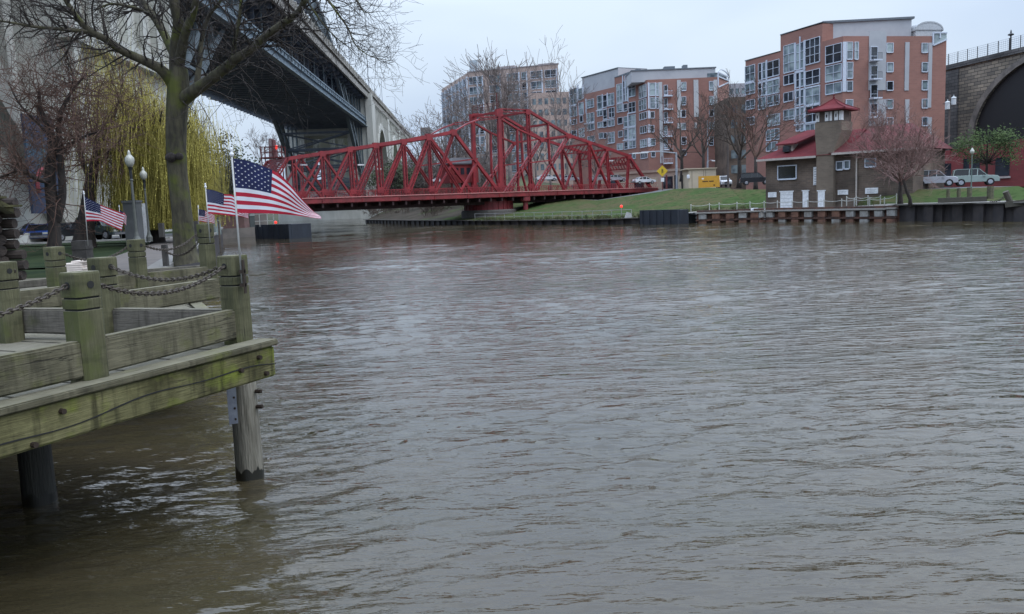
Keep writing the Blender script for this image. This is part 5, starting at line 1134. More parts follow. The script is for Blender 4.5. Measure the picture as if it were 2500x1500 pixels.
windows(bC, pE, [(1308, 265, 1360, 430, 'l'), (1388, 265, 1418, 430, 'l'), (1308, 468, 1362, 622, 'l'), (1308, 658, 1360, 750, 'm'), (1300, 845, 1362, 905, 'l'), (1708, 275, 1768, 360, 'l'), (1710, 472, 1768, 556, 'l'), (1710, 660, 1768, 742, 'd'), (1710, 842, 1766, 925, 'm'), (1712, 1024, 1766, 1100, 'm'), (2062, 276, 2116, 362, 'l'), (2064, 470, 2116, 556, 'm'), (2064, 652, 2116, 738, 'm'), (2064, 838, 2116, 920, 'm'), (2066, 1020, 2116, 1098, 'm')], rC)
panels(bC, pE, [(1266, 258, 1300, 760)], rC, WFRAME, 'white_corner_panel', .14)
panels(bC, pE, [(1528, 150, 1700, 745), (1528, 838, 1700, 1110), (1890, 262, 1932, 748), (1890, 838, 1932, 1150), (2124, 268, 2160, 920), (2124, 1018, 2158, 1250)], rC, GREY, 'grey_panel')
panels(bC, pA, [(788, 270, 800, 545), (838, 205, 846, 540), (882, 240, 895, 540), (790, 545, 885, 568), (785, 715, 1042, 730), (785, 895, 1042, 910), (785, 1068, 1042, 1083), (790, 570, 801, 1065), (884, 548, 896, 1150), (838, 570, 846, 1065), (500, 440, 510, 800), (458, 470, 464, 800), (290, 655, 386, 675), (425, 640, 635, 655)], rC, WFRAME, 'white_mullion_panel', .2)
for yy in (440, 630, 820, 1010):
    u0, u1_, z0, z1 = wrect(pE, None, (1526, yy, 1612, yy+20), rC); mb = MB(); mb.hexa([pE.pt(u0, z0, .13), pE.pt(u1_, z0, .13), pE.pt(u1_, z0, 1.5), pE.pt(u0, z0, 1.5), pE.pt(u0, z0+.25, .13), pE.pt(u1_, z0+.25, .13), pE.pt(u1_, z0+.25, 1.5), pE.pt(u0, z0+.25, 1.5)]); b = obj('balcony', mb, WFRAME, bC)
    mb = MB()
    for k in range(9): u = lerp(u0, u1_, k/8); mb.beam(pE.pt(u, z0+.25, 1.42), pE.pt(u, z0+1.3, 1.42), .04, .04, up=tuple(pE.n))
    mb.beam(pE.pt(u0, z0+1.3, 1.42), pE.pt(u1_, z0+1.3, 1.42), .06, .06); obj('balcony_rail', mb, mat('dark_rail', (.08, .09, .1)), b)
    add_window(bC, pE, u0+.3, u0+1.5, z0+.35, z0+2.4, 'd', .16)
# --- B: middle block
rB = zo(1350, 120, 4.946)
kA = P(1392, 200, 236); kC = P(1556, 203, 209); kD = P(1580, 197, 203); kE = P(1752, 190, 203); kF = P(1779, 200, 212)
bB = thing('apartment_block', 'middle brick apartment block with grey setback top storey, behind the red bridge', 'apartment block', (kD.x, kD.y, GZ))
pA = Plane(kA, kC); pD = Plane(kC, kD); pE = Plane(kD, kE); pF = Plane(kE, kF)
zBay = pD.hit(1568, 200)[1]; uM = pA.hit(1500, 185)[0]; zT = pA.hit(1552, 171)[1]; zL = pA.hit(1440, 235)[1]; zL2 = pA.hit(1420, 191)[1]
mb = MB(); prism(mb, pA, 0, uM, GZ, zL+.8, 15); prism(mb, pA, uM+.003, pA.len, GZ, zT-.6, 15.2, ztr=zT)
mb.extrude([(*kC.xy, GZ), (*kD.xy, GZ), (*kE.xy, GZ), (*kF.xy, GZ), (*(kF-Vector(pE.n)*12).xy, GZ), (*(kC-Vector(pE.n)*9).xy, GZ)], (0, 0, zBay-GZ)); obj('wall', mb, BRICK, bB, uv=True)
mb = MB(); uL0 = pA.hit(1412, 200)[0]; prism(mb, pA, uL0, uM-.01, zL+.5, zL2+.3, 10, off=-1.2); prism(mb, pE, -3.5, pE.len-.2, zBay-.3, zBay+2.3, 10, off=-1.3); obj('setback_storey', mb, GREY, bB)
mb = MB(); prism(mb, pE, -3.6, pE.len, zBay+2.3, zBay+2.55, 10.3, off=-1.1); prism(mb, pA, uL0-.3, uM-.02, zL2+.3, zL2+.5, 10.3, off=-1.0); prism(mb, pA, uM, pA.len+.1, zT-.59, zT-.45, 1, ztr=zT+.15, off=.1)
prism(mb, pE, 9, 10, zBay+2.55, zBay+3.4, 2, off=-4); prism(mb, pE, 4.5, 7, zBay+2.55, zBay+3.2, 2, off=-4); obj('roof_edge', mb, ROOFD, bB)
u0, u1_, z0, z1 = wrect(pF, None, (1990, 310, 2115, 470), rB); mb = MB()
for (a, b, c, d) in ((u0, z0, u0, z1), (u0, z1, u1_, z1), (u0, z0-.3, u1_, z0+1.8), (u1_, z0+1.8, u1_, z1), (u0, (z0+z1)/2+.6, u1_, (z0+z1)/2+.6)): mb.beam(pF.pt(a, b, .1), pF.pt(c, d, .1), .25, .25, up=tuple(pF.n))
for i in range(8):
    a = math.pi*i/8; b = math.pi*(i+1)/8; mc_ = (u0+u1_)/2; hw = (u1_-u0)/2; mb.beam(pF.pt(mc_-hw*math.cos(a), z1+1.0*math.sin(a), .1), pF.pt(mc_-hw*math.cos(b), z1+1.0*math.sin(b), .1), .2, .25, up=tuple(pF.n))
obj('penthouse_frame', mb, WFRAME, bB)
mb = MB(); prism(mb, pF, u0, u1_, zBay, z1, 3, off=-.3); obj('penthouse', mb, GM, bB)
windows(bB, pA, [(412, 612, 496, 705, 'l'), (412, 775, 500, 880, 'l'), (420, 908, 503, 978, 'm'), (425, 1055, 508, 1118, 'm'), (540, 565, 598, 725, 'm'), (610, 560, 655, 700, 'd'), (668, 540, 740, 680, 'l'), (540, 748, 600, 805, 'm'), (612, 735, 655, 840, 'd'), (680, 712, 744, 822, 'd'), (545, 885, 605, 945, 'l'), (612, 875, 655, 940, 'd'), (672, 862, 744, 928, 'l'), (562, 1015, 610, 1075, 'm'), (618, 1015, 655, 1075, 'd'), (672, 1008, 748, 1130, 'l'),
    (775, 425, 840, 645, 'l'), (854, 390, 872, 625, 'd'), (884, 380, 902, 620, 'l'), (918, 388, 996, 570, 'm'), (778, 676, 838, 756, 'l'), (858, 665, 902, 745, 'd'), (920, 645, 998, 762, 'd'), (788, 830, 842, 902, 'd'), (862, 820, 904, 935, 'm'), (920, 798, 1001, 928, 'l'), (795, 992, 846, 1060, 'd'), (866, 975, 906, 1085, 'm'), (922, 955, 1003, 1095, 'l'), (780, 1145, 848, 1212, 'l'), (866, 1125, 908, 1205, 'd'), (926, 1110, 1003, 1192, 'l'), (925, 1265, 1000, 1320, 'm'),
    (215, 480, 292, 670, 'm'), (318, 650, 372, 790, 'l'), (305, 480, 355, 610, 'm'), (215, 700, 292, 810, 'm'), (225, 855, 290, 905, 'd'), (330, 810, 365, 880, 'd'), (320, 960, 380, 1060, 'l'), (230, 985, 290, 1060, 'd')], rB)
panels(bB, pA, [(845, 320, 852, 640), (875, 320, 882, 635), (905, 340, 914, 640), (770, 655, 845, 664), (845, 640, 850, 760), (905, 765, 1003, 778), (850, 940, 1005, 952), (848, 1090, 1006, 1104), (908, 790, 916, 1210), (600, 545, 606, 720), (658, 530, 665, 680), (525, 730, 660, 741), (605, 845, 748, 856), (400, 600, 407, 780), (300, 430, 312, 620), (362, 425, 372, 600), (205, 480, 212, 900), (205, 680, 295, 690), (380, 890, 505, 902), (660, 1130, 750, 1142)], rB, WFRAME, 'white_mullion_panel', .2)
windows(bB, pD, [(1045, 440, 1132, 585, 'l'), (1045, 612, 1130, 735, 'm'), (1050, 770, 1136, 845, 'd'), (1058, 935, 1138, 1012, 'd'), (1060, 1095, 1140, 1182, 'l'), (1068, 1250, 1142, 1316, 'd')], rB)
windows(bB, pE, [(1170, 415, 1232, 560, 'l'), (1246, 415, 1272, 560, 'l'), (1175, 590, 1230, 715, 'l'), (1248, 590, 1272, 715, 'm'), (1178, 760, 1222, 832, 'd'), (1180, 925, 1218, 1000, 'd'), (1182, 1085, 1232, 1165, 'm'), (1188, 1238, 1232, 1300, 'd'), (1342, 440, 1380, 550, 'd'), (1342, 600, 1380, 710, 'd'), (1342, 765, 1380, 870, 'd'), (1342, 930, 1378, 1030, 'm'), (1342, 1090, 1378, 1190, 'm'),
    (1552, 405, 1604, 500, 'l'), (1552, 580, 1602, 672, 'm'), (1552, 742, 1600, 822, 'd'), (1555, 900, 1600, 970, 'l'), (1555, 1065, 1605, 1150, 'd'), (1560, 1220, 1606, 1280, 'd'), (1888, 395, 1932, 495, 'l'), (1888, 575, 1934, 668, 'l'), (1888, 738, 1934, 812, 'd'), (1888, 885, 1932, 960, 'm'), (1890, 1065, 1934, 1160, 'd')], rB)
panels(bB, pE, [(1146, 405, 1164, 720), (1234, 405, 1244, 720), (1146, 745, 1172, 840), (1146, 912, 1174, 1010), (1146, 1075, 1176, 1180)], rB, WFRAME, 'white_corner_panel', .15)
panels(bB, pE, [(1286, 400, 1326, 1380), (1500, 375, 1545, 830), (1700, 372, 1757, 822), (1942, 372, 1984, 990), (1500, 895, 1545, 960), (1705, 890, 1735, 960)], rB, mat('light_grey_panel', (.42, .43, .43)), 'grey_panel')
for yy in (565, 727, 888, 1050, 1210, 1375):
    u0, u1_, z0, z1 = wrect(pE, None, (1330, yy, 1436, yy+15), rB); mb = MB(); mb.hexa([pE.pt(u0, z0, .17), pE.pt(u1_, z0, .17), pE.pt(u1_, z0, 1.5), pE.pt(u0, z0, 1.5), pE.pt(u0, z1, .17), pE.pt(u1_, z1, .17), pE.pt(u1_, z1, 1.5), pE.pt(u0, z1, 1.5)]); mb.beam(pE.pt(u0, z1+1.0, 1.45), pE.pt(u1_, z1+1.0, 1.45), .06, .06)
    for k in range(7): u = lerp(u0, u1_, k/6); mb.beam(pE.pt(u, z1, 1.45), pE.pt(u, z1+1, 1.45), .04, .04, up=tuple(pE.n))
    obj('balcony', mb, WFRAME, bB)
# --- A: far block
rA = zo(1000, 100, 6.183)
kA = P(1078, 215, 312); kC = P(1141, 178, 276); kE = P(1362, 157, 266)
bA = thing('apartment_block', 'far pale brown apartment block with white framed bays, behind bare trees and the bridge tower', 'apartment block', (kC.x, kC.y, GZ))
pA = Plane(kA, kC); pE = Plane(kC, kE); zA = pE.hit(1362, 157)[1]; zAl = pA.hit(1141, 178)[1]
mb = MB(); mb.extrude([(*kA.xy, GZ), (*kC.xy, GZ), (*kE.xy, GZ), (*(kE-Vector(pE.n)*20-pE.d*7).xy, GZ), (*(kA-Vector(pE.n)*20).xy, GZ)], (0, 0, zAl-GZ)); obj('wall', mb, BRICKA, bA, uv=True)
mb = MB(); prism(mb, pE, 9, 15, zAl, zAl+1.4, 6, off=-3); prism(mb, pE, pE.len-7, pE.len-2, zAl, zAl+.9, 6, off=-2); prism(mb, pE, -.1, pE.len+.1, zAl+.003, zAl+.3, 1.0, off=.15); obj('roof_edge', mb, mat('hazed_roof_edge', (.30, .27, .27)), bA)  # roof edge greyed with the same painted distance haze
mb = MB(); u0, u1_, z0, z1 = wrect(pE, None, (880, 380, 1000, 465), rA); prism(mb, pE, u0, u1_, zAl, zAl+4, 5, off=-1.5); obj('penthouse', mb, mat('pale_penthouse', (.45, .5, .52)), bA)
fl = 3.15; g_ = random.Random(3)
fq = pE.len/26.0; uu = [(a*fq, b*fq) for a, b in [(0.3, 2.6), (3.0, 4.2), (6.3, 9.3), (11.4, 14.8), (15.6, 17.0), (18.2, 21.3), (22.2, 25.4)]]
for k in range(13):
    z = zAl-1.0-fl*(k+1)
    if z < 9: break
    for (a, b) in uu:
        if b > pE.len-.3: continue
        add_window(bA, pE, a+.2, b, z+.5, z+2.6, g_.choice('lmmdm'), .02)
for k in range(12):
    z = zAl-1.0-fl*(k+1)
    if z < 22: break
    for a in np.arange(1.5, pA.len-3, 5.2):
        mb = MB(); 
        add_window(bA, pA, a, a+3.2, z+.5, z+2.5, g_.choice('lmd'), .02)
mb = MB()
for (a, b) in uu:
    if b < pE.len-.3: prism(mb, pE, b+.15, b+.45, 20, zAl-1.3, 0, off=.35)
obj('white_mullion_panel', mb, WFRAME, bA)
mb = MB()
for a in np.arange(1.0, pA.len, 5.2): prism(mb, pA, a, a+.4, 20, zAl-1.3, 0, off=.5)
obj('white_mullion_panel', mb, WFRAME, bA)
for i_ in range(1): pass
# distant small blocks between B and C and on the left hill
def plainblock(label, px0, px1, yt, Y, m, dep=15, rows_=3, cols=5, yb=470):
    a = P(px0, yt, Y); b = P(px1, yt, Y); p = Plane(a, b); t = thing('distant_building', label, 'building', (a.x, a.y, 2)); mb = MB(); prism(mb, p, 0, p.len, 2, a.z, dep); mb2 = MB(); obj('wall', mb, m, t, uv=True)
    ww = p.len/cols; hh = 3.3; mb2 = MB(); k = 0
    for r_ in range(rows_):
        for c in range(cols):
            z = a.z-1-hh*(r_+1)+.8; mw = MB(); prism(mw, p, (c+.2)*ww, (c+.8)*ww, z, z+1.8, 0, off=.05); obj('window', mw, GM, t)
    return t
plainblock('grey distant building between the two brick apartment blocks', 1778, 1822, 205, 300, mat('faded_grey_wall', (.30, .29, .31)), rows_=3, cols=3)
plainblock('low brick link wing left of the tall apartment block', 1779, 1830, 238, 190, BRICKH, rows_=5, cols=2)
plainblock('small grey building on the hill above the left arm of the red bridge', 1026, 1048, 312, 330, mat('faded_brown_wall', (.2, .18, .17)), rows_=1, cols=2)
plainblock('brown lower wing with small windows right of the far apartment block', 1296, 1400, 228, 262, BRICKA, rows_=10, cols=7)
# podium wall / cream arcade under B
a = P(1440, 430, 190); b = P(1665, 410, 172); p = Plane(a, b); t = thing('parking_arcade', 'cream arcade wall with dark openings at the foot of the middle apartment block', 'building', (a.x, a.y, GZ)); mb = MB(); prism(mb, p, 0, p.len, GZ, 8.4, 8); prism(mb, p, 0, p.len, 8.403, 8.9, 8, off=.3); obj('wall', mb, mat('pinkish_cream_stucco', (.36, .27, .21), (.3, .22, .17), scale=.3), t)
for k in range(7): mw = MB(); prism(mw, p, 1.5+k*3.7, 3.9+k*3.7, 4.4, 7.4, 0, off=.04); obj('opening', mw, GD if k % 2 else mat('cream_door', (.42, .35, .26)), t)

# ================================================================== BRICK HOUSE WITH TOWER
kL = G(1864, 511, 1.75); 
hp0 = P(1864, 470, 103); hp1 = P(2236, 450, 91); ph = Plane(hp0, hp1)
hs = thing('boat_house', 'brown brick riverside house with red hipped roof and square lookout tower', 'house', (hp0.x, hp0.y, 1.75))
uT0 = ph.hit(1999, 440)[0]; uT1 = ph.hit(2035, 440)[0]; ZE = ph.hit(2140, 367)[1]; ZE2 = ph.hit(1920, 386)[1]; ZG = 1.2
mb = MB(); prism(mb, ph, .3, uT0+.3, ZG, ZE2, 9); prism(mb, ph, uT0+.31, ph.len-.3, ZG, ZE, 11); 
u0, u1_, z0, z1 = wrect(ph, None, (1868, 445, 2200, 511), lambda x, y: (x, y))
obj('wall', mb, BRICKH, hs, uv=True)
mb = MB(); RZ = ph.hit(2100, 303)[1]; RZ2 = ph.hit(1995, 318)[1]
def hip(mb, u0, u1, ze, zr, dep, ul, ur, ov=.8):
    A = ph.pt(u0-ov, ze, ov); B = ph.pt(u1+ov, ze, ov); C = ph.pt(u1+ov, ze, -dep-ov); D = ph.pt(u0-ov, ze, -dep-ov); R0 = ph.pt(ul, zr, -dep/2); R1 = ph.pt(ur, zr, -dep/2)
    mb.quad(A, B, R1, R0); mb.poly([B, C, R1]); mb.quad(C, D, R0, R1); mb.poly([D, A, R0]); mb.quad(D, C, B, A)
hip(mb, .3, uT1+.5, ZE2, RZ2, 9, ph.hit(1950, 318)[0], uT1+2); obj('roof', mb, ROOFR, hs)
mb = MB(); hip(mb, uT0+2.2, ph.len-.3, ZE, RZ, 11, uT1+2.2, ph.hit(2185, 310)[0]); ob = obj('roof', mb, mat('weathered_red_tiles', (.125, .040, .040), (.09, .030, .032), rough=.9, scale=1.2, bump=.12, spec=.15), hs)
mb = MB(); t0_ = -.5
mb.beam(ph.pt(t0_, ZE2-.12, .84), ph.pt(uT0-.05, ZE2-.12, .84), .12, .24); mb.beam(ph.pt(uT1+.1, ZE-.12, .84), ph.pt(ph.len+.5, ZE-.12, .84), .12, .24); obj('gutter', mb, mat('pale_gutter', (.45, .40, .35)), hs)
# dormer
u0, u1_, z0, z1 = wrect(ph, None, (1907, 352, 1930, 372), lambda x, y: (x, y)); mb = MB(); prism(mb, ph, u0, u1_, z0-.2, z1, 3, off=-.6); obj('dormer', mb, mat('dormer_cream', (.50, .44, .38)), hs)
mb = MB(); mb.hexa([ph.pt(u0-.8, z1-.1, -.2), ph.pt(u1_+.5, z1-.1, -.2), ph.pt(u1_+3.2, z1+1.5, -4), ph.pt(u0+1.4, z1+1.5, -4), ph.pt(u0-.8, z1+.06, -.2), ph.pt(u1_+.5, z1+.06, -.2), ph.pt(u1_+3.2, z1+1.66, -4), ph.pt(u0+1.4, z1+1.66, -4)]); obj('dormer_roof', mb, ROOFR, hs)
mw = MB(); prism(mw, ph, u0+.2, u1_-.2, z0+.05, z1-.25, 0, off=-.55); obj('dormer_window', mw, GD, hs)
# tower
zt0 = ph.hit(2016, 300)[1]; zt1 = ph.hit(2016, 272)[1]; zr0 = ph.hit(2025, 240)[1]; tw = uT1-uT0
cu = ph.hit(2028, 300)[0]; hw = ph.hit(2061, 300)[0]-cu; 
c0 = ph.pt(cu, 0, -hw+.9)
def sq(mb, c, h0, h1, z0, z1, m=None, rot=0):
    def cr4(h, z): return [c+ph.d*sx*h+Vector(ph.n)*sy*h+Vector((0, 0, z)) for sx, sy in ((-1, 1), (1, 1), (1, -1), (-1, -1))]
    A = cr4(h0, z0); B = cr4(h1, z1); mb.hexa(A+B, m)
mb = MB()
# shaft: narrow below the eaves, widening to the lookout
cs = ph.pt((uT0+uT1)/2, 0, -.45)
prism(mb, ph, uT0, uT1+.25, ZG, ZE+.2, 2.2, off=.7)
A = [ph.pt(uT0, ZE+.2, .7), ph.pt(uT1+.25, ZE+.2, .7), ph.pt(uT1+.25, ZE+.2, -2.2), ph.pt(uT0, ZE+.2, -2.2)]
B = [ph.pt(cu-hw, zt0-1.0, .7), ph.pt(cu+hw, zt0-1.0, .7), ph.pt(cu+hw, zt0-1.0, -2.4), ph.pt(cu-hw, zt0-1.0, -2.4)]
mb.hexa(A+B); C = [Vector((*v.xy, zt0)) for v in B]; mb.hexa(B+C); D = [Vector((*v.xy, zt1)) for v in B]; E2 = []
obj('tower', mb, BRICKT, hs, uv=True)
mb = MB(); cc = sum(B, Vector())/4; 
def off4(z, s): return [Vector((*(cc+(v-cc)*s).xy, z)) for v in B]
mb.hexa(off4(zt0, .93)+off4(zt1+.15, .93)); obj('lookout_room', mb, mat('dark_lookout_brick', (.085, .065, .05)), hs)
for k in range(6):
    u = lerp(cu-hw+.15, cu+hw-.25, k/5)-.1
    if k == 1: continue
    mw = MB(); prism(mw, ph, u, u+(.28 if k in (3, 5) else .42), zt0+.12, zt1-.15, 0, off=.68 if False else .62); obj('lookout_window', mw, WHITE, hs)
    mw = MB(); prism(mw, ph, u+.14, u+.26, zt0+.5, zt0+.85, 0, off=.66) if k in (0, 2, 4) else None
    if k in (0, 2, 4): obj('lookout_opening', mw, GD, hs)
mb = MB(); T0 = off4(zt1-.05, 1.38); T1 = off4(zt1+.12, 1.38); ap = Vector((cc.x, cc.y, zr0)); mb.hexa(T0+T1)
TM = [T1[i].lerp(ap, .55)-Vector((0, 0, .18)) for i in range(4)]
for i in range(4): j = (i+1) % 4; mb.quad(T1[i], T1[j], TM[j], TM[i]); mb.poly([TM[i], TM[j], ap])
for i in range(4): mb.tube([T1[i]+Vector((0, 0, .03)), TM[i]+Vector((0, 0, .04)), ap], .06, 5)
mb.lathe(ap-Vector((0, 0, .05)), [(.1, 0), (.14, .15), (.05, .25), (.12, .4), (.02, .55)], 8); obj('tower_roof', mb, ROOFR, hs)
idf = lambda x, y: (x, y)
for nm, r, m in (('window', (1901, 406, 1944, 436), 0), ('window', (2044, 396, 2058, 413), 0), ('window', (2063, 394, 2074, 411), 0), ('window', (2114, 389, 2138, 406), 0)):
    u0, u1_, z0, z1 = wrect(ph, None, r, idf); add_window(hs, ph, u0, u1_, z0, z1, 'd' if r[0] < 2000 else 'm', .02)
for nm, r in (('garage_door', (1905.5, 469, 1936, 511)), ('door', (1960, 467, 1974, 512)), ('door', (2003.5, 467, 2020, 512))):
    u0, u1_, z0, z1 = wrect(ph, None, r, idf); mw = MB(); o_ = .72 if r[0] > 2000 else 0; prism(mw, ph, u0, u1_, 1.36, z1, 0, off=o_+.06); prism(mw, ph, u0-.1, u1_+.1, z1+.003, z1+.12, 0, off=o_+.1)
    if nm == 'garage_door':
        for k in range(4): prism(mw, ph, u0+.05, u1_-.05, 1.7+k*.42, 1.74+k*.42, 0, off=.075, m=1)
    obj(nm, mw, [WHITE, GREY], hs)
TXT = mat('sign_faint_lettering', (.4, .41, .43))
for r, l_ in (((1876, 470, 1896, 482), 'small white sign board left of the garage door'), ((2046, 464, 2071, 476), 'white sign board right of the tower'), ((2113, 459, 2144, 473), 'widest white sign board on the right wing'), ((1986.5, 408, 1996, 452), 'tall narrow white sign beside the tower')):
    u0, u1_, z0, z1 = wrect(ph, None, r, idf); mw = MB(); prism(mw, ph, u0, u1_, z0, z1, 0, off=.1)
    s = obj('wall_sign', mw, WHITE, hs); s['label'] = l_; mw = MB()
    if r[0] == 1986.5:
        for k in range(7): prism(mw, ph, u0+.12, u1_-.12, z1-.35-k*.28, z1-.2-k*.28, 0, off=.112)
    else:
        for k in range(3): prism(mw, ph, u0+.15, u1_-.2-.1*k, z1-.2-k*.16, z1-.15-k*.16, 0, off=.112)
    obj('lettering', mw, TXT, s)
mb = MB(); u = ph.hit(2092, 450)[0]; mb.beam(ph.pt(u, ZG, .15), ph.pt(u, ZE-.2, .15), .14, .14, up=tuple(ph.n)); obj('downpipe', mb, mat('pale_gutter', (.45, .4, .35)), hs)
# promenade rope fences
def rope_fence(label, lst, wh=.05, m=WHITE, sag=.18, name='rope_fence'):
    t = thing(name, label, 'fence', lst[0][0]); 
    for k, (b, h) in enumerate(lst):
        mb = MB(); mb.tube([b, b+Vector((0, 0, h))], wh, 8); mb.lathe(b+Vector((0, 0, h)), [(wh, 0), (wh*1.3, .03), (wh*.4, .1)], 8); obj('post', mb, m, t)
        if k:
            a, ha = lst[k-1]; mb = MB(); pts = [(a+Vector((0, 0, ha*.93))).lerp(b+Vector((0, 0, h*.93)), s/8)-Vector((0, 0, sag*4*(s/8)*(1-s/8))) for s in range(9)]; mb.tube(pts, wh*.55, 5); obj('rope', mb, m, t)
PALE = mat('pale_fence_paint', (.42, .42, .38)); 
def edge_pt(px, off=.6):
    for i in range(len(EDGE)-1):
        if EDGE[i][0] <= px <= EDGE[i+1][0]: f = (px-EDGE[i][0])/(EDGE[i+1][0]-EDGE[i][0]); q = EP[i].lerp(EP[i+1], f); return Vector((q.x, q.y+off, lerp(EDGE[i][2], EDGE[i+1][2], f)))
rope_fence('pale rope fence with posts along the quay in front of the brick house', [(edge_pt(x), .95) for x in (1690, 1736, 1760, 1803, 1835, 1870, 1905, 1943, 1981, 2020, 2060, 2092, 2130, 2165, 2195)], .055, PALE, .12)
rope_fence('upper rope fence with pale posts beside the white sign on the house', [(Vector((*(edge_pt(x, 2.8)).xy, 1.6)), .95) for x in (2094, 2119, 2148, 2179)], .06, PALE, .14)
def pipe_rail(label, pxs, off=1.0, m=PALE, h=1.05, z=None, rails=(1, .5)):
    t = thing('pipe_railing', label, 'railing', edge_pt(pxs[0], off)); P_ = [edge_pt(x, off) for x in pxs]; mb = MB()
    for q in P_: mp2 = MB(); mp2.tube([q, q+Vector((0, 0, h))], .04, 6); obj('post', mp2, m, t)
    for r_ in rails:
        for a, b in zip(P_, P_[1:]): mb.tube([a+Vector((0, 0, h*r_)), b+Vector((0, 0, h*r_))], .032, 5)
    obj('rail', mb, m, t)
pipe_rail('pale pipe railing along the quay below the swing bridge', list(range(1162, 1560, 24)), 1.2, m=mat('grey_pipe_rail', (.28, .28, .27)))
# small quay objects
def small_sign(label, px, yt, yb, w, Y, m, name='sign', posts=True, cat='sign', h=.6, ygr=None, lines=3, line_m=None):
    a = P(px, yt, Y); b = P(px, yb, Y); t = thing(name, label, cat, (a.x, Y, b.z)); mb = MB(); mb.box(a.x-w/2, Y-.03, a.z-h, a.x+w/2, Y+.03, a.z); obj('panel', mb, m, t); mb = MB()
    for s in (-.3, .3) if posts else (0,): mb.beam((a.x+s*w, Y+.06, b.z-.1), (a.x+s*w, Y+.06, a.z-.05), .06, .06)
    obj('post', mb, PALE, t)
    if lines:
        mb = MB()
        for k in range(lines): mb.box(a.x-w*.38, Y-.036, a.z-h*(.25+.22*k)-.02, a.x+w*(.3-.06*k), Y-.031, a.z-h*(.25+.22*k)+.03)
        obj('lettering', mb, line_m or TXT, t)
    return t
q = edge_pt(1842, .3); small_sign('white and blue notice sign on the quay edge left of the garage door', 1842, 508, 527, .85, q.y, WHITE, h=.75, line_m=mat('sign_blue', (.05, .13, .32)))
q = edge_pt(1517, 1.0)
def beacon(label, px, py, Y, zb):
    a = P(px, py, Y); t = thing('navigation_beacon', label, 'beacon', (a.x, Y, zb)); mb = MB(); mb.tube([(a.x, Y, zb), (a.x, Y, a.z-.1)], .04, 6); obj('post', mb, PALE, t); mb = MB(); mb.lathe(a-Vector((0, 0, .15)), [(.04, 0), (.17, .05), (.19, .25), (.05, .38)], 10); obj('lamp', mb, LED, t)
beacon('red navigation light on a thin post at the quay left of the navy box', 1517, 505, q.y, q.z)
beacon('red navigation light on the fender box in the river', 673, 544, G(673, 583, 0).y+.8, 1.3)
mb = MB(); q = edge_pt(1538, .6); mb.extrude([(q.x-.5, q.y, q.z), (q.x+.5, q.y, q.z), (q.x+.3, q.y, q.z+.6), (q.x-.2, q.y, q.z+.75)], (0, .5, 0)); tag(obj('white_rock', mb, mat('pale_rock', (.4, .4, .38))), 'pale angular block on the quay beside the navy box', 'rock')
# yellow board, cream booth
def cx(px, py, Y): return P(px, py, Y)
Yb = 142; a = P(1681, 412, Yb); b = P(1748, 412, Yb); t = thing('cream_booth', 'cream metal booth building behind the yellow sign board', 'booth', (a.x, Yb, 4)); mb = MB(); mb.box(a.x, Yb, 3.9, b.x, Yb+5, a.z-.15); obj('wall', mb, CREAM, t); mb = MB(); mb.box(a.x-.5, Yb-.3, a.z-.15, b.x+.1, Yb+5.2, a.z); obj('roof', mb, CREAM, t)
mb = MB()
for f in (.12, .55, .62): mb.box(lerp(a.x, b.x, f)-.04, Yb-.03, 4.2, lerp(a.x, b.x, f)+.04, Yb-.005, a.z-.4)
obj('seam', mb, mat('cream_dark_strip', (.2, .16, .12)), t); mb = MB(); mb.lathe((a.x-.1, Yb-.2, a.z-1.7), [(.05, 0), (.25, .1), (.25, .6), (.05, .7)], 8); obj('lamp', mb, WHITE, t)  # seams are thin strips in a darker cream
Yb = 134; a = P(1705, 431, Yb); b = P(1757, 457, Yb); t = thing('yellow_sign_board', 'large amber yellow sign board on legs in front of the cream booth', 'sign board', (a.x, Yb, 4)); mb = MB(); mb.box(a.x, Yb-.1, b.z, b.x, Yb+.1, a.z); obj('panel', mb, YELO, t)
mb = MB()
for x in (a.x+.3, b.x-.3): mb.beam((x, Yb+.15, 3.7), (x, Yb+.15, b.z+.2), .14, .14)
obj('leg', mb, PALE, t); mb = MB()
for k, (x0, x1) in enumerate(((.18, .45), (.5, .72))): mb.box(lerp(a.x, b.x, x0), Yb-.12, lerp(b.z, a.z, .48), lerp(a.x, b.x, x1), Yb-.105, lerp(b.z, a.z, .58))
mb.box(lerp(a.x, b.x, .7), Yb-.12, lerp(b.z, a.z, .12), lerp(a.x, b.x, .77), Yb-.105, lerp(b.z, a.z, .25)); obj('lettering', mb, mat('board_dark_print', (.10, .05, .01)), t); mb = MB(); mb.box(lerp(a.x, b.x, .15), Yb-.12, lerp(b.z, a.z, .72), lerp(a.x, b.x, .25), Yb-.105, lerp(b.z, a.z, .84)); obj('emblem', mb, WHITE, t)
# yellow diamond sign
Yb = 152; a = P(1617, 418, Yb); t = thing('warning_sign', 'yellow diamond warning sign on a red post at the bridge approach', 'sign', (a.x, Yb, 4.4)); mb = MB(); s = 1.0; mb.extrude([(a.x-s, Yb, a.z), (a.x, Yb, a.z-s), (a.x+s, Yb, a.z), (a.x, Yb, a.z+s)], (0, .05, 0)); obj('panel', mb, YEL, t); mb = MB(); mb.beam((a.x, Yb+.1, 4.3), (a.x, Yb+.1, a.z+2.6), .14, .14); obj('post', mb, mat('dark_red_rail', (.12, .025, .025)), t)
mb = MB(); mb.box(a.x-.12, Yb-.02, a.z-.4, a.x-.02, Yb-.005, a.z+.4); mb.box(a.x+.05, Yb-.02, a.z-.3, a.x+.15, Yb-.005, a.z+.3); obj('symbol', mb, BLACK, t); mb = MB(); mb.box(a.x-.3, Yb-.03, a.z-1.9, a.x+.3, Yb, a.z-1.2); obj('plate', mb, WHITE, t)
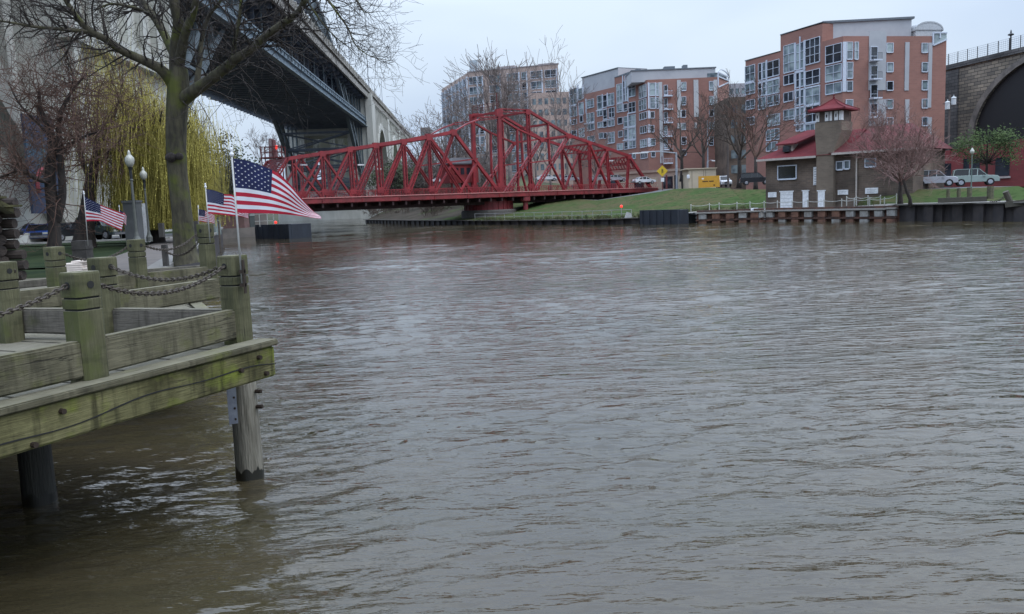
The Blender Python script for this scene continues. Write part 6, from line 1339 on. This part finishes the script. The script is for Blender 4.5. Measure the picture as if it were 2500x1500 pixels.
# street lamps right side
def street_pole(label, px, yt, yb, Y, r=.12, arm=None, m=None):
    a = P(px, yt, Y); b = P(px, yb, Y); t = thing('street_light', label, 'street lamp', (a.x, Y, b.z)); mb = MB(); mb.tube([(a.x, Y, b.z), (a.x, Y, a.z)], [r, r*.6], 8)
    if arm: mb.tube([(a.x, Y, a.z-.15), (a.x+arm*.5, Y, a.z+.25), (a.x+arm, Y, a.z+.2)], r*.4, 5)
    obj('pole', mb, m or mat('pale_lamp_steel', (.35, .37, .4)), t)
    if arm: mb = MB(); mb.beam((a.x+arm*.8, Y, a.z+.15), (a.x+arm*1.25, Y, a.z+.08), .35, .18); obj('lamp_head', mb, WHITE, t)
    return t
street_pole('grey wooden utility pole with arm behind the yellow warning sign', 1651, 372, 462, 146, .26, -6)
street_pole('thin pale street light pole above the cream booth', 1727, 294, 412, 165, .15, None)
street_pole('tall dark utility pole right of the yellow sign board', 1777, 355, 470, 138, .2, None, mat('pole_brown', (.10, .08, .07)))
street_pole('short curved lamp with white head above the booth', 1726, 395, 425, 150, .08, 1.1)
for k, (x, l_) in enumerate(((1627, 'dark red barrier post right of the warning sign'), (1648, 'dark barrier post left of the cream booth'), (1665, 'dark barrier post nearest the cream booth'))): 
    a = P(x, 428, 146); b = P(x, 462, 146); mb = MB(); mb.box(a.x-.14, 145.9, b.z, a.x+.14, 146.1, a.z); tag(obj('barrier_post', mb, mat('dark_red_rail', (.12, .025, .025)) if k == 0 else BLACK), l_, 'post', 'posts at the bridge approach')

# ================================================================== CARS
def make_car(name, color, label, cat='car', suv=False, glassm=CARGL):
    t = thing(name, label, cat); Ln = 4.6; Wd = .88; Hh = 1.84 if suv else 1.42; r = .33 if not suv else .40
    mb = MB()
    if suv: prof = [(-2.3, .42), (-2.32, .95), (-2.22, 1.15), (1.15, 1.13), (2.0, 1.06), (2.26, .92), (2.3, .42)]
    else: prof = [(-2.28, .38), (-2.3, .82), (-2.1, .95), (-1.6, .97), (1.0, .93), (1.95, .80), (2.25, .62), (2.28, .36)]
    n = len(prof)
    for yy, ins in ((-Wd, 0), (Wd, 0)): pass
    rings = []
    for (f, yy) in ((.94, -Wd), (1, -Wd*.93), (1, Wd*.93), (.94, Wd)):
        rings.append([Vector((x*(.985 if f < 1 else 1), yy, .66+(z-.66)*f)) for x, z in prof])
    for a, b in zip(rings, rings[1:]):
        for i in range(n): j = (i+1) % n; mb.quad(a[i], a[j], b[j], b[i])
    mb.poly(rings[0]); mb.poly(rings[-1][::-1])
    # roof
    if suv: cab = [(-2.2, 1.13), (-2.05, 1.76), (-1.8, 1.84), (.15, 1.84), (.4, 1.78), (1.1, 1.12)]
    else: cab = [(-1.75, .95), (-1.05, 1.36), (-.7, 1.42), (.1, 1.42), (.35, 1.38), (1.15, .92)]
    mr_ = MB(); k = len(cab); R1 = []
    for yy in (-1, 1): R1.append([Vector((x, yy*(Wd*(.94-.22*(z-cab[0][1])/(Hh-cab[0][1]))), z)) for x, z in cab])
    for i in range(1, k-2): mr_.quad(R1[0][i], R1[0][i+1], R1[1][i+1], R1[1][i])
    for q in R1:
        up_ = 1
        for i in (0, k-2): mr_.beam(q[i], q[i+1], .07, .07)
        for x0 in (-.65, .15): 
            zt_ = cab[2][1]; mr_.beam(Vector((x0, q[0].y, cab[0][1])), Vector((x0+.05, q[2].y, zt_-.03)), .07, .05)
        for i in range(1, k-2): mr_.beam(q[i], q[i+1], .09, .06)
    b_ = obj('body', mb, color, t); obj('roof', mr_, color, t)
    mg = MB(); sc_ = .985
    for q in R1: mg.poly([Vector((v.x*sc_, v.y*sc_, v.z-.02)) for v in q])
    obj('side_window', mg, glassm, t)
    mg = MB(); mg.quad(R1[0][0], R1[0][1], R1[1][1], R1[1][0]); obj('rear_window', mg, glassm, t)
    mg = MB(); mg.quad(R1[0][-1], R1[0][-2], R1[1][-2], R1[1][-1]); obj('windscreen', mg, glassm, t)
    for x in (-1.4, 1.42):
        for yy in (-1, 1):
            mw = MB(); mw.tube([(x, yy*(Wd-.2), r), (x, yy*(Wd+.015), r)], r, 18); wh = obj('wheel', mw, RUBBER, t); mw = MB(); mw.tube([(x, yy*(Wd+.01), r), (x, yy*(Wd+.03), r)], r*.6, 12); obj('rim', mw, CHROME, wh)
    for yy in (-.62, .62):
        mw = MB(); mw.beam((2.27, yy-.2, .72), (2.27, yy+.2, .72), .06, .14); obj('headlight', mw, LAMPW, t)
        mw = MB(); mw.beam((-2.31, yy-.14, .85), (-2.31, yy+.14, .85), .06, .16); obj('tail_light', mw, mat('tail_light_red', (.35, .02, .02), rough=.3), t)
    for x_ in (2.26, -2.38): mw = MB(); mw.box(x_, -.8, .41, x_+.1, .8, .57); obj('bumper', mw, mat('bumper_grey', (.12, .12, .125), rough=.5), t)
    mw = MB(); mw.box(2.25, -.4, .6, 2.33, .4, .8); obj('grille', mw, BLACK, t)
    for yy in (-1, 1): mw = MB(); mw.box(.75, yy*.98-.09, .98, .9, yy*.98+.09, 1.12); obj('mirror', mw, color, t)
    return t
def paint(name, c): return mat(name, c, tuple(x*.95 for x in c), rough=.3)
silver = paint('silver_car_paint', (.38, .38, .40)); wht = paint('white_car_paint', (.62, .63, .64)); blue = paint('blue_car_paint', (.012, .045, .2)); black = paint('black_car_paint', (.015, .016, .018)); green = paint('dark_green_car_paint', (.035, .05, .05)); mint = paint('pale_green_car_paint', (.27, .33, .30))
def place(t, px, py, z, rot, sc=1): g = G(px, py, z) if z is not None else None; t.location = g; t.rotation_euler = (0, 0, rot); t.scale = (sc,)*3
def placeY(t, px, py, Y, rot, sc=1): q = P(px, py, Y); t.location = q; t.rotation_euler = (0, 0, rot); t.scale = (sc,)*3
# right-side cars by the red building
c = make_car('parked_suv', silver, 'silver grey SUV parked nose right behind the budding trees', 'car', True); placeY(c, 2281, 457, 94, -.42, 1.0)
c = make_car('parked_suv', mint, 'pale green SUV parked behind the small lamp at the far right', 'car', True); placeY(c, 2379, 454, 95, -.38, 1.02)
# bridge deck / street cars (white ones seen through truss)
cw = make_car('parked_car', wht, 'white car seen through the left arm of the red bridge', 'car'); placeY(cw, 1078, 447, 205, .1); cw['group'] = 'cars behind the red bridge'
n_ = dup(cw, 'white car seen through the truss right of the pivot tower', P(1335, 443, 178), .15); n_['group'] = 'cars behind the red bridge'
c2 = make_car('parked_car', silver, 'silver car parked behind the sloping right truss', 'car'); placeY(c2, 1392, 445, 178, .1); c2['group'] = 'cars behind the red bridge'
lst = [(1465, 445, 172, 'silver car below the yellow sign seen inside the truss'), (1503, 445, 170, 'silver car near the right end of the red bridge')]
for x, y, Y, l_ in lst: n_ = dup(c2, l_, P(x, y, Y), .2)
n_ = dup(cw, 'white car just right of the end post of the red bridge', P(1572, 450, 168), .35)
c3 = make_car('parked_suv', black, 'dark SUV parked under the bare tree left of the brick house', 'car', True); placeY(c3, 1845, 452, 128, -.2)
c4 = make_car('parked_truck', wht, 'white van with dark windscreen right of the yellow sign board', 'van', True); placeY(c4, 1766, 457, 150, -1.57, 1.05)
# left cars
def lc(px, py, col, name, label, rot, suv=False, Y=66): c = make_car(name, col, label, 'car', suv); placeY(c, px, py, Y, rot)
lc(98, 592, blue, 'parked_car', 'bright blue car parked left of the small bare tree', -1.15, Y=66)
lc(60, 590, black, 'parked_car', 'dark car half hidden behind the log cabin corner', -1.2, Y=68)
lc(172, 588, black, 'parked_car', 'black car with chrome strip between the two dark trunks', -2.0, Y=67)
lc(252, 586, green, 'parked_suv', 'dark green SUV parked behind the left flag', -.45, True, Y=67)
lc(310, 582, black, 'parked_car', 'black car beyond the concrete kiosk', -1.6, Y=70)

# ================================================================== LEFT BANK OBJECTS
def park_lamp(px, ytop, ybase, Y, label):
    b = P(px+ (ybase-ytop)*.09, ybase, Y); a = P(px, ytop, Y); Hh = a.z-b.z; t = thing('park_lamp', label, 'street lamp', b, 'globe lamps along the riverside path'); o = Vector((b.x, b.y, b.z))
    mb = MB(); mb.lathe(o, [(.17, 0), (.17, .25), (.10, .4), (.065, .6), (.05, Hh-1.3), (.075, Hh-1.25), (.055, Hh-1.2), (.05, Hh-.75)], 10); obj('pole', mb, mat('grey_green_lamp_pole', (.10, .105, .09), rough=.5), t)
    mb = MB(); mb.lathe(o, [(.06, Hh-1.2), (.065, Hh-.85), (.10, Hh-.72), (.06, Hh-.70)], 10); obj('collar', mb, BLACK, t)
    mb = MB(); mb.lathe(o+Vector((0, 0, Hh-.70)), [(.09, 0), (.17, .12), (.20, .26), (.18, .38), (.10, .48), (.06, .52), (.07, .58), (.02, .70)], 14); obj('globe', mb, LAMPW, t, smooth=True)
park_lamp(315, 367, 600, 36, 'nearest park lamp with pale acorn globe')
park_lamp(349, 408, 590, 47, 'second park lamp, smaller, right of the nearest one')
park_lamp(97, 240, 560, 60, 'lamp with tiny lit top among the reddish twigs at left')
for px, yt, Y, l_ in ((366, 455, 62, 'third dark lamp post before the willow'), (374, 470, 72, 'fourth dark lamp post before the willow')): street_pole(l_, px, yt, 585, Y, .09, None, BLACK)
pl_ = P(2368, 365, 86); b = P(2371, 462, 86); t = thing('park_lamp', 'park lamp with white globe before the green tree on the right bank', 'street lamp', b); Hh = pl_.z-b.z
mb = MB(); mb.lathe(b, [(.14, 0), (.06, .4), (.045, Hh-.5)], 8); obj('pole', mb, mat('green_grey_pole', (.12, .17, .15)), t); mb = MB(); mb.lathe(b+Vector((0, 0, Hh-.5)), [(.08, 0), (.2, .15), (.22, .3), (.12, .5), (.03, .65)], 12); obj('globe', mb, LAMPW, t)
# concrete kiosk + blue panel
b = P(332, 592, 46); zt = P(332, 495, 46).z; mb = MB(); mb.box(b.x-.36, 45.6, 1.7, b.x+.36, 46.3, zt); mb.box(b.x-.40, 45.55, zt, b.x+.40, 46.35, zt+.12); tag(obj('concrete_kiosk', mb, mat('grey_kiosk_concrete', (.085, .088, .088), (.06, .064, .064), scale=1)), 'grey concrete pillar kiosk beneath the lamp posts', 'kiosk')
b = P(350, 590, 47.5); zt = P(350, 497, 47.5).z; t = thing('information_panel', 'white information panel with dark blue edge beside the kiosk', 'sign', (b.x, 47.5, 1.7)); mb = MB(); mb.box(b.x-.1, 47.5, 2.0, b.x+.36, 47.6, zt); obj('panel', mb, WHITE, t); mb = MB(); mb.box(b.x-.28, 47.48, 1.7, b.x-.1, 47.62, zt+.05); obj('frame', mb, mat('sign_navy', (.015, .025, .07)), t)
# utility box, brick kiosk and low buildings at the left shore
b = P(508, 595, 70); t = thing('utility_cabinet', 'grey green metal utility cabinet behind the second flag', 'cabinet', (b.x, 70, 1.7)); zt = P(508, 535, 70).z; mb = MB(); mb.box(b.x-.9, 69.5, 1.7, b.x+.9, 70.8, zt); obj('body', mb, mat('grey_green_cabinet', (.19, .225, .21), (.15, .18, .17)), t); mb = MB(); mb.box(b.x-1.0, 69.4, zt, b.x+1.0, 70.9, zt+.12); obj('lid', mb, mat('dark_lid', (.05, .06, .06)), t)
b = P(575, 570, 104); t = thing('brick_hut', 'low brick hut on the left shore behind the flags', 'hut', (b.x, 104, 1.7)); zt = P(575, 522, 104).z; mb = MB(); mb.box(b.x-2.2, 104, 1.6, b.x+1.2, 108, zt); obj('wall', mb, mat('dull_hut_brick', (.16, .09, .08), (.12, .07, .06), scale=1), t, uv=False); mb = MB(); mb.box(b.x-2.9, 103.9, 1.6, b.x-2.2, 106, zt-.1); obj('pillar', mb, mat('tan_pillar', (.34, .28, .23)), t); mb = MB(); mb.box(b.x-3, 103.7, zt, b.x+1.4, 108.2, zt+.2); obj('roof', mb, ROOFD, t)
b = P(597, 568, 106); t = thing('metal_shed', 'small dark metal shed with pale upper half beside the brick hut', 'shed', (b.x, 106, 1.7)); mb = MB(); mb.box(b.x-.8, 106, 1.6, b.x+.8, 108, 3.0); obj('wall', mb, mat('dark_shed_green', (.05, .06, .055)), t); mb = MB(); mb.box(b.x-.85, 105.9, 3.0, b.x+.85, 108, 4.1); obj('roof', mb, mat('pale_shed_top', (.24, .26, .24)), t)
t = thing('gate_frame', 'small pale pipe gate beside the river fender box', 'gate', P(640, 575, 108)); q = P(620, 560, 108); mb = MB()
for x in (0, .8, 1.8, 2.6): mb.beam((q.x+x, 108, 1.6), (q.x+x, 108, 3.2), .08, .08)
for z in (2.3, 3.2): mb.beam((q.x, 108, z), (q.x+2.6, 108, z), .07, .07)
obj('frame', mb, PALE, t)
# rusty stake by flag 2
a = P(533, 540, 17); b = P(533, 625, 17); mb = MB(); mb.tube([(a.x, 17, 1.0), (a.x, 17, a.z)], .02, 6); tag(obj('iron_stake', mb, RUST), 'thin rusty iron stake right of the tall flag post', 'stake')
# log cabin
t = thing('log_cabin', 'corner of a dark log cabin with mossy shingle roof at the left edge', 'cabin', P(10, 640, 22)); mb = MB(); cr2 = P(34, 560, 22)
for k in range(9):
    z = 1.75+k*.27; ex = rng.uniform(.0, .22); mb.tube([(cr2.x-5, 22.2, z), (cr2.x+ex, 22.0, z)], [.15, .13], 9); mb.tube([(cr2.x-.2+.02, 21.7-rng.uniform(0, .2), z+.13), (cr2.x-4.2, 27, z+.13)], .14, 9)
obj('wall', mb, LOGM, t)
q1 = P(44, 506, 21.2); mb = MB(); e0 = Vector((q1.x, 21.0, q1.z)); e1 = Vector((q1.x-4.6, 26.5, q1.z)); rs = Vector((-3.2, -2.0, 2.6)); up_ = Vector((0, 0, .16))
mb.hexa([e0-up_, e1-up_, e1+rs-up_, e0+rs-up_, e0, e1, e1+rs, e0+rs])
for k in range(12): f = k/12; a_ = e0+rs*f+Vector((.02, -.05, .03)); mb.beam(a_, e1+rs*f+Vector((0, 0, .03)), .42, .05)
obj('roof', mb, THATCH, t)

# ================================================================== RIGHT: RED LOW BUILDING, STONE VIADUCT
ka = P(2262, 440, 113); kb = P(2560, 440, 104); p = Plane(ka, kb); t = thing('red_brick_hall', 'low dark red brick building behind the parked cars under the stone viaduct', 'building', (ka.x, ka.y, 3)); zt = p.hit(2480, 330)[1]; mb = MB(); prism(mb, p, 0, p.len, 2.8, zt-1.6, 14, ztr=zt-.2); obj('wall', mb, BRICKR, t, uv=True)
for r in ((2430, 385, 2465, 430), (2352, 388, 2366, 425), (2372, 388, 2392, 425), (2300, 400, 2322, 435)): u0, u1_, z0, z1 = wrect(p, None, r, idf); mw = MB(); prism(mw, p, u0, u1_, z0, z1, 0, off=.05); f_ = obj('window', mw, GD, t); mw = MB(); prism(mw, p, u0-.15, u1_+.15, z0-.3, z0-.05, 0, off=.2); obj('sill', mw, mat('pale_sill', (.36, .3, .28)), f_)
ka = P(2318, 165, 168); kb = P(2640, 110, 138); p = Plane(ka, kb); p = Plane(p.pt(-9, 0), kb); t = thing('stone_viaduct', 'old stone arch viaduct with dark archway at the right edge', 'viaduct', (ka.x, ka.y, 3))
zt = p.hit(2340, 165)[1]; zt2 = p.hit(2500, 128)[1]; zt = (zt+zt2)/2
ctr = p.hit(2590, 330); uc = ctr[0]; rad = uc-p.hit(2376, 330)[0]; zc = p.hit(2500, 330)[1]; apex = p.hit(2500, 168)
n = 24
pts = [(uc-rad*math.cos(math.pi*i/n), zc+(apex[1]+2.2-zc)*math.sin(math.pi*i/n)) for i in range(n+1)]
mb = MB(); pl0 = [(0, 2.5), (pts[0][0], 2.5)]+pts+[(pts[-1][0], 2.5), (p.len+30, 2.5), (p.len+30, zt), (0, zt)]
# build as vertical strips for robustness
def strip_q(u0, u1, zb0, zb1): mb.hexa([p.pt(u0, zb0, 0), p.pt(u1, zb1, 0), p.pt(u1, zb1, -14), p.pt(u0, zb0, -14), p.pt(u0, zt, 0), p.pt(u1, zt, 0), p.pt(u1, zt, -14), p.pt(u0, zt, -14)])
strip_q(0, pts[0][0], 2.5, 2.5)
for a, b in zip(pts, pts[1:]): strip_q(a[0], b[0], a[1], b[1])
strip_q(pts[-1][0], p.len+30, 2.5, 2.5); obj('wall', mb, STONE, t, uv=True)
mb = MB()
for a, b in zip(pts, pts[1:]):
    A = Vector((a[0]-uc, a[1]-zc)); B2 = Vector((b[0]-uc, b[1]-zc)); A1_ = A*1.07; B1_ = B2*1.07; m_f = 0
    mb.hexa([p.pt(uc+A.x, zc+A.y, 0), p.pt(uc+A1_.x, zc+A1_.y, 0), p.pt(uc+A1_.x, zc+A1_.y, .25), p.pt(uc+A.x, zc+A.y, .25), p.pt(uc+B2.x, zc+B2.y, 0), p.pt(uc+B1_.x, zc+B1_.y, 0), p.pt(uc+B1_.x, zc+B1_.y, .25), p.pt(uc+B2.x, zc+B2.y, .25)])
obj('arch_ring', mb, mat('arch_ring_stone', (.2, .175, .15), (.10, .09, .08), rough=.9, scale=.6), t)
mb = MB(); prism(mb, p, -.2, p.len+30, zt+.003, zt+.9, 14.2, off=.35); u = p.hit(2373, 200)[0]; 
prism(mb, p, 0, p.hit(2341, 200)[0], 2.6, zt-.3, 0, off=.12); prism(mb, p, u-4.3, u-3.7, 4, zt-1, 0, off=.15); obj('parapet', mb, STONED, t, uv=True)
mb = MB(); prism(mb, p, pts[0][0], pts[-1][0], 2.6, zt-1, .3, off=-13.2); obj('arch_shade_backdrop', mb, mat('tunnel_shadow_stone', (.012, .012, .014)), t)  # near-black sheet closing the arch, tunnel shade put into its colour
t = thing('viaduct_fence', 'thin wire fence with dark posts on top of the stone viaduct', 'fence', p.pt(2, zt+.9)); mb = MB()
for u in np.arange(.5, p.len+20, 2.6): mp2 = MB(); mp2.beam(p.pt(u, zt+.9, -.3), p.pt(u, zt+3.1, -.3), .10, .10, up=tuple(p.n)); obj('post', mp2, BLACK, t)
for z in np.arange(.4, 2.2, .35): mb.beam(p.pt(0, zt+.9+z, -.3), p.pt(p.len+20, zt+.9+z, -.3), .03, .03)
for u in np.arange(.5, p.len+20, .5): mb.beam(p.pt(u, zt+.9, -.3), p.pt(u, zt+2.9, -.3), .018, .018, up=tuple(p.n))
obj('wire_mesh', mb, mat('fence_wire', (.12, .13, .16)), t)
u = p.hit(2463, 130)[0]; b = p.pt(u, zt+.9, -.3); t = thing('viaduct_lamp', 'small dark lantern on top of the stone viaduct', 'street lamp', b); mb = MB(); mb.tube([b, b+Vector((0, 0, 2.6))], .13, 6); obj('pole', mb, BLACK, t); mb = MB(); mb.lathe(b+Vector((0, 0, 2.5)), [(.1, 0), (.5, .15), (.5, .3), (.15, .5), (.1, .9), (.02, 1.1)], 10); obj('lantern', mb, BLACK, t)
# white transformer cans on a pole
b = P(2316, 340, 128); t = thing('utility_pole', 'dark utility pole with white transformer cans before the viaduct', 'utility pole', (b.x, 128, 3)); zt_ = P(2316, 232, 128).z; mb = MB(); mb.tube([(b.x, 128, 3), (b.x, 128, zt_)], .16, 8); mb.beam((b.x-1, 128, zt_-1.3), (b.x+1.4, 128, zt_-1.2), .12, .12); obj('pole', mb, mat('pole_brown', (.10, .08, .07)), t)
for (x, y) in ((2313, 268), (2328, 257)): q = P(x, y, 127.6); mw = MB(); mw.lathe(q, [(.28, 0), (.34, .05), (.34, 1.0), (.4, 1.02), (.25, 1.2), (.06, 1.25), (.06, 1.5)], 12); obj('transformer', mw, mat('pale_transformer', (.5, .52, .52)), t)
# right quay bollards, timber steps
for k, (x, y0, y1, w_) in enumerate(((2315, 462, 482, .16), (2341, 460, 481, .18), (2367, 458, 482, .22), (2418, 455, 495, .28))):
    Y = 80 if k < 3 else 76; a = P(x, y0, Y); b = P(x, y1+6, Y); mb = MB(); mb.tube([(a.x, Y, 2.0), (a.x, Y, a.z)], w_, 9); mb.tube([(a.x, Y, a.z-.5), (a.x, Y, a.z-.42)], w_*1.06, 9)
    tag(obj('mooring_post', mb, mat('mossy_mooring_timber', (.11, .105, .06), (.06, .058, .035), rough=.9)), ['first short mooring post right of the silver SUV', 'second mooring post below the gap between the SUVs', 'third mooring post below the pale green SUV', 'thickest tallest mooring post on the right quay'][k], 'mooring post', 'timber mooring posts on the right quay')
mb = MB(); a = P(2290, 490, 78); b = P(2410, 486, 76); mb.beam(a, b, .5, .45); a = P(2455, 500, 74); b = P(2560, 488, 72); mb.beam(a, b, .6, .5); tag(obj('timber_kerb', mb, mat('dark_timber_kerb', (.07, .062, .045))), 'dark low timber kerb on top of the right quay wall', 'kerb')
a = P(2455, 468, 75); b = P(2468, 498, 75); mb = MB(); mb.tube([a, b], .26, 9); tag(obj('mooring_post', mb, mat('dark_timber_kerb', (.07, .062, .045))), 'leaning dark mooring post near the right edge', 'mooring post')
chain(P(2418, 492, 75.5), P(2453, 480, 75), .2, 'mooring chain between the thick post and the leaning post', .2, .035)
# bird
b = P(1171, 138, 120); mb = MB(); mb.poly([b, b+Vector((-.45, 0, .22)), b+Vector((-.1, .15, .05))]); mb.poly([b, b+Vector((.45, 0, .15)), b+Vector((.05, .15, .08))]); mb.tube([b+Vector((-.12, -.2, 0)), b+Vector((.05, 0, .02)), b+Vector((.22, .2, 0))], [.03, .08, .02], 6); tag(obj('bird', mb, BLACK), 'small dark bird flying above the far apartment block', 'bird')
